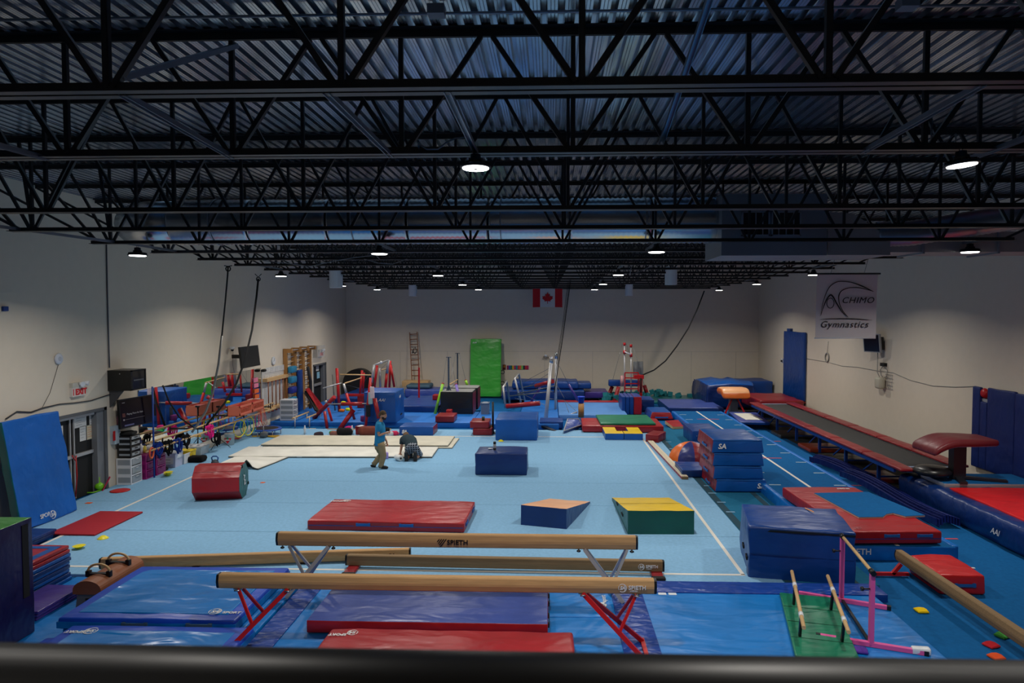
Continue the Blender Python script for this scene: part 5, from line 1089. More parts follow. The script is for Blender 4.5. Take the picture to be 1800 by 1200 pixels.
# cable line, coil, router
cabm = plain('grey_cable', 150, 148, 142, .6)
pts = [(1417, 630), (1454, 636), (1480, 643), (1507, 645), (1545, 652), (1570, 655), (1600, 668), (1640, 678), (1680, 680), (1712, 679)]
MB().tube([GX(u, v, XR-.01) for u, v in pts], .010, 5).build('wall_cable', cabm, None, 'thin sagging cable along the right wall', 'cable')
p = GX(1453.5, 628, XR-.03); MB().torus(p, .16, .025, 20, 6, (1,0,0)).build('cable_coil', cabm, None, 'coil of white cable on the right wall below the banner', 'cable coil'); MB().tube([p+Vector((0,0,.16)), GX(1456, 600, XR-.02)], .008, 5).build('cable_drop', cabm, None, 'white cable running up from the coil', 'cable')
p = GX(1376, 634, XR-.1); o = MB().box(p.x-.05, p.x+.1, p.y-.08, p.y+.08, p.z-.1, p.z+.1).build('wall_camera', white_p, None, 'small white camera left of the narrow navy wall mat', 'camera'); MB().lathe((p.x-.05, p.y-.05, p.z), [(.04, 0), (.05, .05)], 10, 0, (-1,0,0)).build('lens', black_m, o)
p = GX(1556, 668, XR-.05); r = empty('router_cluster', p, 'off-white sagging box and wire mesh below the television on the right wall', 'electronics box')
mb = MB(); cushion(mb, (XR-.14, p.y+.15, p.z-.28), .22, .34, .36, 0, .08, .01); mb.build('cover', plain('off_white_plastic', 196, 190, 170, .5), r)
mb = MB()
for i in range(5): mb.bar((XR-.02, p.y-.35+i*.1, p.z-.25), (XR-.02, p.y-.35+i*.1, p.z+.2), .008, .008, up=(0,1,0)); mb.bar((XR-.02, p.y-.4, p.z-.25+i*.11), (XR-.02, p.y+.1, p.z-.25+i*.11), .008, .008)
mb.build('wire_mesh', alum, r); MB().box(XR-.1, XR, p.y+.0, p.y+.25, p.z+.42, p.z+.52).build('socket', blackr, r)
mb = MB(); mb.tube([(XR-.06, p.y+.1, p.z+.45), (XR-.06, p.y+.3, p.z+.3), (XR-.06, p.y+.25, p.z+.12), (XR-.08, p.y+.1, p.z+.1)], .014, 6); mb.tube([(XR-.06, p.y+.05, p.z+.45), (XR-.06, p.y-.15, p.z+.3), (XR-.06, p.y-.1, p.z+.12), (XR-.06, p.y+.05, p.z+.08)], .014, 6); mb.tube([(XR-.08, p.y+.45, p.z+.85), (XR-.08, p.y+.45, p.z+.2), (XR-.1, p.y+.2, p.z+.02)], .014, 6); mb.build('cord', cabm, r)
# ================================================================== hanging things: flag, banner, speakers, ropes, duct, air handler
def fl(u, v): return GY(u, v, 33.2)
TLf, BRf = GY(936.5, 507, 33.2), GY(988.5, 540, 33.2); fw = BRf.x-TLf.x; fh = TLf.z-BRf.z
def flag_pt(s_, t_): return Vector((TLf.x+fw*s_, 33.2+.03*math.sin(s_*9)*t_, TLf.z-fh*t_+.015*math.sin(s_*3.1)))
flag = empty('national_flag', (TLf.x+fw/2, 33.2, BRf.z), 'red and white maple leaf flag hanging before the back wall', 'flag')
for (s0, s1, m, nm) in ((0, .25, plain('flag_red', 200, 24, 34, .8), 'left_band'), (.25, .75, plain('flag_white', 215, 212, 210, .8), 'white_field'), (.75, 1, MATS.get('flag_red'), 'right_band')):
    m = m or MATS['flag_red']; mb = MB(); n = 8; k = 10
    for q in (0, 1):
        for i in range(n+1):
            for j in range(k+1): p = flag_pt(s0+(s1-s0)*i/n, j/k); mb.v.append((p.x, p.y+q*.006, p.z))
    N0 = (n+1)*(k+1)
    for i in range(n):
        for j in range(k):
            f = [i*(k+1)+j, i*(k+1)+j+1, (i+1)*(k+1)+j+1, (i+1)*(k+1)+j]; mb.f += [f, [x+N0 for x in f[::-1]]]; mb.m += [0, 0]; mb.sm += [True, True]
    mb.build(nm, m, flag)
half = [(0, -.50), (.10, -.30), (.21, -.36), (.17, -.08), (.28, -.20), (.31, -.13), (.46, -.15), (.41, 0.0), (.47, .04), (.24, .23), (.27, .31), (.03, .27), (.025, .5)]
leaf = half+[(-x, y) for x, y in reversed(half[1:])]; ls = fh*.62
mb = MB(); mb.prism([(TLf.x+fw/2+x*ls, 33.165, (TLf.z+BRf.z)/2-y*ls) for x, y in leaf], (0, .006, 0)); mb.build('maple_leaf', MATS['flag_red'], flag)
mb = MB(); mb.tube([(TLf.x-.05, 33.2, TLf.z+.0), (BRf.x+.05, 33.2, TLf.z+.0)], .012, 6); mb.build('top_rod', grey_c, flag)
# banner
Yb_ = 15.55; TL = GY(1436.5, 481, Yb_); BR = GY(1540.5, 594, Yb_); bw_ = BR.x-TL.x; bh = TL.z-BR.z
ban = empty('club_banner', (TL.x+bw_/2, Yb_, BR.z), 'square white gymnastics banner with black lettering hanging at right', 'banner')
mb = MB(); n = 16
for q in (0, 1):
    for i in range(n+1):
        for j in range(n+1): mb.v.append((TL.x+bw_*i/n-.02*(j/n), Yb_+.012*math.sin(i*.8+j*.25)*(j/n)+q*.006, TL.z-bh*j/n))
N0 = (n+1)**2
for i in range(n):
    for j in range(n):
        f = [i*(n+1)+j, i*(n+1)+j+1, (i+1)*(n+1)+j+1, (i+1)*(n+1)+j]; mb.f += [f, [x+N0 for x in f[::-1]]]; mb.m += [0, 0]; mb.sm += [True, True]
mb.build('banner_cloth', plain('banner_white', 216, 213, 214, .8), ban)
MB().tube([(TL.x-.03, Yb_, TL.z), (BR.x+.06, Yb_, TL.z)], .02, 8).build('top_rod', black_m, ban); MB().tube([(TL.x-.04, Yb_, BR.z), (BR.x-.02, Yb_, BR.z)], .014, 8).build('bottom_rod', white_p, ban)
MB().tube([(TL.x+.3, Yb_, TL.z), (TL.x+.3, Yb_-.2, 5.29)], .005, 5).build('cord', grey_c, ban); MB().tube([(BR.x-.3, Yb_, TL.z), (BR.x-.3, Yb_-.2, 5.29)], .005, 5).build('cord', grey_c, ban)
def bp(x, y): return Vector((TL.x+bw_*(x-512)/640-.0, Yb_-.03, TL.z-bh*(y-605)/680))    # banner coordinates read off an enlarged view
def ribbon(pts, ws, name='emblem_stroke'):
    # smooth tapered stroke through points
    P = []; W = []; m = 8; n = len(pts)
    for i in range(n-1):
        p0, p1, p2, p3 = pts[max(i-1, 0)], pts[i], pts[i+1], pts[min(i+2, n-1)]
        for k in range(m):
            t = k/m; P.append(tuple(.5*((2*p1[c])+(-p0[c]+p2[c])*t+(2*p0[c]-5*p1[c]+4*p2[c]-p3[c])*t*t+(-p0[c]+3*p1[c]-3*p2[c]+p3[c])*t**3) for c in (0, 1))); W.append(ws[i]*(1-t)+ws[i+1]*t)
    P.append(pts[-1]); W.append(ws[-1]); mb = MB()
    Ls, Rs = [], []
    for i, p in enumerate(P):
        a = P[max(i-1, 0)]; b = P[min(i+1, len(P)-1)]; dx, dy = b[0]-a[0], b[1]-a[1]; l = math.hypot(dx, dy) or 1; nx, ny = -dy/l, dx/l; w_ = W[i]/2
        Ls.append(bp(p[0]+nx*w_, p[1]+ny*w_)); Rs.append(bp(p[0]-nx*w_, p[1]-ny*w_))
    for i in range(len(P)-1): mb.prism([Ls[i], Ls[i+1], Rs[i+1], Rs[i]], (0, .004, 0))
    return mb.build(name, ink, ban)
ribbon([(552, 1050), (575, 900), (630, 760), (700, 700), (770, 686), (880, 700), (980, 735), (1060, 772), (1108, 795)], [3, 5, 8, 8, 8, 9, 13, 9, 2])
ribbon([(1108, 795), (1020, 768), (930, 752), (840, 757), (770, 785), (742, 830), (740, 880), (755, 940), (790, 1005), (845, 1065)], [2, 8, 9, 8, 9, 11, 9, 8, 8, 2])
ribbon([(552, 1050), (575, 970), (610, 880), (650, 830), (680, 850), (720, 920), (780, 1010), (845, 1065)], [2, 7, 12, 14, 14, 12, 9, 2])
ribbon([(652, 862)]+[(652+38*math.sin(a), 915-53*math.cos(a)) for a in [math.pi*i/6 for i in range(1, 12)]]+[(652, 862)], [7]*13)
ribbon([(540, 1088), (640, 1082), (760, 1080), (880, 1082), (1000, 1088), (1098, 1094)], [1, 8, 11, 12, 9, 1])
def btxt(s_, x, y, size, sx=1.0):
    mb = MB(); text_mb(mb, s_, (0,0,0), (1,0,0), (0,0,1), size, bold=0.0, shear=.28, lift=0, space=1.12); o_ = bp(x, y); mb.v = [(v[0]*sx+o_.x, v[1]+o_.y, v[2]+o_.z) for v in mb.v]; return mb
mb = btxt('CHIMO', 768, 915, .19, 1.06); mb.build('lettering', ink, ban); mb = btxt('Gymnastics', 545, 1172, .205, 1.0); mb.build('lettering', ink, ban)
# speakers
for (uL, uR, vt, vb, Y, lb) in ((579, 598, 475, 505.5, 20.6, 'larger white hanging speaker on the left'), (718.5, 731, 501, 520.5, 29.6, 'smaller white hanging speaker left of the flag'), (1100, 1112.5, 499.5, 519.5, 29.6, 'smaller white hanging speaker right of the flag'), (1171, 1190.5, 468.5, 500, 20.6, 'larger white hanging speaker on the right')):
    a = GY(uL, vb, Y); b = GY(uR, vt, Y); cx = (a.x+b.x)/2; w_ = (b.x-a.x)/2; r = empty('hanging_speaker', (cx, Y+.12, a.z), lb, 'speaker', 'white hanging speakers')
    mb = MB(); pts = [(-w_, .25)]+[(-w_*math.cos(math.pi*i/10), -.06*math.sin(math.pi*i/10)) for i in range(11)]+[(w_, .25)]
    mb.prism([(cx+x, Y+y, a.z) for x, y in pts], (0, 0, b.z-a.z)); mb.build('cabinet', plain('speaker_white', 196, 200, 210, .5), r)
    mb = MB(); mb.prism([(cx+x*.9, Y+y-.004, a.z+.02) for x, y in pts[1:-1]], (0, 0, b.z-a.z-.04)); mb.build('grille', M('grille_white', C(205, 210, 220), .7, 0, .5, 400), r)
    tz = 5.28; mb = MB(); mb.tube([(cx-w_*.6, Y+.1, b.z), (cx-w_*.2, Y+.1, tz+.1)], .006, 5); mb.tube([(cx+w_*.6, Y+.1, b.z), (cx+w_*.2, Y+.1, tz+.1)], .006, 5); mb.torus((cx+w_*.3, Y+.1, tz+.04), .16, .008, 16, 5, (0,1,0)); mb.build('suspension_wire', plain('light_cable', 120, 122, 128, .6), r)
# loose cables under the trusses
for (pts, Y, lb) in (([(462, 458), (500, 462), (545, 468), (590, 458), (625, 452), (660, 448)], 14.9, 'pale cable looping under the trusses above the left wall'), ([(640, 455), (665, 462), (690, 464), (715, 455)], 15.2, 'pale cable loop right of the second-row left lamp'), ([(1107, 484), (1122, 478), (1140, 470), (1160, 466), (1172, 452), (1174, 447)], 17.5, 'wavy cable near the right near speaker'), ([(735, 252), (750, 262), (770, 262), (785, 250), (800, 243), (825, 240)], 6.2, 'cable sagging to the largest lamp'), ([(1638, 205), (1637, 240), (1645, 252), (1660, 250), (1680, 235)], 6.3, 'cable loop beside the lamp at the right edge')):
    Yt = min(TRY, key=lambda t: abs(t-Y)); P_ = [GY(u, v, Y) for u, v in pts]; P_ = [Vector((P_[0].x, Yt, 5.53 if Yt < 7 else 5.29))]+P_+[Vector((P_[-1].x, Yt, 5.53 if Yt < 7 else 5.29))]
    MB().tube(P_, .008, 5).build('loose_cable', plain('light_cable', 120, 122, 128, .6), None, lb, 'cable')
# ropes on the left
def sling(u, v, Y, label, pts, m, rad=.022):
    MB().tube([GY(*p) for p in pts], rad, 8).build('climbing_rope', m, None, label, 'rope')
rope_g = plain('grey_hose', 128, 126, 122, .5)
sling(0, 0, 0, 'dark rope hanging on the left, swinging down to the wooden wall rails', [(401, 468, 17.1), (400, 485, 17.2), (396, 530, 17.5), (390, 590, 17.6)], rope_b, .02)
sling(0, 0, 0, 'grey hose hanging down to the wooden wall rails', [(390, 590, 17.6), (384, 640, 17.6), (374, 690, 17.6), (362, 722, 17.6), (348, 745, 17.5), (337, 760, 17.4)], rope_g, .03)
sling(0, 0, 0, 'thick black rope hanging right of the first one, ending at the wall rails', [(454, 490, 20.6), (451, 520, 20.4), (443, 580, 19.8), (430, 635, 19.6), (415, 675, 19.4), (395, 708, 19.2), (362, 748, 18.9)], rope_b, .03)
for (u, v, Y) in ((401, 468, 17.1), (454, 487, 20.65)):
    p = GY(u, v, Y); mb = MB(); mb.tube([p+Vector((-.1, 0, 5.29-p.z)), p, p+Vector((.1, 0, 5.29-p.z))], .012, 6); mb.torus(p-Vector((0,0,.06)), .06, .015, 12, 6, (0,1,0)); mb.build('rope_shackle', blackr, None, 'black chain loop carrying the %s rope of the left pair' % ('left' if u < 420 else 'right'), 'shackle')
sling(0, 0, 0, 'black strap drooping in front of the mirror to the wall rails', [(286, 677, 17.3), (297, 705, 17.3), (315, 733, 17.5), (342, 752, 17.8)], rope_b, .02)
# big spiral duct across the hall
Yd = 12.62; zd = 4.06+1.29+.42; x0, x1 = -7.0, 3.05; rd = .40
duct_m = M('spiral_duct', C(190, 196, 204), .24, 1.0, .05, 8, .1)
r = empty('spiral_duct', (-2, Yd, zd-rd), 'wide round silver duct running left to right between the roof trusses', 'duct'); k = 0
xs = x0
while xs < x1-.01:
    xe = min(xs+1.45, x1); mb = MB(); prof = []; n = int((xe-xs)/.09)
    for i in range(n+1): prof += [(rd, (xe-xs)*i/n), (rd+.022, (xe-xs)*(i+.5)/n)]
    prof = prof[:-1]; mb.lathe((xs, Yd, zd), prof, 28, 0, (1,0,0)); mb.build('duct_section', duct_m, r); xs = xe+.02
for x in (-6.2, -3.6, -.9, 1.7): MB().torus((x, Yd, zd), rd+.02, .012, 24, 5, (1,0,0)).build('hanger_band', galv2, r)
mb = MB(); mb.tube([(-7.0, Yd, zd), (-7.5, Yd, zd), (-7.9, Yd+.25, zd), (-8.1, Yd+.9, zd)], [rd, rd, rd*.97, rd*.9], 20); mb.build('elbow', duct_m, r)
# air handler
steel_bx = M('unit_sheet_metal', C(128, 132, 138), .5, .3, .05, 10, .08); beige_bx = M('beige_duct_metal', C(150, 146, 140), .6, .2, .05, 10, .08)
a = GY(1268, 449, 12.0); b = GY(1455, 340, 12.0); r = empty('air_handler', ((a.x+b.x)/2, 12.6, a.z), 'large grey air handling unit with slatted filter door between the trusses at right', 'air handler')
MB().box(a.x, b.x, 12.0, 13.25, a.z, b.z).build('casing', steel_bx, r)
for (u0, u1) in ((1303, 1353), (1355, 1408)):
    p = GY(u0, 415, 11.99); q = GY(u1, 371, 11.99); fr = MB(); 
    for bx_ in ((p.x, q.x, p.z, p.z+.025), (p.x, q.x, q.z-.025, q.z), (p.x, p.x+.025, p.z, q.z), (q.x-.025, q.x, p.z, q.z)): fr.box(bx_[0], bx_[1], 11.955, 11.999, bx_[2], bx_[3])
    f_ = fr.build('filter_frame', plain('filter_frame_grey', 130, 134, 142, .5), r); MB().box(p.x+.02, q.x-.02, 11.98, 11.999, p.z+.02, q.z-.02).build('filter', plain('filter_brown', 46, 34, 32, .9), f_)
    for i in range(1, 4): x = p.x+(q.x-p.x)*i/4; MB().box(x-.008, x+.008, 11.96, 11.98, p.z, q.z).build('slat', MATS['filter_frame_grey'], f_)
mb = MB(); p = [GY(1455, 448, 12.1), GY(1455, 372, 12.1), GY(1500, 375, 12.1), GY(1565, 418, 12.1), GY(1565, 448, 12.1)]; mb.prism(p, (0, 1.1, 0)); mb.build('transition_duct', beige_bx, r)
mb = MB(); P5 = [(GY(1452, 440, 12.4).x, 12.4, 5.20), (GY(1556, 440, 12.4).x, 12.4, 5.20), (GY(1513, 458, 12.4).x-.4, 13.8, 5.12), (GY(1400, 452, 12.4).x, 13.8, 5.16)]; mb.prism(P5, (0, 0, .06)); mb.build('drain_pan', beige_bx, r)
r2 = empty('supply_duct', (8.4, 13.2, 5.2), 'beige rectangular duct running along to the right wall above the second-row lamp', 'duct')
a = GY(1560, 448, 12.4); MB().box(a.x, XR-.01, 12.4, 13.25, 5.16, 5.52).build('duct_body', beige_bx, r2)
for x in (6.6, 7.9, 9.2): MB().box(x-.02, x+.02, 12.37, 13.28, 5.13, 5.55).build('flange', steel_bx, r2)
MB().box(8.7, 9.6, 8.5, 12.3, 5.5, 5.85).build('branch_duct', beige_bx, r2)
r3 = empty('flexible_duct', (7.2, 12.2, 5.4), 'ribbed silver flexible duct rising to the right behind the near trusses', 'duct')
pts = [GY(1540, 412, 12.3), GY(1600, 410, 12.2), GY(1680, 397, 12.05), GY(1760, 385, 11.95), GY(1830, 376, 11.9)]; P = []; 
for i in range(len(pts)-1):
    for k in range(16): P.append(pts[i].lerp(pts[i+1], k/16))
rr = [.21+(.012 if i%2 else 0) for i in range(len(P))]; MB().tube(P, rr, 20).build('duct_hose', M('flex_silver', C(150, 156, 166), .38, .9, .1, 30, .1), r3)
# fluorescent-like exit and wall items, left wall ------------------------------------------------------
XW = XL
def lbox(mb, u0, v0, u1, v1, th, X=XW, mi=0):        # panel on left wall plane from pixel corners
    a = GX(u0, v0, X+th); b = GX(u1, v1, X+th); mb.box(X, X+th, min(a.y, b.y), max(a.y, b.y), min(a.z, b.z), max(a.z, b.z), mi); return mb
# door 1 (double) and door 2
dk_door = plain('black_door_paint', 18, 18, 19, .7); jam = plain('grey_door_frame', 92, 94, 98, .5)
fr = MB(); y0, y1, zt_ = D1
fr.box(XW-.22, XW+.012, y1-.09, y1, -.05, zt_); fr.box(XW-.22, XW+.012, y0, y0+.07, -.05, zt_); fr.box(XW-.22, XW+.012, y0, y1, zt_-.07, zt_)
d1 = fr.build('door_1', jam, kind='structure'); ym = GX(127, 800, XW-.12).y
for (a, b) in ((y0+.08, ym-.01), (ym+.01, y1-.32)):
    lf = MB().box(XW-.2, XW-.15, a, b, -.03, zt_-.08).build('door_leaf', dk_door, d1)
    MB().box(XW-.15, XW-.09, a+.04, b-.02, .90, .97).build('panic_bar', alum, lf); MB().bar((XW-.12, b-.05 if a < ym-.5 else a+.05, 0), (XW-.12, b-.05 if a < ym-.5 else a+.05, zt_-.12), .03, .03, up=(0,1,0)).build('latch_rod', alum, lf)
MB().box(XW-.2, XW-.02, y1-.32, y1-.09, -.03, zt_-.08).build('side_jamb', plain('light_jamb', 120, 122, 126, .5), d1)
mb = MB(); mb.box(XW-.2, XW-.05, y0+.1, y1-.35, zt_-.13, zt_-.08); mb.build('door_closer', alum, d1)
st = MB().tube([(XW-.08, ym-.06, .98), (XW-.05, ym, .85), (XW-.07, ym+.06, .95)], .012, 6); st.tube([(XW-.06, ym+.03, .95), (XW-.06, ym+.05, .5), (XW-.07, ym+.0, .05)], .012, 6); st.build('red_strap', red_st, None, 'red strap tied around the push bars of the double door', 'strap')
pap = plain('white_paper', 214, 214, 212, .8)
def sheetL(u0, v0, u1, v1, X, label, m=pap, lines=4, inkm=None):
    mb = MB(); a = GX(u0, v0, X); b = GX(u1, v1, X); y_, Y_ = sorted((a.y, b.y)); z_, Z_ = sorted((a.z, b.z)); mb.box(X-.004, X, y_, Y_, z_, Z_); o = mb.build('paper_notice', m, None, label, 'notice')
    for i in range(lines):
        zz = Z_-(Z_-z_)*(i+1)/(lines+1.2); MB().box(X, X+.002, y_+(Y_-y_)*.12, y_+(Y_-y_)*(.88 if i%2 == 0 else .6), zz-.0035, zz+.0035).build('print_line', inkm or plain('grey_print', 130, 130, 134, .8), o)
    return o
Xd = XW-.145
sheetL(131, 733, 152, 748, Xd, 'framed white notice high on the right door leaf'); sheetL(157, 727, 169, 745, Xd, 'small silver notice at the upper right of the door leaf'); sheetL(140, 750, 151.5, 773, Xd, 'white poster on the right door leaf'); sheetL(152.5, 748, 163.5, 770, Xd, 'cream poster with orange writing on the right door leaf', plain('cream_paper', 222, 208, 180, .8), 5, plain('orange_ink', 226, 120, 40, .8)); sheetL(99, 750, 111.5, 781, Xd, 'white poster with small pictures on the left door leaf', pap, 5, plain('green_ink', 70, 130, 120, .8))
fr = MB(); y0, y1, zt_ = D2; fr.box(XW-.25, XW+.01, y1-.1, y1, -.05, zt_); fr.box(XW-.25, XW+.01, y0, y0+.08, -.05, zt_); fr.box(XW-.25, XW+.01, y0, y1, zt_-.08, zt_)
d2 = fr.build('door_2', jam, kind='structure'); lf = MB().box(XW-.22, XW-.16, y0+.08, y1-.3, -.02, zt_-.08).build('door_leaf', dk_door, d2); MB().box(XW-.16, XW-.09, y0+.1, y1-.35, .86, .96).build('panic_bar', alum, lf); MB().box(XW-.24, XW-.03, y1-.3, y1-.1, -.02, zt_-.08).build('side_jamb', MATS['light_jamb'], d2)
sheetL(557, 654, 562, 664, XW-.15, 'pale blue notice on the far door', plain('pale_blue_paper', 150, 200, 220, .8), 0); sheetL(555.5, 641, 560.5, 651, XW-.15, 'small white notice at the top of the far door', pap, 2)
# exit signs
def exit_sign(u, v, sc_, label, cage=False):
    p = GX(u, v, XW+.05); r = empty('exit_sign', p, label, 'exit sign'); w_, h_ = .30*sc_, .15*sc_
    MB().box(XW, XW+.07, p.y-w_, p.y+w_, p.z-h_, p.z+h_).build('sign_box', plain('sign_white', 222, 214, 206, .5), r)
    lettering(r, 'EXIT', Vector((XW+.072, p.y-w_*.55, p.z-h_*.6)), (0,1,0), (0,0,1), .26*sc_, plain('exit_red', 214, 30, 36, .5), bold=.008)
    MB().box(XW+.0705, XW+.074, p.y-w_*.9, p.y-w_*.78, p.z-h_*.7, p.z+h_*.7).build('arrow_mark', MATS['exit_red'], r)
    for s_ in (.1, .75): MB().lathe((XW+.08, p.y+s_*w_, p.z+h_+.08), [(.05*sc_, 0), (.085*sc_, .10)], 12, 0, (1, .5*(1 if s_ > .5 else -.6), -.2)).build('lamp_head', white_p, r)
    MB().box(XW, XW+.08, p.y-w_, p.y+w_*.9, p.z+h_+.0, p.z+h_+.10).build('battery_box', plain('cream_box', 200, 196, 184, .5), r)
    return r
exit_sign(137, 688, .66, 'red lettered exit sign with twin lamps above the double door'); exit_sign(564, 622, .72, 'small exit sign with twin lamps above the far door')
g = M('clear_guard', C(210, 215, 220), .1); g.node_tree.nodes['Principled BSDF'].inputs['Alpha'].default_value = .25
mb = MB(); lbox(mb, 557.5, 608, 571, 627, .2); mb.build('clear_guard', g, None, 'clear plastic guard box around the far exit sign', 'guard')
# round access point + cable
p = GX(103.5, 630.5, XW+.03); r = MB().lathe((XW, p.y, p.z), [(.10, 0), (.12, .03), (.10, .05), (.03, .055)], 24, 0, (1,0,0)).build('wireless_dome', plain('white_dome', 205, 210, 220, .4), None, 'round white device on the left wall above the double door', 'device')
MB().lathe((XW+.052, p.y+.0, p.z), [(.05, 0), (.048, .004)], 20, 0, (1,0,0)).build('ring', plain('ring_grey', 180, 186, 196, .4), r)
MB().tube([GX(102.5, 641, XW+.006), GX(88, 690, XW+.006), GX(74, 717, XW+.01)], .005, 5).build('wall_cable', plain('dark_cable', 50, 50, 54, .6), None, 'thin cable running down from the round white device', 'cable')
MB().tube([GX(u, v, XW+.02) for u, v in ((10, 736), (30, 723), (55, 724), (74, 717), (105, 710), (130, 708), (160, 704), (190, 694), (215, 690))], .012, 6).build('wall_cable', MATS['dark_cable'], None, 'dark sagging cable above the double door', 'cable')
MB().tube([GX(u, v, XW+.02) for u, v in ((187, 420), (188.5, 500), (190.5, 580), (192.5, 646))], .016, 6).build('wall_conduit', plain('grey_conduit', 86, 90, 98, .5), None, 'thin vertical conduit on the left wall above the black cabinet', 'conduit')
p = GX(9, 542, XW+.03); mb = MB(); cushion(mb, (XW+.03, p.y, p.z-.05), .05, .12, .09, 0, .01, .002); mb.build('climbing_hold', plain('blue_knob', 20, 60, 130, .5), None, 'tiny blue piece stuck on the left wall at the picture edge', 'knob')
# network cabinet
y0 = GX(230, 660, XW+.56).y; y1 = GX(257, 660, XW+.56).y; zt_ = GX(230, 651, XW+.56).z; zb_ = GX(230, 687, XW+.56).z
cab = empty('network_cabinet', (XW+.28, (y0+y1)/2, zb_), 'black wall cabinet with a glass door above the wall television', 'cabinet')
MB().box(XW, XW+.54, y0, y1, zb_, zt_).build('body', plain('black_cabinet', 15, 15, 16, .35), cab)
dr = MB()
for bx_ in ((y0, y1, zb_, zb_+.03), (y0, y1, zt_-.03, zt_), (y0, y0+.07, zb_, zt_), (y1-.04, y1, zb_, zt_)): dr.box(XW+.54, XW+.56, *bx_)
dr = dr.build('door', MATS['black_cabinet'], cab); MB().box(XW+.541, XW+.549, y0+.07, y1-.04, zb_+.03, zt_-.03).build('glass', plain('smoked_glass', 34, 34, 37, .08), dr)
mb = MB(); mb.box(XW+.55, XW+.556, y0+.12, y1-.1, zb_+.22, zb_+.25); mb.build('equipment', plain('equipment_grey', 90, 92, 96, .4), dr); MB().lathe((XW+.3, y0-.005, zt_-.08), [(.012, 0), (.012, .01)], 8, 0, (0,-1,0)).build('lock', alum, cab)
MB().prism([(XW, y0+.05, zb_), (XW+.35, y0+.05, zb_), (XW, y0+.05, zb_-.4)], (0, .03, 0)).build('bracket', plain('grey_bracket', 70, 70, 74, .5), cab)
# wall tv left near cabinet
def tvL(quad_y, zt0, zb0, X0, X1, label, tilt=0, screenm=None):
    ya, yb2 = quad_y; a = Vector((X0, ya, 0)); b = Vector((X1, yb2, 0)); d = b-a; L = d.length; d.normalize(); nn = Vector((d.y, -d.x, 0)); cc = (a+b)/2; cc.z = (zt0+zb0)/2; upv = (Vector((0,0,1))-nn*tilt).normalized(); n2 = d.cross(upv); n2 = n2 if n2.x > 0 else -n2
    r = empty('wall_television', cc, label, 'television'); h_ = (zt0-zb0)/2
    MB().obox(cc, d*L/2, n2*.03, upv*h_).build('casing', black_m, r); s = MB().obox(cc+n2*.031, d*(L/2-.025), n2*.002, upv*(h_-.025)).build('screen', screenm or plain('glossy_screen', 9, 9, 10, .12), r)
    MB().bar(cc-n2*.03, (XW, cc.y, cc.z), .08, .12).build('wall_arm', black_m, r); return r, cc, d, upv, n2, L/2, h_, s
a = GY(208, 703, 15.6); b = GY(266, 694, 16.7); za_ = (GY(208, 703, 15.6).z+GY(266, 693, 16.7).z)/2; zb2_ = (GY(210, 755, 15.6).z+GY(266, 741, 16.7).z)/2
r, cc, d, upv, n2, hw, hh, s = tvL((15.6, 16.7), za_, zb2_, a.x, b.x, 'dark wall television showing a music player beneath the black cabinet', .06, plain('dark_maroon_screen', 24, 12, 14, .15))
up_ = plain('screen_text', 150, 146, 150, .5)
lettering(s, 'Playing Piano for Rain', cc+n2*.034-d*hw*.62-upv*hh*.12, d, upv, .062, up_); MB().obox(cc+n2*.034-d*hw*.78-upv*hh*.1, d*.045, n2*.001, upv*.045).build('album_tile', plain('album_tile', 90, 40, 36, .5), s)
MB().obox(cc+n2*.034-d*hw*.15-upv*hh*.42, d*hw*.6, n2*.001, upv*.004).build('progress_line', plain('screen_grey', 110, 100, 104, .5), s); MB().lathe(cc+n2*.034-d*hw*.8-upv*hh*.42, [(.022, 0), (.022, .002)], 12, 0, n2).build('play_mark', up_, s); MB().obox(cc+n2*.034-d*hw*.5-upv*hh*.82, d*hw*.28, n2*.001, upv*.018).build('caption_bar', plain('caption_grey', 90, 90, 130, .5), s)
lettering(s, 'music', cc+n2*.034-d*hw*.85+upv*hh*.72, d, upv, .04, up_)
# second TV
a = GX(420, 620, XW+.1).y; r = tvL((21.1, 22.6), GY(421, 610, 21.1).z, GY(421, 648, 21.1).z, GY(422, 620, 21.1).x, GY(454, 620, 22.6).x, 'dark grey television high on the left wall near the far wall bars', .1, plain('grey_screen', 30, 31, 34, .3))
p = GX(411, 612, XW+.15); o = MB().lathe((XW+.1, p.y, p.z-.05), [(.03, 0), (.07, .04), (.07, .1)], 14).build('dome_camera', white_p, None, 'small white dome camera left of the far television', 'camera'); MB().ball((XW+.1, p.y, p.z-.05), .05, 10).build('lens', black_m, o); MB().bar((XW, p.y, p.z), (XW+.1, p.y, p.z), .04, .04).build('arm', white_p, o)
MB().tube([GX(410, 616, XW+.01), GX(409, 640, XW+.01), GX(412, 655, XW+.01)], .006, 5).build('wall_cable', cabm, None, 'thin cable hanging from the small dome camera', 'cable')
def clock(p, R, label):
    r = MB().lathe((XW, p.y, p.z), [(R, 0), (R, .04), (R*.86, .045)], 28, 0, (1,0,0)).build('wall_clock', plain('clock_rim', 190, 194, 200, .4), None, label, 'clock'); MB().lathe((XW+.044, p.y, p.z), [(R*.85, 0), (R*.84, .003)], 28, 0, (1,0,0)).build('dial', plain('clock_dial', 222, 224, 226, .5), r)
    MB().bar((XW+.05, p.y, p.z), (XW+.05, p.y+.05, p.z+.1), .012, .004).build('hand', black_m, r); MB().bar((XW+.05, p.y, p.z), (XW+.05, p.y-.08, p.z-.02), .012, .004).build('hand', black_m, r)
clock(GX(481.5, 634, XW+.04), .16, 'round white wall clock above the posted papers')
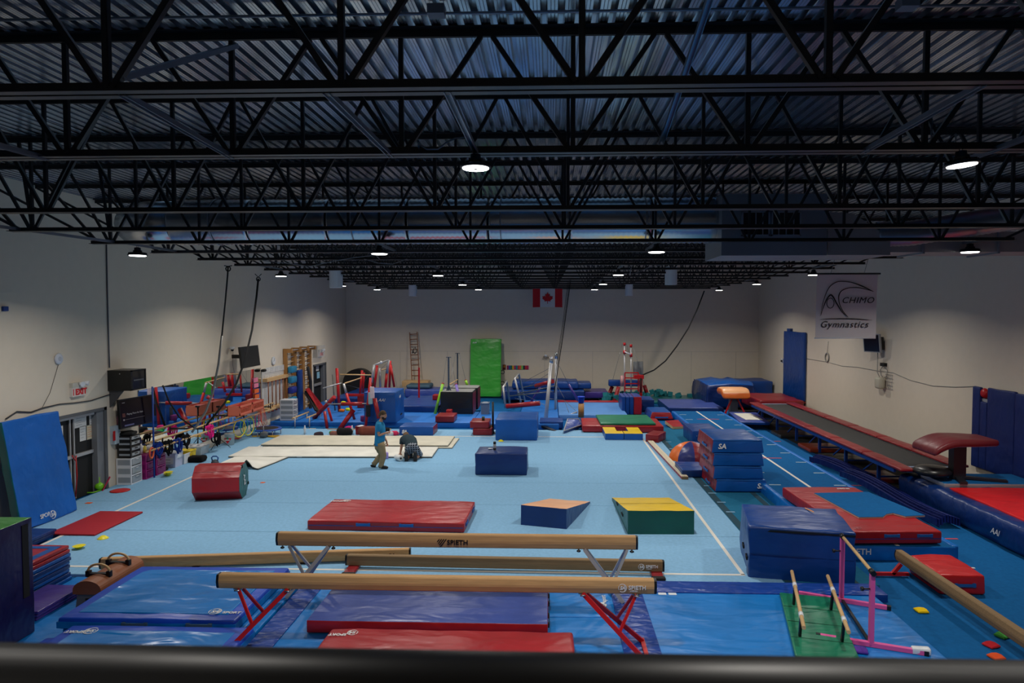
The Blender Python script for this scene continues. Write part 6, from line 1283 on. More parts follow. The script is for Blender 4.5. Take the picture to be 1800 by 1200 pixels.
# small wall shelf / first aid box
mb = MB(); lbox(mb, 201, 749, 212, 778, .11); o = mb.build('wall_box', plain('pale_blue_box', 176, 190, 200, .4), None, 'pale open wall box left of the television', 'box'); mb = MB(); p = GX(204, 749, XW+.055); mb.lathe((XW+.055, p.y+.1, p.z+.01), [(.04, 0), (.04, .18), (.015, .22)], 10); mb.build('spray_bottle', plain('mauve_bottle', 150, 90, 110, .4), None, 'mauve bottle on top of the pale wall box', 'bottle')
MB().box(XW+.11, XW+.115, GX(205, 760, XW+.2).y, GX(209, 760, XW+.2).y, GX(205, 775, XW+.2).z, GX(205, 758, XW+.2).z).build('red_tube', red_st, o)
# mirror wall
ya, yb_ = GX(243, 700, XW+.02).y, GX(459, 650, XW+.02).y; zt_ = GX(243, 686, XW+.02).z; mir = M('mirror_glass', C(226, 228, 228), .015, 1.0)
mr = empty('wall_mirror', (XW+.01, (ya+yb_)/2, .25), 'long wall mirror behind the wooden rails on the left wall', 'mirror'); n = 6
for i in range(n): MB().box(XW, XW+.012, ya+(yb_-ya)*i/n+.003, ya+(yb_-ya)*(i+1)/n-.003, .25, zt_).build('pane', mir, mr)
# drawers
def drawers(x0, x1, y0, y1, z0, z1, rows, cols, fm, dm, label, open_x=True):
    r = empty('drawer_tower', ((x0+x1)/2, (y0+y1)/2, z0), label, 'drawers'); mb = MB(); t = .032
    for x in (x0, x1-t): mb.box(x, x+t, y0, y1, z0, z1) if False else None
    mb.box(x0, x0+t, y0, y1, z0, z1)
    for i in range(cols+1): y = y0+(y1-y0-t)*i/cols; mb.box(x0+t+.001, x1, y, y+t, z0, z1)
    for j in range(rows+1): z = z0+(z1-z0-t)*j/rows; mb.box(x0+t+.002, x1-.002, y0+.002, y1-.002, z+.001, z+t-.001)
    mb.build('frame', fm, r); H_ = (z1-z0)/rows; W_ = (y1-y0)/cols
    for i in range(cols):
        for j in range(rows):
            yA = y0+W_*i+t*1.2; yB = y0+W_*(i+1)-t*.4; zA = z0+H_*j+t*1.2; zB = z0+H_*(j+1)-t*.4
            m2 = MB(); m2.box(x0+.03, x1+.004, yA+.012, yB-.012, zA, zB-.01); d_ = m2.build('drawer', dm, r); MB().box(x1+.004, x1+.022, (yA+yB)/2-.05, (yA+yB)/2+.05, zB-.04, zB-.025).build('handle', fm, d_)
            MB().box(x0+.04, x1-.02, yA-.02 if False else y0-.0035, y0-.002, zA+.012, zB-.02).build('side_panel', dm, d_) if i == 0 else None
    return r
clr = plain('clear_plastic_drawer', 150, 156, 162, .2); wf = plain('white_frame', 216, 218, 222, .4)
drawers(XW+.03, -9.97, 15.77, 16.2, .0, .63, 3, 1, wf, clr, 'white plastic drawer tower with clear drawers on the floor below the television')
drawers(XW+.06, -9.98, 15.79, 16.17, .64, 1.16, 4, 1, black_m, clr, 'black framed drawer tower standing on the white one')
mb = MB(); cushion(mb, (XW+.22, 15.97, 1.17), .3, .3, .07, .2, .03, .01); mb.tube([(XW+.1, 15.87, 1.25), (XW+.3, 15.97, 1.27), (XW+.35, 16.07, 1.22)], .015, 6); mb.build('black_case', blackr, None, 'flat black case with cable on top of the black drawer tower', 'case')
mg = plain('magenta_plastic', 150, 20, 110, .4); mgd = plain('magenta_drawer', 118, 16, 90, .3)
drawers(XW+.05, -9.93, 16.30, 16.68, .0, .60, 3, 1, mg, mgd, 'magenta plastic drawer tower, left one of the pair'); drawers(XW+.05, -9.9, 16.70, 17.10, .0, .62, 3, 1, mg, mgd, 'magenta plastic drawer tower, right one of the pair')
for (x, y, z, h_, rr, m, lb) in ((-10.12, 16.42, .61, .26, .045, plain('white_bottle', 220, 216, 220, .4), 'white bottle with dark cap on the left magenta drawers'), (-10.12, 16.58, .61, .18, .04, plain('yellow_label_bottle', 210, 190, 80, .4), 'yellow labelled bottle on the left magenta drawers'), (-10.1, 16.68, .0, .9, .012, plain('blue_pole_paint', 20, 70, 160, .4), 'x')):
    if lb == 'x': continue
    o = MB().lathe((x, y, z), [(rr, 0), (rr, h_*.75), (rr*.6, h_*.85), (rr*.6, h_)], 12).build('bottle', m, None, lb, 'bottle'); MB().lathe((x, y, z+h_), [(rr*.7, 0), (rr*.7, .04)], 10).build('cap', plain('dark_blue_cap', 30, 40, 90, .4), o)
mb = MB(); cushion(mb, (-10.12, 16.85, .63), .25, .25, .12, .3, .05, .02); mb.build('cloth_heap', cloth('white_cloth_heap', 200, 200, 205), None, 'small white cloth heap on the right magenta drawers', 'cloth')
a = GX(270, 780, -9.85); MB().tube([(-9.85, a.y, .0), (-9.85, a.y, GX(269, 679, -9.85).z)], .022, 8).build('blue_pole', plain('blue_pole_paint', 20, 70, 160, .4), None, 'thin upright blue pole in front of the mirror', 'pole')
# bins and crates on the floor by the rails
def bin_(u0, u1, vb, vt, m, label, dep=.3, kind='storage_bin', cat='bin', fill=None, taper=.88):
    a = G(u0, vb); b = G(u1, vb); Y = (a.y+b.y)/2; h_ = GY((u0+u1)/2, vt, Y).z; x0, x1 = a.x, b.x; cx, cy = (x0+x1)/2, Y+dep/2; hw = (x1-x0)/2; r = empty(kind, (cx, cy, .002), label, cat); t = .012; mb = MB()
    def ring(k, z): return [(cx-hw*k, cy-dep/2*k, z), (cx+hw*k, cy-dep/2*k, z), (cx+hw*k, cy+dep/2*k, z), (cx-hw*k, cy+dep/2*k, z)]
    A = ring(taper, .002); B = ring(1, h_); Ai = ring(taper-.05, .015); Bi = ring(.95, h_); mb.v += A+B+Ai+Bi
    for i in range(4): j = (i+1)%4; mb.f += [[i, j, 4+j, 4+i], [8+j, 8+i, 12+i, 12+j], [4+i, 4+j, 12+j, 12+i]]; mb.m += [0]*3; mb.sm += [False]*3
    mb.f += [[3, 2, 1, 0], [8, 9, 10, 11]]; mb.m += [0]*2; mb.sm += [False]*2; mb.build('body', m, r)
    rim = MB(); 
    for i in range(4): rim.bar(B[i], B[(i+1)%4], .025, .02)
    rim.build('rim', m, r)
    if fill: f_ = MB(); cushion(f_, (cx, cy, h_*.5), hw*1.7, dep*.85, h_*.5, 0, .05, .04, .03); f_.build('contents', fill, r)
    return r, (cx, cy, h_, hw)
r, (cx, cy, h_, hw) = bin_(285, 309, 822, 797, plain('lavender_white', 190, 194, 216, .4), 'white bin with printed label near the yellow saucer cones', .38, fill=white_p)
mb = MB(); mb.box(cx-hw*.7, cx+hw*.7, cy-.205, cy-.2, .1, h_*.7); mb.build('label_sheet', pap, r)
for i in range(3): MB().box(cx-hw*.4, cx+hw*.3, cy-.209, cy-.205, h_*.55-i*.08, h_*.55-i*.08+.015).build('print_line', MATS['grey_print'], r)
bin_(311, 324, 816, 799, white_p, 'small white bin between the labelled bin and the yellow crate', .3); bin_(276, 286, 818, 800, plain('navy_plastic', 20, 30, 80, .4), 'dark blue bin right of the magenta drawers', .3)
r, q = bin_(301, 334, 812, 793, plain('yellow_crate', 224, 196, 20, .5), 'yellow plastic crate behind the white bins', .35, 'storage_crate', 'crate', fill=MATS['yellow_crate']); r, q = bin_(322, 354, 800, 786, plain('frosted_plastic', 200, 206, 208, .4), 'low frosted tub beside the yellow crate', .5, fill=white_p)
def lump(p, w_, d_, h_, m, name, label, cat, ang=0, wob=.03): mb = MB(); cushion(mb, p, w_, d_, h_, ang, min(h_, w_, d_)*.4, wob, .01, rnd.random()*9, None, .07); return mb.build(name, m, None, label, cat)
p = G(344, 811); lump((p.x, p.y, 0), .52, .35, .17, cloth('black_bag_cloth', 16, 15, 17), 'black_bag', 'black soft bag on the floor right of the yellow crate', 'bag')
for k, (u, v) in enumerate(((280, 828), (287, 826))): p = G(u, v); o = lump((p.x, p.y, 0), .11, .28, .09, blackr, 'sneaker', '%s black sneaker near the yellow saucer cones' % ('left' if k == 0 else 'right'), 'shoe', .8+k*.3, .01); MB().box(p.x-.05, p.x+.05, p.y-.1, p.y+.1, .0, .018).build('sole', white_p, o)
for k, (u, v, z) in enumerate(((295, 834, 0), (296, 831, .06))): p = G(u, v+2, z); MB().lathe((p.x, p.y, z), [(.035, 0), (.04, .004), (.10, .055), (.11, .057)], 18).build('marker_cone', yel, None, '%s yellow saucer cone beside the black sneakers' % ('lower' if k == 0 else 'upper'), 'cone', 'yellow saucer cones')
# lime and pink toys by the door
p = G(175, 862); r = empty('lime_scooter', p, 'lime green toy with upright handle by the double door', 'toy'); MB().bar(p+Vector((0,0,.05)), p+Vector((-.02,0,.36)), .04, .03, up=(0,1,0)).build('handle', plain('lime_plastic', 120, 200, 30, .4), r); mb = MB(); mb.ball(p+Vector((0,0,.1)), .1, 12, 0, (1, 1, .9)); mb.build('body', MATS['lime_plastic'], r); mb = MB(); mb.tube([p+Vector((-.2,-.25,.01)), p+Vector((0,-.2,.01)), p+Vector((.05,0,.02))], .015, 6); mb.build('cord', MATS['lime_plastic'], r)
MB().bar(G(180, 862), G(180, 862)+Vector((.12, .1, .3)), .08, .02).build('pink_paddle', plain('pink_plastic', 200, 30, 80, .4), None, 'pink paddle leaning beside the lime green toy', 'paddle')
# blue wall mat leaning on left wall
y0, y1 = 12.2, 13.66; lean = .33; zt_ = 2.06; upv = Vector((-lean, 0, zt_)).normalized(); bx_ = (Vector((0,1,0)), upv, Vector((0,1,0)).cross(upv)); c = Vector((-9.88, (y0+y1)/2, .0))+upv*(math.hypot(lean, zt_)/2)
c -= bx_[2]*.088
mb = MB(); sgn = 1 if bx_[2].x > 0 else -1; cushion(mb, c-bx_[2]*(.0), y1-y0, math.hypot(lean, zt_)-.02, .17, 0, .03, .03, .02, 5, lambda n: 1 if abs(n[0]) > .5 else 0, .14, None, bx_)
o = mb.build('leaning_mat', [vinyl('strong_blue_vinyl', 0, 92, 180, .5, .4), teal_v], None, 'big blue mat with teal ends leaning against the left wall', 'mat')
pl = Vector((-9.86, 13.0, 0))+upv*.2+bx_[2]*sgn*.02; lettering(o, 'SPORT', G(64, 912, .12)+Vector((.08,0,0)), (0,1,0), upv, .11, logo_w, bold=.002); ring_logo(o, G(86, 904, .13)+Vector((.08,.0,0)), (0,1,0), upv, .08, logo_w)
# ballet rails on wall
r = empty('ballet_rail', (-9.95, 20.3, 0), 'double wooden rail on brackets in front of the mirror, long, left wall', 'ballet rail')
for z, x in ((.90, -9.88), (.72, -9.80)): MB().tube([(x, GX(257, 780, x).y, z), (x, 23.9, z)], .026, 10).build('rail', wood_l, r)
for y in (16.9, 19.0, 21.5, 23.6): m2 = MB(); m2.bar((XW+.01, y, .8), (-9.85, y, .8), .04, .04); m2.bar((-9.85, y, .68), (-9.85, y, .92), .03, .03, up=(0,1,0)); m2.build('bracket', black_m, r)
# harnesses and belts hanging on the rails
hn = cloth('black_webbing', 14, 14, 17); hnb = cloth('blue_webbing_cloth', 20, 50, 130); hp = cloth('pink_webbing', 230, 40, 140)
for (y, z, m, lb, nloop) in ((16.65, .82, hnb, 'blue and black harness at the near end of the wall rails', 2), (17.05, .80, hn, 'black harness hanging second on the wall rails', 3), (17.5, .76, hnb, 'large blue harness hanging on the wall rails', 3), (17.95, .80, hn, 'black and red harness further along the wall rails', 2), (19.2, .84, hp, 'pink safety belt hanging on the wall rails', 3), (19.6, .55, hn, 'long black harness straps below the pink belt', 3)):
    mb = MB()
    for q in range(nloop):
        R_ = .13+.02*q; mb.torus((-9.82+.03*q, y+.07*(q-1), z-R_+.02), R_, .022, 16, 6, (1, .3*q-.3, 0))
    mb.tube([(-9.84, y-.1, z), (-9.78, y-.12, z-.18), (-9.8, y+.02, z-.36), (-9.82, y+.12, z-.1), (-9.84, y+.1, z+.04)], .025, 6); cushion(mb, (-9.82, y, z-.1), .08, .24, .1, 0, .03, .01); mb.build('harness', m, None, lb, 'harness')
p = GX(265, 790, -9.8); MB().torus((-9.78, p.y, .66), .13, .02, 16, 6, (1,.2,0)).build('orange_hoop', plain('orange_cord', 226, 90, 40, .6), None, 'small orange ring at the near end of the rails', 'ring')
# orange crates hung on rails
for k, y in enumerate((20.9, 21.8)):
    r = empty('plastic_crate', (-9.72, y, .82), '%s salmon plastic crate resting on the wall rails' % ('nearer' if k == 0 else 'farther'), 'crate', 'salmon crates on the rails'); cm_ = plain('salmon_plastic', 210, 110, 86, .6); mb = MB(); x0, x1, w_ = -9.9, -9.5, .42
    for (xa, xb2, ya_, yb2) in ((x0, x0+.02, y-w_, y+w_), (x0, x1, y-w_, y-w_+.02), (x0, x1, y+w_-.02, y+w_)): mb.box(xa, xb2, ya_, yb2, .94, 1.25)
    mb.box(x0, x1, y-w_, y+w_, .93, .95); mb.box(x1-.02, x1, y-w_, y+w_, .94, 1.02); mb.box(x1-.02, x1, y-w_, y+w_, 1.19, 1.25)
    for i in range(9): yy = y-w_+.05+i*.09; mb.bar((x1-.01, yy, 1.0), (x1-.01, yy+.07, 1.2), .014, .014)
    mb.build('basket', cm_, r); f_ = MB(); cushion(f_, ((x0+x1)/2, y, 1.1), .3, .7, .12, 0, .04, .03); f_.build('contents', red_st, r)
# hanging hoops
for k, (u0, v0, R_, cc, lb) in enumerate(((421, 750, .27, (228, 214, 40), 'yellow'), (437, 750, .30, (236, 220, 40), 'yellow'), (429, 748, .24, (60, 170, 160), 'teal'), (446, 746, .27, (40, 150, 150), 'teal'), (452, 744, .22, (190, 70, 140), 'pink'))):
    p = GX(u0, v0, -9.8); p.z = .735-R_; MB().torus(p, R_, .016, 26, 6, (1, -.25+.1*k, 0)).build('hula_hoop', plain('hoop_%s' % lb, *cc, .4), None, '%s hoop hanging below the salmon crates, %s in the bunch' % (lb, ['first', 'second', 'third', 'fourth', 'fifth'][k]), 'hoop', 'hoops hanging by the rails')
mb = MB()
for i in range(9): y = 22.1+i*.06; mb.tube([(-9.65, y, .9), (-9.62, y+.1*math.sin(i), .5), (-9.6, y+.15, .25+.05*(i%3))], .008, 5)
mb.build('skipping_ropes', plain('coral_rope', 214, 80, 60, .7), None, 'bunch of coral skipping ropes hanging under the salmon crates', 'ropes'); p = G(412, 772); mb = MB(); mb.tube([p+Vector((.1*math.cos(i*1.3)*(1+i*.15), .18*math.sin(i*1.9), .01+.004*i)) for i in range(14)], .012, 5); mb.build('rope_pile', MATS['coral_rope'], None, 'small pile of coral rope on the floor beside the white bucket', 'rope')
# tripod stand, white buckets
p = G(385, 788); r = empty('tripod_stand', (p.x, p.y, 0), 'slim black tripod stand between two white buckets', 'stand'); zt_ = GY(385, 716, p.y).z; MB().tube([(p.x, p.y, .1), (p.x, p.y, zt_)], .014, 8).build('pole', black_m, r); MB().box(p.x-.05, p.x+.05, p.y-.03, p.y+.03, zt_, zt_+.05).build('head', black_m, r)
for a in (.4, 2.4, 4.4): MB().tube([(p.x, p.y, .32), (p.x+.32*math.cos(a), p.y+.32*math.sin(a), .01)], .010, 6).build('leg', black_m, r)
rt = plain('label_red', 190, 24, 40, .5); gd = plain('label_green', 20, 120, 70, .5)
for (u0, u1, vb, vt, lb) in ((362, 379, 781, 761, 'white bucket with a red triangle mark left of the tripod stand'), (392, 408.5, 783, 761.5, 'white bucket with a red triangle mark right of the tripod stand')):
    a = G(u0, vb); b = G(u1, vb); cx = (a.x+b.x)/2; R_ = (b.x-a.x)/2; h_ = GY(u0, vt, a.y+.1).z; cy = a.y+R_; r = empty('white_bucket', (cx, cy, 0), lb, 'bucket', 'white buckets'); MB().lathe((cx, cy, 0), [(R_*.88, 0), (R_, h_), (R_*1.04, h_), (R_*1.04, h_-.02), (R_*.95, h_), (R_*.9, h_*.7)], 24).build('body', plain('bucket_white', 212, 212, 206, .4), r)
    yf_ = cy-R_*.97; mb = MB(); mb.prism([(cx-.12, yf_-.004+.02, h_*.62), (cx+.12, yf_-.004+.02, h_*.62), (cx, yf_-.004, h_*.15)], (0, -.006, 0)); mb.build('triangle_mark', rt, r); MB().lathe((cx, yf_-.006, h_*.62), [(.035, 0), (.03, .008)], 12, 0, (0,-1,0)).build('dot_mark', gd, r); mb = MB(); mb.box(cx-.07, cx+.07, yf_-.012, yf_-.008, h_*.44, h_*.52); mb.build('label_strip', pap, r)
    m2 = MB(); m2.torus((cx, cy, h_*.9), R_*1.05, .004, 20, 4, (0,.5,1)); m2.build('handle', alum, r)
# mini trampolines, white drawers, hose
def trampo(u, v, R_, z, lb):
    p = G(u, v, z); r = empty('mini_trampoline', (p.x, p.y, 0), lb, 'trampoline', 'round mini trampolines'); MB().lathe((p.x, p.y, z-.03), [(R_*.78, .01), (R_*.8, .03), (R_*.97, .035), (R_, .01), (R_, -.02), (R_*.95, -.02)], 32).build('pad', plain('tramp_blue', 30, 80, 170, .5), r); MB().lathe((p.x, p.y, z), [(R_*.78, .0), (R_*.77, .006)], 32).build('bed', black_m, r)
    for i in range(6): a = i*math.pi/3+.3; MB().tube([(p.x+R_*.92*math.cos(a), p.y+R_*.92*math.sin(a), 0), (p.x+R_*.92*math.cos(a), p.y+R_*.92*math.sin(a), z-.04)], .018, 6).build('leg', alum, r)
trampo(468, 752, .50, .22, 'round blue rimmed mini trampoline in front of the white drawer tower')
a = G(466, 750, .12); drawers(a.x, a.x+.5, 24.75, 25.2, .14, .9, 4, 1, wf, clr, 'white wheeled drawer tower behind the round mini trampoline'); 
p = G(470, 768); mb = MB(); mb.tube([p+Vector((-.5, -.02, .02)), p+Vector((-.2, .12, .02)), p+Vector((.1, .1, .02)), p+Vector((.35, .16, .02)), p+Vector((.5, .02, .02)), p+Vector((.3, -.1, .02)), p+Vector((.0, .0, .02))], .022, 7); mb.build('yellow_hose', plain('yellow_hose', 220, 170, 50, .5), None, 'yellow hose loop on the floor below the mini trampoline', 'hose'); lump((p.x-.06, p.y-.12, 0), .22, .2, .2, plain('grey_pouch', 90, 94, 98, .8), 'grey_pouch', 'small grey pouch beside the yellow hose', 'pouch')
MB().tube([(p.x-.08, p.y-.1, .15), (p.x-.08, p.y-.1, .4)], .01, 5).build('thin_post', alum, None, 'thin metal post rising from the grey pouch', 'post')
# coloured paper strip, papers, pole rack
for i, cc in enumerate(((236, 130, 160), (236, 130, 160), (236, 110, 50), (236, 110, 50), (240, 120, 150), (236, 110, 50))):
    z1_ = 663+i*9.6; sheetL(446+i*.8, z1_+9.2, 453.5+i*.8, z1_, XW+.05, '%s sheet hanging in the narrow strip beside the mirror, number %s from the top' % ('pink' if cc[2] > 100 else 'orange', ['one', 'two', 'three', 'four', 'five', 'six'][i]), plain('strip_%d' % (i if i in (0, 2) else (0 if cc[2] > 100 else 2)), *cc, .7), 0)
rk = empty('bar_rack', (XW+.05, 25.6, .3), 'white wall panel with two wooden shelves and hanging red tipped cords', 'rack'); y0, y1 = GX(461, 700, XW+.03).y, GX(501, 700, XW+.03).y
MB().box(XW, XW+.03, y0, y1, .25, 2.05).build('board', plain('white_board', 196, 196, 194, .6), rk)
for z in (1.62, .55): MB().box(XW+.03, XW+.2, y0+.05, y1-.05, z, z+.12).build('shelf_rail', wood_l, rk)
for i in range(6):
    y = y0+.25+(y1-y0-.4)*i/5; MB().tube([(XW+.15, y, .62), (XW+.15, y, 1.6)], .022, 6).build('wooden_stick', wood_r, rk); m2 = MB(); m2.lathe((XW+.15, y, 1.58), [(.03, 0), (.05, .12)], 8); m2.lathe((XW+.15, y, .5), [(.05, 0), (.03, .12)], 8); m2.build('red_cap', red_st, rk)
    if i < 5: MB().box(XW+.03, XW+.05, y+.1, y+.2, .7, 1.55).build('white_slat', plain('slat_white', 210, 210, 210, .6), rk)
k = 0
for row, (v0, v1) in enumerate(((645, 655), (659, 670))):
    for i in range(4): u0 = 467+i*8.4-row*1.5; k += 1; vo = -(i*1.6); sheetL(u0, v1+vo+.8, u0+7.8, v0+vo, XW+.045, 'white schedule sheet on the left wall, %s row, %s from the left' % (('upper', 'lower')[row], ['first', 'second', 'third', 'fourth'][i]), pap, 5)
mb = MB(); p = GX(462, 651, XW+.1); cushion(mb, (XW+.12, p.y, p.z-.05), .16, .2, .1, 0, .05, .02); mb.build('hook_item', blackr, None, 'black object on a hook above the white rack', 'hook item')
# stall bars
def stall(y0, y1, label, z0=.12, z1=2.72):
    r = empty('wall_bars', (XW+.15, (y0+y1)/2, z0), label, 'wall bars', 'wooden wall bar frames')
    for y in (y0, y1): MB().box(XW+.02, XW+.16, y-.05, y+.05, z0, z1).build('upright', wood_o, r); MB().box(XW+.02, XW+.36, y-.045, y+.045, z1-.16, z1).build('bracket', wood_o, r)
    n = 13
    for i in range(n): z = z0+.15+(z1-z0-.3)*i/(n-1); MB().tube([(XW+.1, y0, z), (XW+.1, y1, z)], .02, 7).build('rung', alum if i%2 else wood_l, r)
    MB().tube([(XW+.3, y0, z1-.06), (XW+.3, y1, z1-.06)], .022, 7).build('rung', alum, r); return r
ys = [GX(u, 700, XW+.16).y for u in (506, 521, 535, 548)]; 
stall(ys[0], ys[1]-.06, 'wooden wall bars nearest the camera with blue foam pieces hung on it'); stall(ys[1]+.06, ys[2]-.06, 'middle wooden wall bars behind the long blue pad'); stall(ys[2]+.06, ys[3], 'farthest wooden wall bars with a dark hanging strap beside the door')
for i, (v, cc) in enumerate(((649, (40, 130, 170)), (667, (40, 130, 170)), (685, (30, 50, 140)), (703, (40, 130, 170)))): p = GX(513, v, XW+.25); mb = MB(); cushion(mb, (XW+.27, p.y, p.z-.13), .2, .5, .26, 0, .05, .01); mb.build('hung_foam_piece', vinyl('piece_%d' % cc[0], *cc), None, '%s blue foam piece hooked on the near wall bars' % ['topmost', 'second', 'third', 'lowest'][i], 'foam piece', 'foam pieces on the wall bars')
a = GX(526, 650, XW+.3); b = GX(533.5, 720, XW+.3); mb = MB(); cushion(mb, (XW+.24, (a.y+b.y)/2, b.z), .14, abs(b.y-a.y), a.z-b.z, 0, .06, .01); mb.build('hung_pad', navy_v, None, 'long upright navy pad hung on the middle wall bars', 'pad')
mb = MB(); p = GX(541, 645, XW+.3); mb.tube([p, p+Vector((0,.3,-.6)), p+Vector((0,.35,-1.5)), p+Vector((.0,.1,-2.1))], .07, 8); mb.build('hanging_strap', plain('dark_grey_strap', 48, 48, 50, .8), None, 'dark grey strap hanging on the farthest wall bars', 'strap')
# ================================================================== red bars zone, back left
def W(u, v, Y): return GY(u, v, Y)
r = empty('parallel_bars', (W(600, 755, 24.2).x, 24.6, .15), 'red padded bar frame with crossed legs and a long rail, back left', 'bars')
for (a, b, Ya, Yb2, rr, nm) in (((570.6, 722.5), (576, 759), 24.3, 24.2, .055, 'leg'), ((577, 717), (587, 753), 24.6, 24.9, .045, 'leg'), ((621.5, 720), (593, 760), 24.4, 24.2, .085, 'leg'), ((588, 697.5), (552, 735), 24.8, 25.4, .075, 'leg'), ((609, 691), (623, 737), 25.2, 25.2, .05, 'leg'), ((651.5, 664), (643, 748), 24.1, 24.0, .05, 'leg')):
    MB().tube([W(*a, Ya), W(*b, Yb2)], rr, 10).build(nm, red_v if rr > .052 else red_st, r)
MB().tube([W(604, 674, 25.2), W(609, 691, 25.2)], .045, 8).build('post', alum, r)
for (a, b, Ya, Yb2, rr, m) in (((576, 710), (647, 709), 24.6, 24.1, .022, alum), ((567.5, 682), (600, 673), 24.7, 25.2, .022, alum), ((606, 673.5), (635, 664), 25.2, 27, .026, wood_l), ((597.5, 658), (652.5, 659), 26.6, 26.6, .026, wood_l)): MB().tube([W(*a, Ya), W(*b, Yb2)], rr, 8).build('rail', m, r)
MB().tube([W(601, 710, 24.45), W(638, 709.5, 24.2)], .07, 10).build('rail_pad', red_v, r, 'red padded sleeve'); m2 = MB(); m2.ball(W(573, 706, 24.6), .055, 10); m2.build('joint', alum, r)
MB().tube([W(658.5, 700, 23.9), W(666, 735, 23.9)], .075, 10).build('stay_pad', red_v, r); MB().tube([W(640, 722, 24.1), W(656, 664, 24.1)], .006, 5).build('cable', grey_c, r)
for k, (u, v, cc) in enumerate(((652, 700, (150, 190, 200)), (648, 722, (40, 40, 46)), (655, 690, (220, 200, 210)))): mb = MB(); p = W(u, v, 23.95); cushion(mb, (p.x, p.y-.05, p.z-.2), .16, .06, .42, .3, .03, .03); mb.build('hung_grips', cloth('grips_%d' % k, *cc), None, '%s cloth bundle hanging on the red post left of the blue cube' % ['pale blue', 'black patterned', 'pinkish'][k], 'cloth')
MB().tube([W(592, 647, 27.2), W(596.8, 726, 27.2)], .06, 8).build('red_post', red_st, None, 'upright red post in front of the aluminium ladder', 'post')
MB().tube([W(584.5, 658, 27.5), W(589, 724, 27.5)], .025, 6).build('leaning_pole', plain('dull_pole', 90, 88, 84, .6), None, 'thin grey pole leaning at the left of the red post', 'pole')
# upright frame right (competition bars) behind blue cube
r = empty('uneven_bars', (W(670, 683, 28.5).x, 28.5, .12), 'grey and red uneven bar frame standing behind the blue cube', 'bars')
for (a, b, Ya, m, rr) in (((657.5, 641), (653, 672), 27.6, alum, .05), ((683, 633), (680, 656), 28.6, alum, .06), ((680, 656), (677.5, 682), 28.6, red_st, .06), ((686, 634), (684.5, 681), 29.2, red_st, .05), ((686.5, 640), (693, 680), 29.2, red_st, .05), ((663, 642), (658, 682), 28.2, red_st, .05), ((667.5, 647), (668.5, 682), 28.6, alum, .05), ((636.5, 651), (633, 692), 27.4, red_st, .05), ((652.5, 672), (648, 690), 27.4, red_st, .05), ((640, 655), (638, 690), 28, red_st, .04)): MB().tube([W(*a, Ya), W(*b, Ya)], rr, 8).build('post', m, r)
MB().tube([W(657.5, 641, 27.6), W(683, 633, 28.6)], .03, 8).build('rail', alum, r); MB().tube([W(670, 650, 28.2), W(683, 647, 29)], .022, 8).build('rail', wood_l, r); MB().bar(W(654, 682, 28.2), W(686, 682, 28.2), .06, .06).build('base_bar', red_st, r); MB().bar(W(612, 694, 27.2), W(640, 694, 27.2), .08, .1).build('base_bar', red_st, r)
for (a, b) in (((657, 643), (640, 672)), ((684, 635), (668, 650)), ((688, 636), (700, 690)), ((605, 675), (660, 690))): MB().tube([W(*a, 28.4), W(*b, 28.4)], .006, 5).build('cable', grey_c, r)
lump((W(670, 638, 28).x, 28.0, W(670, 639, 28).z), .1, .1, .1, white_p, 'white_tape_ball', 'white tape wrapped around the grey top rail behind the blue cube', 'tape', 0, .0)
blk('foam_block', 628, 641, 717, 694, .4, dred_v, 'dark red panel standing left of the blue cube', 'block', z0=.12); flat('crash_mat', -9.4, -7.3, 29.0, 33.0, .12, .45, [dnavy_v, navy_v], 'low navy crash mat near the aluminium ladder', 'mat', mi=TOPSIDE, r=.05, wob=.02)
# tilted red springboard
mb = MB(); Pq = [W(536.5, 683.5, 27.2), W(543.5, 681.5, 27.4), W(568, 713, 26.0), W(561, 720, 25.9)]
mb.prism(Pq, (-.03, .1, -.04)); o = mb.build('springboard', red_v, None, 'red topped springboard leaning up beside the wall bars', 'springboard'); mb = MB(); mb.prism([p+Vector((-.09, .04, -.12)) for p in Pq], (-.02, .04, -.04)); mb.build('underside', wood_l, o); mb = MB(); mb.bar(W(538, 688, 27.2), W(556, 722, 25.9), .05, .12, up=(0,1,0)); mb.build('side_board', blackr, o)
# low parallettes
r = empty('low_parallel_bars', (W(540, 750, 24.6).x, 24.8, .12), 'low wooden parallel bars on silver posts at the back left floor edge', 'bars')
for (a, b, Ya, Yb2, rr) in (((513.5, 735.6), (542.5, 724), 24.2, 26.0, .03), ((539, 734.4), (567, 723), 24.2, 26.0, .03), ((504, 755.6), (555, 754), 24.0, 24.0, .035), ((527.5, 745), (572, 744.4), 25.9, 25.9, .035)): MB().tube([W(*a, Ya), W(*b, Yb2)], rr, 8).build('rail' if rr < .032 else 'base_rail', wood_l, r)
for (u, vt, vb, Y) in ((518.5, 734, 754, 24.2), (544, 733, 753, 24.2), (539.5, 726, 744, 25.8), (563, 725, 743, 25.8)): MB().tube([W(u, vt, Y), W(u, vb, Y)], .022, 8).build('post', alum, r)
MB().tube([W(575, 754.5, 23.7), W(688, 754.5, 23.7)], .028, 8).build('floor_rail', wood_l, None, 'long thin wooden rail across the clutter at the floor edge', 'rail')
for u in (568, 621, 688): MB().tube([W(u, 755, 23.7), W(u, 763, 23.7)], .03, 6).build('rail_stub', alum, None, 'short metal foot under the long thin wooden rail, at %s' % {568: 'its left end', 621: 'the dark red bin', 688: 'its right end'}[u], 'foot')
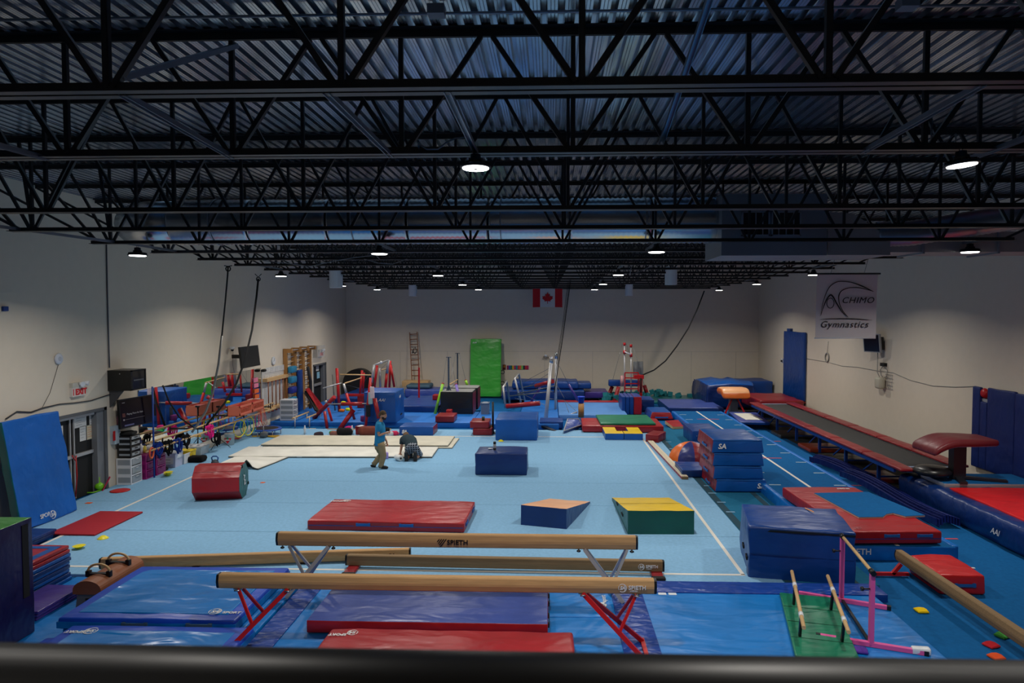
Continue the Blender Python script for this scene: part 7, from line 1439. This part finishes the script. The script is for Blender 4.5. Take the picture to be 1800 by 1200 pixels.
# bin, rollers, clutter
r, q = bin_(624.5, 637.5, 764, 750, dred_v, 'dark red rubbish bin with white bag at the floor edge behind the standing man', .3, 'rubbish_bin', 'bin', fill=white_p, taper=.9)
for k, (u, v, h_, cc) in enumerate(((632, 752, .42, (70, 76, 76)), (638, 748, .5, (62, 66, 70)), (627, 750, .2, (120, 40, 110)))): p = G(u, v, .1); r = MB().lathe((p.x, max(p.y+.25, 24.56), .155), [(.11, 0), (.115, .01), (.115, h_-.01), (.11, h_), (.05, h_), (.05, h_-.1)], 18).build('foam_roller', plain('roller_%d' % k, *cc, .8), None, ['grey foam roller behind the dark red bin', 'taller grey foam roller behind the dark red bin', 'short purple foam roller near the red padded leg'][k], 'roller')
clut = [(584, 755, .2, (40, 160, 80), 'green cloth near the red padded legs'), (597, 752, .2, (30, 150, 80), 'green cloth right of the red padded legs'), (613, 749, .26, (190, 40, 110), 'magenta roll leaning near the purple roller'), (560, 760, .3, (60, 50, 60), 'dark patterned bag under the low parallel bars'), (606, 758, .5, (26, 26, 30), 'long black bag behind the thin wooden rail'), (588, 758, .3, (150, 100, 90), 'brown cloth heap by the red leg'), (648, 758, .6, (120, 64, 54), 'brown crate behind the standing man'), (660, 752, .25, (24, 30, 60), 'dark blue ball behind the standing man'), (678, 751, .25, (30, 30, 34), 'black cap on the blue mat right of the standing man'), (684, 758, .26, (200, 200, 204), 'white shoe right of the standing man'), (692, 757, .26, (210, 50, 90), 'red pink cloth left of the long blue block'), (698, 756, .15, (230, 130, 160), 'pink cloth left of the long blue block'), (532, 763, .12, (230, 120, 50), 'small orange topped jar at the floor edge'), (601, 724, .2, (220, 110, 40), 'orange weight at the foot of the grey stand'), (612, 722, .2, (210, 220, 40), 'yellow weight at the foot of the grey stand'), (604, 710, .18, (220, 220, 40), 'yellow weight high on the grey stand')]
for (u, v, s_, cc, lb) in clut: p = G(u, v, .16); p = p if v > 740 else GY(u, v, 26.2); lump((p.x, p.y, (p.z if v <= 740 else .16 if p.y > 24.5 else .005)), s_, s_*.7, s_*.55, cloth('clutter_'+''.join(c_ for c_ in lb if c_.isalpha())[:14], *cc), 'loose_item', lb, 'clutter', rnd.uniform(-.5, .5), s_*.08)
for (u, v, h_) in ((536, 763, .3), (619, 763, .3)): p = G(u, v); MB().lathe((p.x, p.y, .0), [(.04, 0), (.04, h_*.7), (.02, h_*.8), (.02, h_)], 10).build('water_bottle', white_p, None, 'white bottle at the floor edge %s' % ('below the low parallel bars' if u < 600 else 'left of the dark red bin'), 'bottle')
# loading stand near blue block
p = G(866.5, 762); r = empty('black_post_stand', (p.x, p.y, 0), 'slim black post stand left of the large far blue block', 'stand'); MB().tube([(p.x, p.y, 0), (p.x, p.y, GY(866, 706, p.y).z)], .035, 8).build('post', black_m, r); MB().lathe((p.x, p.y, 0), [(.12, 0), (.12, .02)], 14).build('base', black_m, r)
r, q = bin_(845, 859, 736, 709, plain('grey_blue_bin', 92, 108, 128, .5), 'grey blue lidded bin with narrow foot left of the large far blue block', .5, 'rubbish_bin', 'bin', fill=plain('bin_lid_grey', 130, 140, 156, .5))
# ================================================================== people
def skin_mesh(name, joints, edges, radii, root, mats, parent, sub=2, mi=0):
    me = bpy.data.meshes.new(name); names = list(joints); ix = {n: i for i, n in enumerate(names)}; o0 = org(parent)
    me.from_pydata([tuple(Vector(joints[n])-o0) for n in names], [(ix[a], ix[b]) for a, b in edges], []); o = bpy.data.objects.new(name, me); COL.objects.link(o)
    md = o.modifiers.new('Skin', 'SKIN'); md.use_smooth_shade = True; md.branch_smoothing = .6
    sv = me.skin_vertices[0].data
    for n in names: r_ = radii[n]; sv[ix[n]].radius = r_ if isinstance(r_, tuple) else (r_, r_); sv[ix[n]].use_root = (n == root)
    ms = o.modifiers.new('Sub', 'SUBSURF'); ms.levels = sub; ms.render_levels = sub
    dg = bpy.context.evaluated_depsgraph_get(); m2 = bpy.data.meshes.new_from_object(o.evaluated_get(dg)); bpy.data.objects.remove(o); bpy.data.meshes.remove(me)
    m2.materials.clear(); [m2.materials.append(m) for m in (mats if isinstance(mats, list) else [mats])]
    for p in m2.polygons: p.use_smooth = True
    m2.name = name; ob = bpy.data.objects.new(name, m2); COL.objects.link(ob); ob.parent = parent; return ob
def fingers(J, E, R, wrist, palm_dir, side_dir, curl_dir, pre, base, s=1.0):
    """five fingers: palm vertex then chains"""
    w_ = Vector(wrist); pd = Vector(palm_dir).normalized(); sd = Vector(side_dir).normalized(); cd = Vector(curl_dir).normalized()
    pm = w_+pd*.05*s; J[pre+'palm'] = pm; R[pre+'palm'] = (.036*s, .024*s); E.append((base, pre+'palm')); k2 = w_+pd*.082*s; J[pre+'knuckle'] = k2; R[pre+'knuckle'] = (.036*s, .02*s); E.append((pre+'palm', pre+'knuckle'))
    for i, (off, L) in enumerate(((-.027, .055), (-.009, .066), (.009, .062), (.026, .048))):
        a = k2+sd*off*s; b = a+(pd*.7+cd*.5).normalized()*L*.55*s; c_ = b+(pd*.1+cd).normalized()*L*.5*s; q = '%sf%d' % (pre, i)
        J[q+'a'], J[q+'b'], J[q+'c'] = a+pd*.012*s, b, c_; R[q+'a'] = R[q+'b'] = .0095*s; R[q+'c'] = .008*s; E += [(pre+'knuckle', q+'a'), (q+'a', q+'b'), (q+'b', q+'c')]
    a = pm-sd*.034*s-pd*.012*s; b = a-sd*.02*s+pd*.025*s+cd*.01*s; c_ = b+pd*.022*s+cd*.018*s
    J[pre+'t0'], J[pre+'t1'], J[pre+'t2'] = a, b, c_; R[pre+'t0'] = .013*s; R[pre+'t1'] = .011*s; R[pre+'t2'] = .009*s; E += [(pre+'palm', pre+'t0'), (pre+'t0', pre+'t1'), (pre+'t1', pre+'t2')]
skin_c = M('skin', C(196, 142, 112), .55); hair_c = M('brown_hair', C(58, 42, 30), .8, 0, .5, 90); beard_c = M('dark_beard', C(52, 36, 28), .85)
def head_mesh(c, fwd, up, parent, s=1.0, name='head'):
    """sculpted head: cranium, jaw, nose, brow, chin, ears; fwd and up unit vectors"""
    f = Vector(fwd).normalized(); u = Vector(up).normalized(); r_ = f.cross(u); mb = MB(); n, m = 28, 20; k = len(mb.v)
    for i in range(m+1):
        t = math.pi*i/m
        for j in range(n):
            a = 2*math.pi*j/n; x = math.sin(t)*math.cos(a); y = math.sin(t)*math.sin(a); z = math.cos(t)      # x forward, y right, z up
            X, Y_, Z = x*.098, y*.076, z*.118
            if z < 0: Y_ *= 1-.28*(-z); X *= 1-.10*(-z) if x > 0 else 1-.42*(-z)
            if x > .5 and abs(y) < .3:
                nose = math.exp(-((z+.18)/.17)**2)*math.exp(-(y/.12)**2)*.026; brow = math.exp(-((z-.14)/.09)**2)*math.exp(-(y/.4)**2)*.005; eye = -math.exp(-((z-.0)/.1)**2)*math.exp(-((abs(y)-.26)/.12)**2)*.006
                lips = math.exp(-((z+.47)/.06)**2)*math.exp(-(y/.2)**2)*.006; chin = math.exp(-((z+.82)/.14)**2)*math.exp(-(y/.3)**2)*.012; X += nose+brow+eye+lips+chin
            if x > .2 and z < -.6: X += .012
            p = Vector(c)+f*X*s+r_*Y_*s+u*Z*s; mb.v.append(tuple(p))
    for i in range(m):
        for j in range(n): mb.f.append([k+i*n+j, k+i*n+(j+1)%n, k+(i+1)*n+(j+1)%n, k+(i+1)*n+j]); mb.m.append(0); mb.sm.append(True)
    h = mb.build(name, skin_c, parent)
    for sy in (-1, 1):
        e = MB(); e.ball(Vector(c)+r_*sy*.076*s+u*.0-f*.005*s, .026*s, 10, 0, (.6, .6, 1.2)); e.build('ear', skin_c, h)
        e = MB(); e.ball(Vector(c)+f*.085*s+r_*sy*.03*s+u*.008*s, .012*s, 8); e.build('eye', plain('eye_dark', 30, 24, 20, .3), h)
    mo = MB(); mo.bar(Vector(c)+f*.096*s-u*.056*s-r_*.022*s, Vector(c)+f*.096*s-u*.056*s+r_*.022*s, .008*s, .006*s); mo.build('mouth', plain('lip_colour', 150, 84, 74, .5), h)
    return h
def cap_shell(c, fwd, up, s, parent, m, name, tmax, back=0, scale=1.08, front_cut=.2):
    f = Vector(fwd).normalized(); u = Vector(up).normalized(); r_ = f.cross(u); mb = MB(); n, mm = 26, 10
    for i in range(mm+1):
        for j in range(n):
            a = 2*math.pi*j/n; lim = tmax+back*(1-math.cos(a))/2-front_cut*(1+math.cos(a))/2; t = lim*i/mm; x = math.sin(t)*math.cos(a); y = math.sin(t)*math.sin(a); z = math.cos(t); w_ = 1+.02*noise.noise(Vector((x*5, y*5, z*5)))
            mb.v.append(tuple(Vector(c)+f*x*.098*s*scale*w_+r_*y*.078*s*scale*w_+u*z*.120*s*scale*w_))
    for i in range(mm):
        for j in range(n): mb.f.append([i*n+j, i*n+(j+1)%n, (i+1)*n+(j+1)%n, (i+1)*n+j]); mb.m.append(0); mb.sm.append(True)
    mb.f.append([mm*n+j for j in range(n)][::-1]); mb.m.append(0); mb.sm.append(True)
    return mb.build(name, m, parent)
# ---- standing man, side view walking right
Yp = 17.75; q = lambda u, v, dy=0.0: GY(u, v, Yp+dy)
man = empty('person', (q(666, 828).x, Yp, 0.0), 'bearded man in a blue shirt and khaki trousers walking to the right', 'person')
S = .93; J = {}; E = []; R = {}
def add(n, p, r_, par=None):
    J[n] = Vector(p); R[n] = r_
    if par: E.append((par, n))
add('pelvis', q(667, 777), (.125*S, .15*S)); add('belly', q(668, 768), (.118*S, .14*S), 'pelvis'); add('chest', q(668, 754), (.12*S, .165*S), 'belly'); add('upper', q(668, 744.5), (.10*S, .15*S), 'chest'); add('neck', q(669.5, 739), .055*S, 'upper'); add('neck2', q(671, 734), .05*S, 'neck')
for s_, hipu, knee, ank, toe, heel in (('n', 669, (676, 797), (669, 821), (679, 826.5), None), ('f', 665, (670, 799), (660.5, 815.5), (662.5, 826), None)):
    dy = -.09 if s_ == 'n' else .09
    if s_ == 'n': kn, an, te = q(674, 800, dy), q(669, 821, dy), q(678, 826, dy)
    else: kn, an, te = q(670.5, 799, dy), q(656.5, 816.5, dy), q(660, 824, dy)
    add('hip'+s_, q(hipu-1, 782, dy*.9), .095*S, 'pelvis'); add('knee'+s_, kn, .062*S, 'hip'+s_); add('ankle'+s_, an, .042*S, 'knee'+s_); add('toe'+s_, te+Vector((0,0,.03)), .018*S, 'ankle'+s_)
# near arm (camera side): elbow bent, forearm to the right; far arm hangs, hand near hip
add('shn', q(666, 747, -.17), .06*S, 'upper'); add('eln', q(665.5, 765.5, -.22), .042*S, 'shn'); add('wrn', q(678.5, 760.5, -.20), .028*S, 'eln')
add('shf', q(668, 747, .17), .06*S, 'upper'); add('elf', q(674, 762, .21), .042*S, 'shf'); add('wrf', q(680, 776, .16), .028*S, 'elf')
J['elf'] = q(673, 764, .2); 
fingers(J, E, R, J['wrn'], (.9, -.05, .2), (0, .3, 1), (0, .8, .1), 'n', 'wrn', .95); fingers(J, E, R, J['wrf'], (.15, 0, -1), (.9, .1, .1), (0, -.6, -.2), 'g', 'wrf', .95)
body = skin_mesh('body', J, E, R, 'pelvis', skin_c, man)
hc = q(673, 729.5); hc.z += -.0; fwd = Vector((1, -.12, -.12)); upv = Vector((.12, 0, 1)).normalized()
hd = head_mesh(hc, fwd, (upv-fwd.normalized()*upv.dot(fwd.normalized())), man, .98)
uu = (upv-fwd.normalized()*upv.dot(fwd.normalized())).normalized()
cap_shell(hc-Vector((.006, 0, 0)), fwd, uu, .98, hd, plain('brown_cap', 74, 58, 38, .95), 'knitted_cap', 1.5, .25, 1.12, .28); cap_shell(hc-Vector((.006,0,.004)), fwd, uu, .98, hd, hair_c, 'hair', 1.72, .35, 1.07, .95)
b_ = MB(); b_.ball(hc+fwd*.052-uu*.088, .046, 12, 0, (.95, 1.0, .75)); b_.ball(hc+fwd*.02-uu*.058+Vector((0,-.048,0)), .034, 10, 0, (1.1, .6, 1.1)); b_.ball(hc+fwd*.02-uu*.058+Vector((0,.048,0)), .034, 10, 0, (1.1, .6, 1.1)); b_.build('beard', beard_c, hd)
# clothes
def loft(mb, secs, lat, n=20, cap=True):
    """secs: (centre, radius along lateral axis, radius along the other axis); cross sections follow the path"""
    lat = Vector(lat).normalized(); k = len(mb.v); m = len(secs)
    for i, (c, ra, rb) in enumerate(secs):
        c = Vector(c); d = (Vector(secs[min(i+1, m-1)][0])-Vector(secs[max(i-1, 0)][0])).normalized(); o_ = d.cross(lat).normalized(); l_ = o_.cross(d)
        for j in range(n):
            a = 2*math.pi*j/n; w_ = 1+.035*noise.noise(c*9+Vector((math.cos(a)*2, math.sin(a)*2, 0))); mb.v.append(tuple(c+l_*math.cos(a)*ra*w_+o_*math.sin(a)*rb*w_))
    for i in range(m-1):
        for j in range(n): mb.f.append([k+i*n+j, k+i*n+(j+1)%n, k+(i+1)*n+(j+1)%n, k+(i+1)*n+j]); mb.m.append(0); mb.sm.append(True)
    if cap:
        for q0, rev in ((k, True), (k+(m-1)*n, False)): f = [q0+j for j in range(n)]; mb.f.append(f[::-1] if rev else f); mb.m.append(0); mb.sm.append(True)
    return mb
teeb = cloth('sky_blue_shirt', 44, 132, 178); dn = Vector((0,0,1)); Pv = J['pelvis']
mb = MB(); loft(mb, [(q(666.5, 782), .155*S*1.15, .135*S), (q(667, 777), .165*S*1.1, .14*S), (q(668, 767), .165*S*1.08, .14*S), (q(668.5, 756), .18*S*1.08, .142*S), (q(668, 748), .195*S*1.05, .135*S), (q(668, 743), .16*S, .11*S), (q(669, 740), .075*S, .075*S)], (0,1,0))
for a_, b_ in (('shn', 'eln'), ('shf', 'elf')): A_, B_ = J[a_], J[b_]; loft(mb, [(A_.lerp(B_, -.25), .05, .05), (A_, .078*S, .078*S), (A_.lerp(B_, .35), .072*S, .072*S), (A_.lerp(B_, .62), .070*S, .070*S)], (0,1,0))
mb.build('t_shirt', teeb, man)
kh = cloth('khaki_cloth', 150, 132, 100); mb = MB(); loft(mb, [(q(667, 779), .15*S, .12*S), (q(667, 784), .165*S, .135*S), (q(667, 789), .15*S, .12*S)], (0,1,0))
for s_ in 'nf':
    H_, K_, A_ = J['hip'+s_]+Vector((0,0,.06)), J['knee'+s_], J['ankle'+s_]; loft(mb, [(H_, .105*S, .125*S), (H_.lerp(K_, .3), .105*S, .118*S), (H_.lerp(K_, .7), .085*S, .098*S), (K_, .076*S, .090*S), (K_.lerp(A_, .35), .070*S, .083*S), (K_.lerp(A_, .8), .060*S, .072*S), (K_.lerp(A_, .98), .062*S, .078*S)], (0,1,0))
mb.build('trousers', kh, man)
for s_ in 'nf':
    A_ = J['ankle'+s_]; T_ = J['toe'+s_]
    if s_ == 'n': heel = Vector((A_.x-.03, A_.y, .045)); toe = Vector((A_.x+.21, A_.y-.02, .032)); mid = (heel+toe)/2+Vector((0,0,.012))
    else: heel = A_+Vector((-.07, 0, -.02)); toe = Vector((A_.x+.07, A_.y-.01, .03)); mid = (heel+toe)/2
    skin_mesh('shoe', {'a': heel, 'b': mid, 'c': toe, 'd': A_+Vector((0,0,-.01))}, [('a', 'b'), ('b', 'c'), ('a', 'd')], {'a': .042, 'b': .046, 'c': .034, 'd': .046}, 'b', plain('black_shoe', 12, 12, 13, .6), man)
# ---- kneeling person, bent forward away from the camera
Yk = 18.75; q = lambda u, v, dy=0.0: GY(u, v, Yk+dy)
kn = empty('person', (q(721, 812).x, Yk, 0), 'person in a dark grey shirt and plaid shorts kneeling and bending over the white mat', 'person')
J = {}; E = []; R = {}; S = .95
add('pelvis', q(724, 786, -.02), (.15*S, .13*S)); add('belly', q(722, 778, .14), (.14*S, .125*S), 'pelvis'); add('chest', q(718, 772, .34), (.155*S, .125*S), 'belly'); add('upper', q(715.5, 770, .46), (.13*S, .1*S), 'chest'); add('neck', q(714.5, 769, .56), .055*S, 'upper'); add('neck2', q(714, 769, .62), .052*S, 'neck')
for s_, du in (('l', -1), ('r', 1)):
    x = J['pelvis'].x+du*.10
    add('hip'+s_, J['pelvis']+Vector((du*.09, .02, -.05)), .1*S, 'pelvis'); add('knee'+s_, (J['pelvis'].x+du*.15, Yk+.30, .075), .064*S, 'hip'+s_); add('ankle'+s_, (J['pelvis'].x+du*.115, Yk-.07, .07), .043*S, 'knee'+s_); add('toe'+s_, (J['pelvis'].x+du*.115, Yk-.16, .045), .035*S, 'ankle'+s_)
add('shl', q(707.5, 772, .42), .06*S, 'upper'); add('ell', q(705.5, 786, .36), .042*S, 'shl'); add('wrl', (q(703.5, 799, .32).x, Yk+.34, .13), .03*S, 'ell')
add('shr', q(727, 772, .42), .06*S, 'upper'); add('elr', (q(731, 787, .5).x, Yk+.55, .30), .042*S, 'shr'); add('wrr', (q(728, 787, .5).x, Yk+.72, .11), .03*S, 'elr')
fingers(J, E, R, J['wrl'], (0, .6, -.5), (1, 0, 0), (0, .5, -.4), 'l', 'wrl', .95); fingers(J, E, R, J['wrr'], (0, .8, -.35), (-1, 0, 0), (0, .5, -.4), 'r', 'wrr', .95)
skin_mesh('body', J, E, R, 'pelvis', skin_c, kn)
hc = q(713.5, 767, .70); fwd = Vector((-.15, .55, -.8)); upk = Vector((-.05, .8, .5)); fwd.normalize(); upk = (upk-fwd*upk.dot(fwd)).normalized(); hd = head_mesh(hc, fwd, upk, kn, 1.08)
cap_shell(hc-fwd*.006, fwd, upk, 1.08, hd, M('light_brown_hair', C(98, 72, 46), .8, 0, .6, 90), 'hair', 2.25, .4, 1.13, .9)
tg = cloth('charcoal_shirt', 44, 60, 68); mb = MB(); pe, be, ch, up2, nk = (J[k] for k in ('pelvis', 'belly', 'chest', 'upper', 'neck'))
loft(mb, [(pe.lerp(be, -.25), .175*S, .15*S), (pe.lerp(be, .3), .185*S, .155*S), (be, .175*S, .15*S), (ch, .205*S, .155*S), (up2, .20*S, .12*S), (up2.lerp(nk, .7), .11*S, .08*S)], (1,0,0))
for a_, b_ in (('shl', 'ell'), ('shr', 'elr')): A_, B_ = J[a_], J[b_]; loft(mb, [(A_.lerp(B_, -.3), .05, .05), (A_, .085*S, .085*S), (A_.lerp(B_, .35), .078*S, .078*S), (A_.lerp(B_, .62), .072*S, .072*S)], (0,1,0))
mb.build('t_shirt', tg, kn)
pl = M('plaid_cloth', C(40, 46, 62), .95); nt = pl.node_tree; N = nt.nodes; L = nt.links; tc_ = N.new('ShaderNodeTexCoord'); outs = []
for ax_ in (0, 1):
    wv = N.new('ShaderNodeTexWave'); wv.bands_direction = ('X', 'Z')[ax_]; wv.inputs['Scale'].default_value = 5; L.new(tc_.outputs['Object'], wv.inputs['Vector']); g_ = N.new('ShaderNodeMath'); g_.operation = 'GREATER_THAN'; g_.inputs[1].default_value = .8; L.new(wv.outputs['Fac'], g_.inputs[0]); outs.append(g_)
ad = N.new('ShaderNodeMath'); ad.operation = 'ADD'; L.new(outs[0].outputs[0], ad.inputs[0]); L.new(outs[1].outputs[0], ad.inputs[1]); mx = N.new('ShaderNodeMix'); mx.data_type = 'RGBA'; mx.inputs[6].default_value = C(28, 34, 46); mx.inputs[7].default_value = C(150, 156, 166); L.new(ad.outputs[0], mx.inputs[0]); L.new(mx.outputs[2], N['Principled BSDF'].inputs['Base Color'])
mb = MB(); loft(mb, [(pe.lerp(be, .25), .17*S, .145*S), (pe, .19*S, .165*S), (pe.lerp(be, -.55), .17*S, .14*S)], (1,0,0))
for s_ in 'lr': H_, K_ = J['hip'+s_], J['knee'+s_]; loft(mb, [(H_.lerp(K_, -.15), .12*S, .12*S), (H_, .125*S, .125*S), (H_.lerp(K_, .5), .118*S, .112*S), (H_.lerp(K_, .9), .115*S, .10*S)], (1,0,0))
mb.build('shorts', pl, kn)
for s_ in 'lr':
    A_ = J['ankle'+s_]; dx = -.01 if s_ == 'l' else .01; mb = MB(); bx_ = (Vector((1,0,0)), Vector((dx, -.25, .95)).normalized(), Vector((0, .95, .25)).normalized())
    cushion(mb, (A_.x+dx, A_.y-.10, .135), .10, .27, .075, 0, .033, .002, 0, 1, None, .05, lambda x, y, z: (x*(1-.18*abs(y)/.13+.1*(1 if y < 0 else 0)), y, z-.04), bx_); sh = mb.build('shoe', plain('dark_brown_shoe', 36, 28, 26, .6), kn)
    mb = MB(); cushion(mb, (A_.x+dx, A_.y-.13, .132), .105, .275, .02, 0, .009, .001, 0, 1, None, .05, lambda x, y, z: (x*(1-.18*abs(y)/.13+.1*(1 if y < 0 else 0)), y, z-.01), bx_); mb.build('sole', plain('dark_sole', 52, 46, 42, .8), sh)
# white paper roll beside
a = G(697, 803, .08); b = G(708, 807, .08); d = (b-a).normalized(); r = empty('paper_roll', ((a.x+b.x)/2, (a.y+b.y)/2, 0), 'white roll lying at the kneeling person left hand', 'roll'); mb = MB(); mb.lathe((a.x, a.y, .085), [(.03, 0), (.078, .0), (.08, .01), (.08, .25), (.078, .26), (.03, .26)], 24, 0, d); mb.build('sheet', plain('paper_white', 226, 226, 222, .7), r); MB().lathe((a.x, a.y, .085), [(.028, -.004), (.028, .264)], 12, 0, d).build('core', blackr, r)
p = G(680, 806); MB().lathe((p.x, p.y, .0), [(.04, 0), (.045, .02), (.045, .16), (.02, .19)], 14).build('lilac_bottle', plain('lilac_plastic', 170, 150, 220, .4), None, 'lilac bottle on the floor right of the walking man', 'bottle')
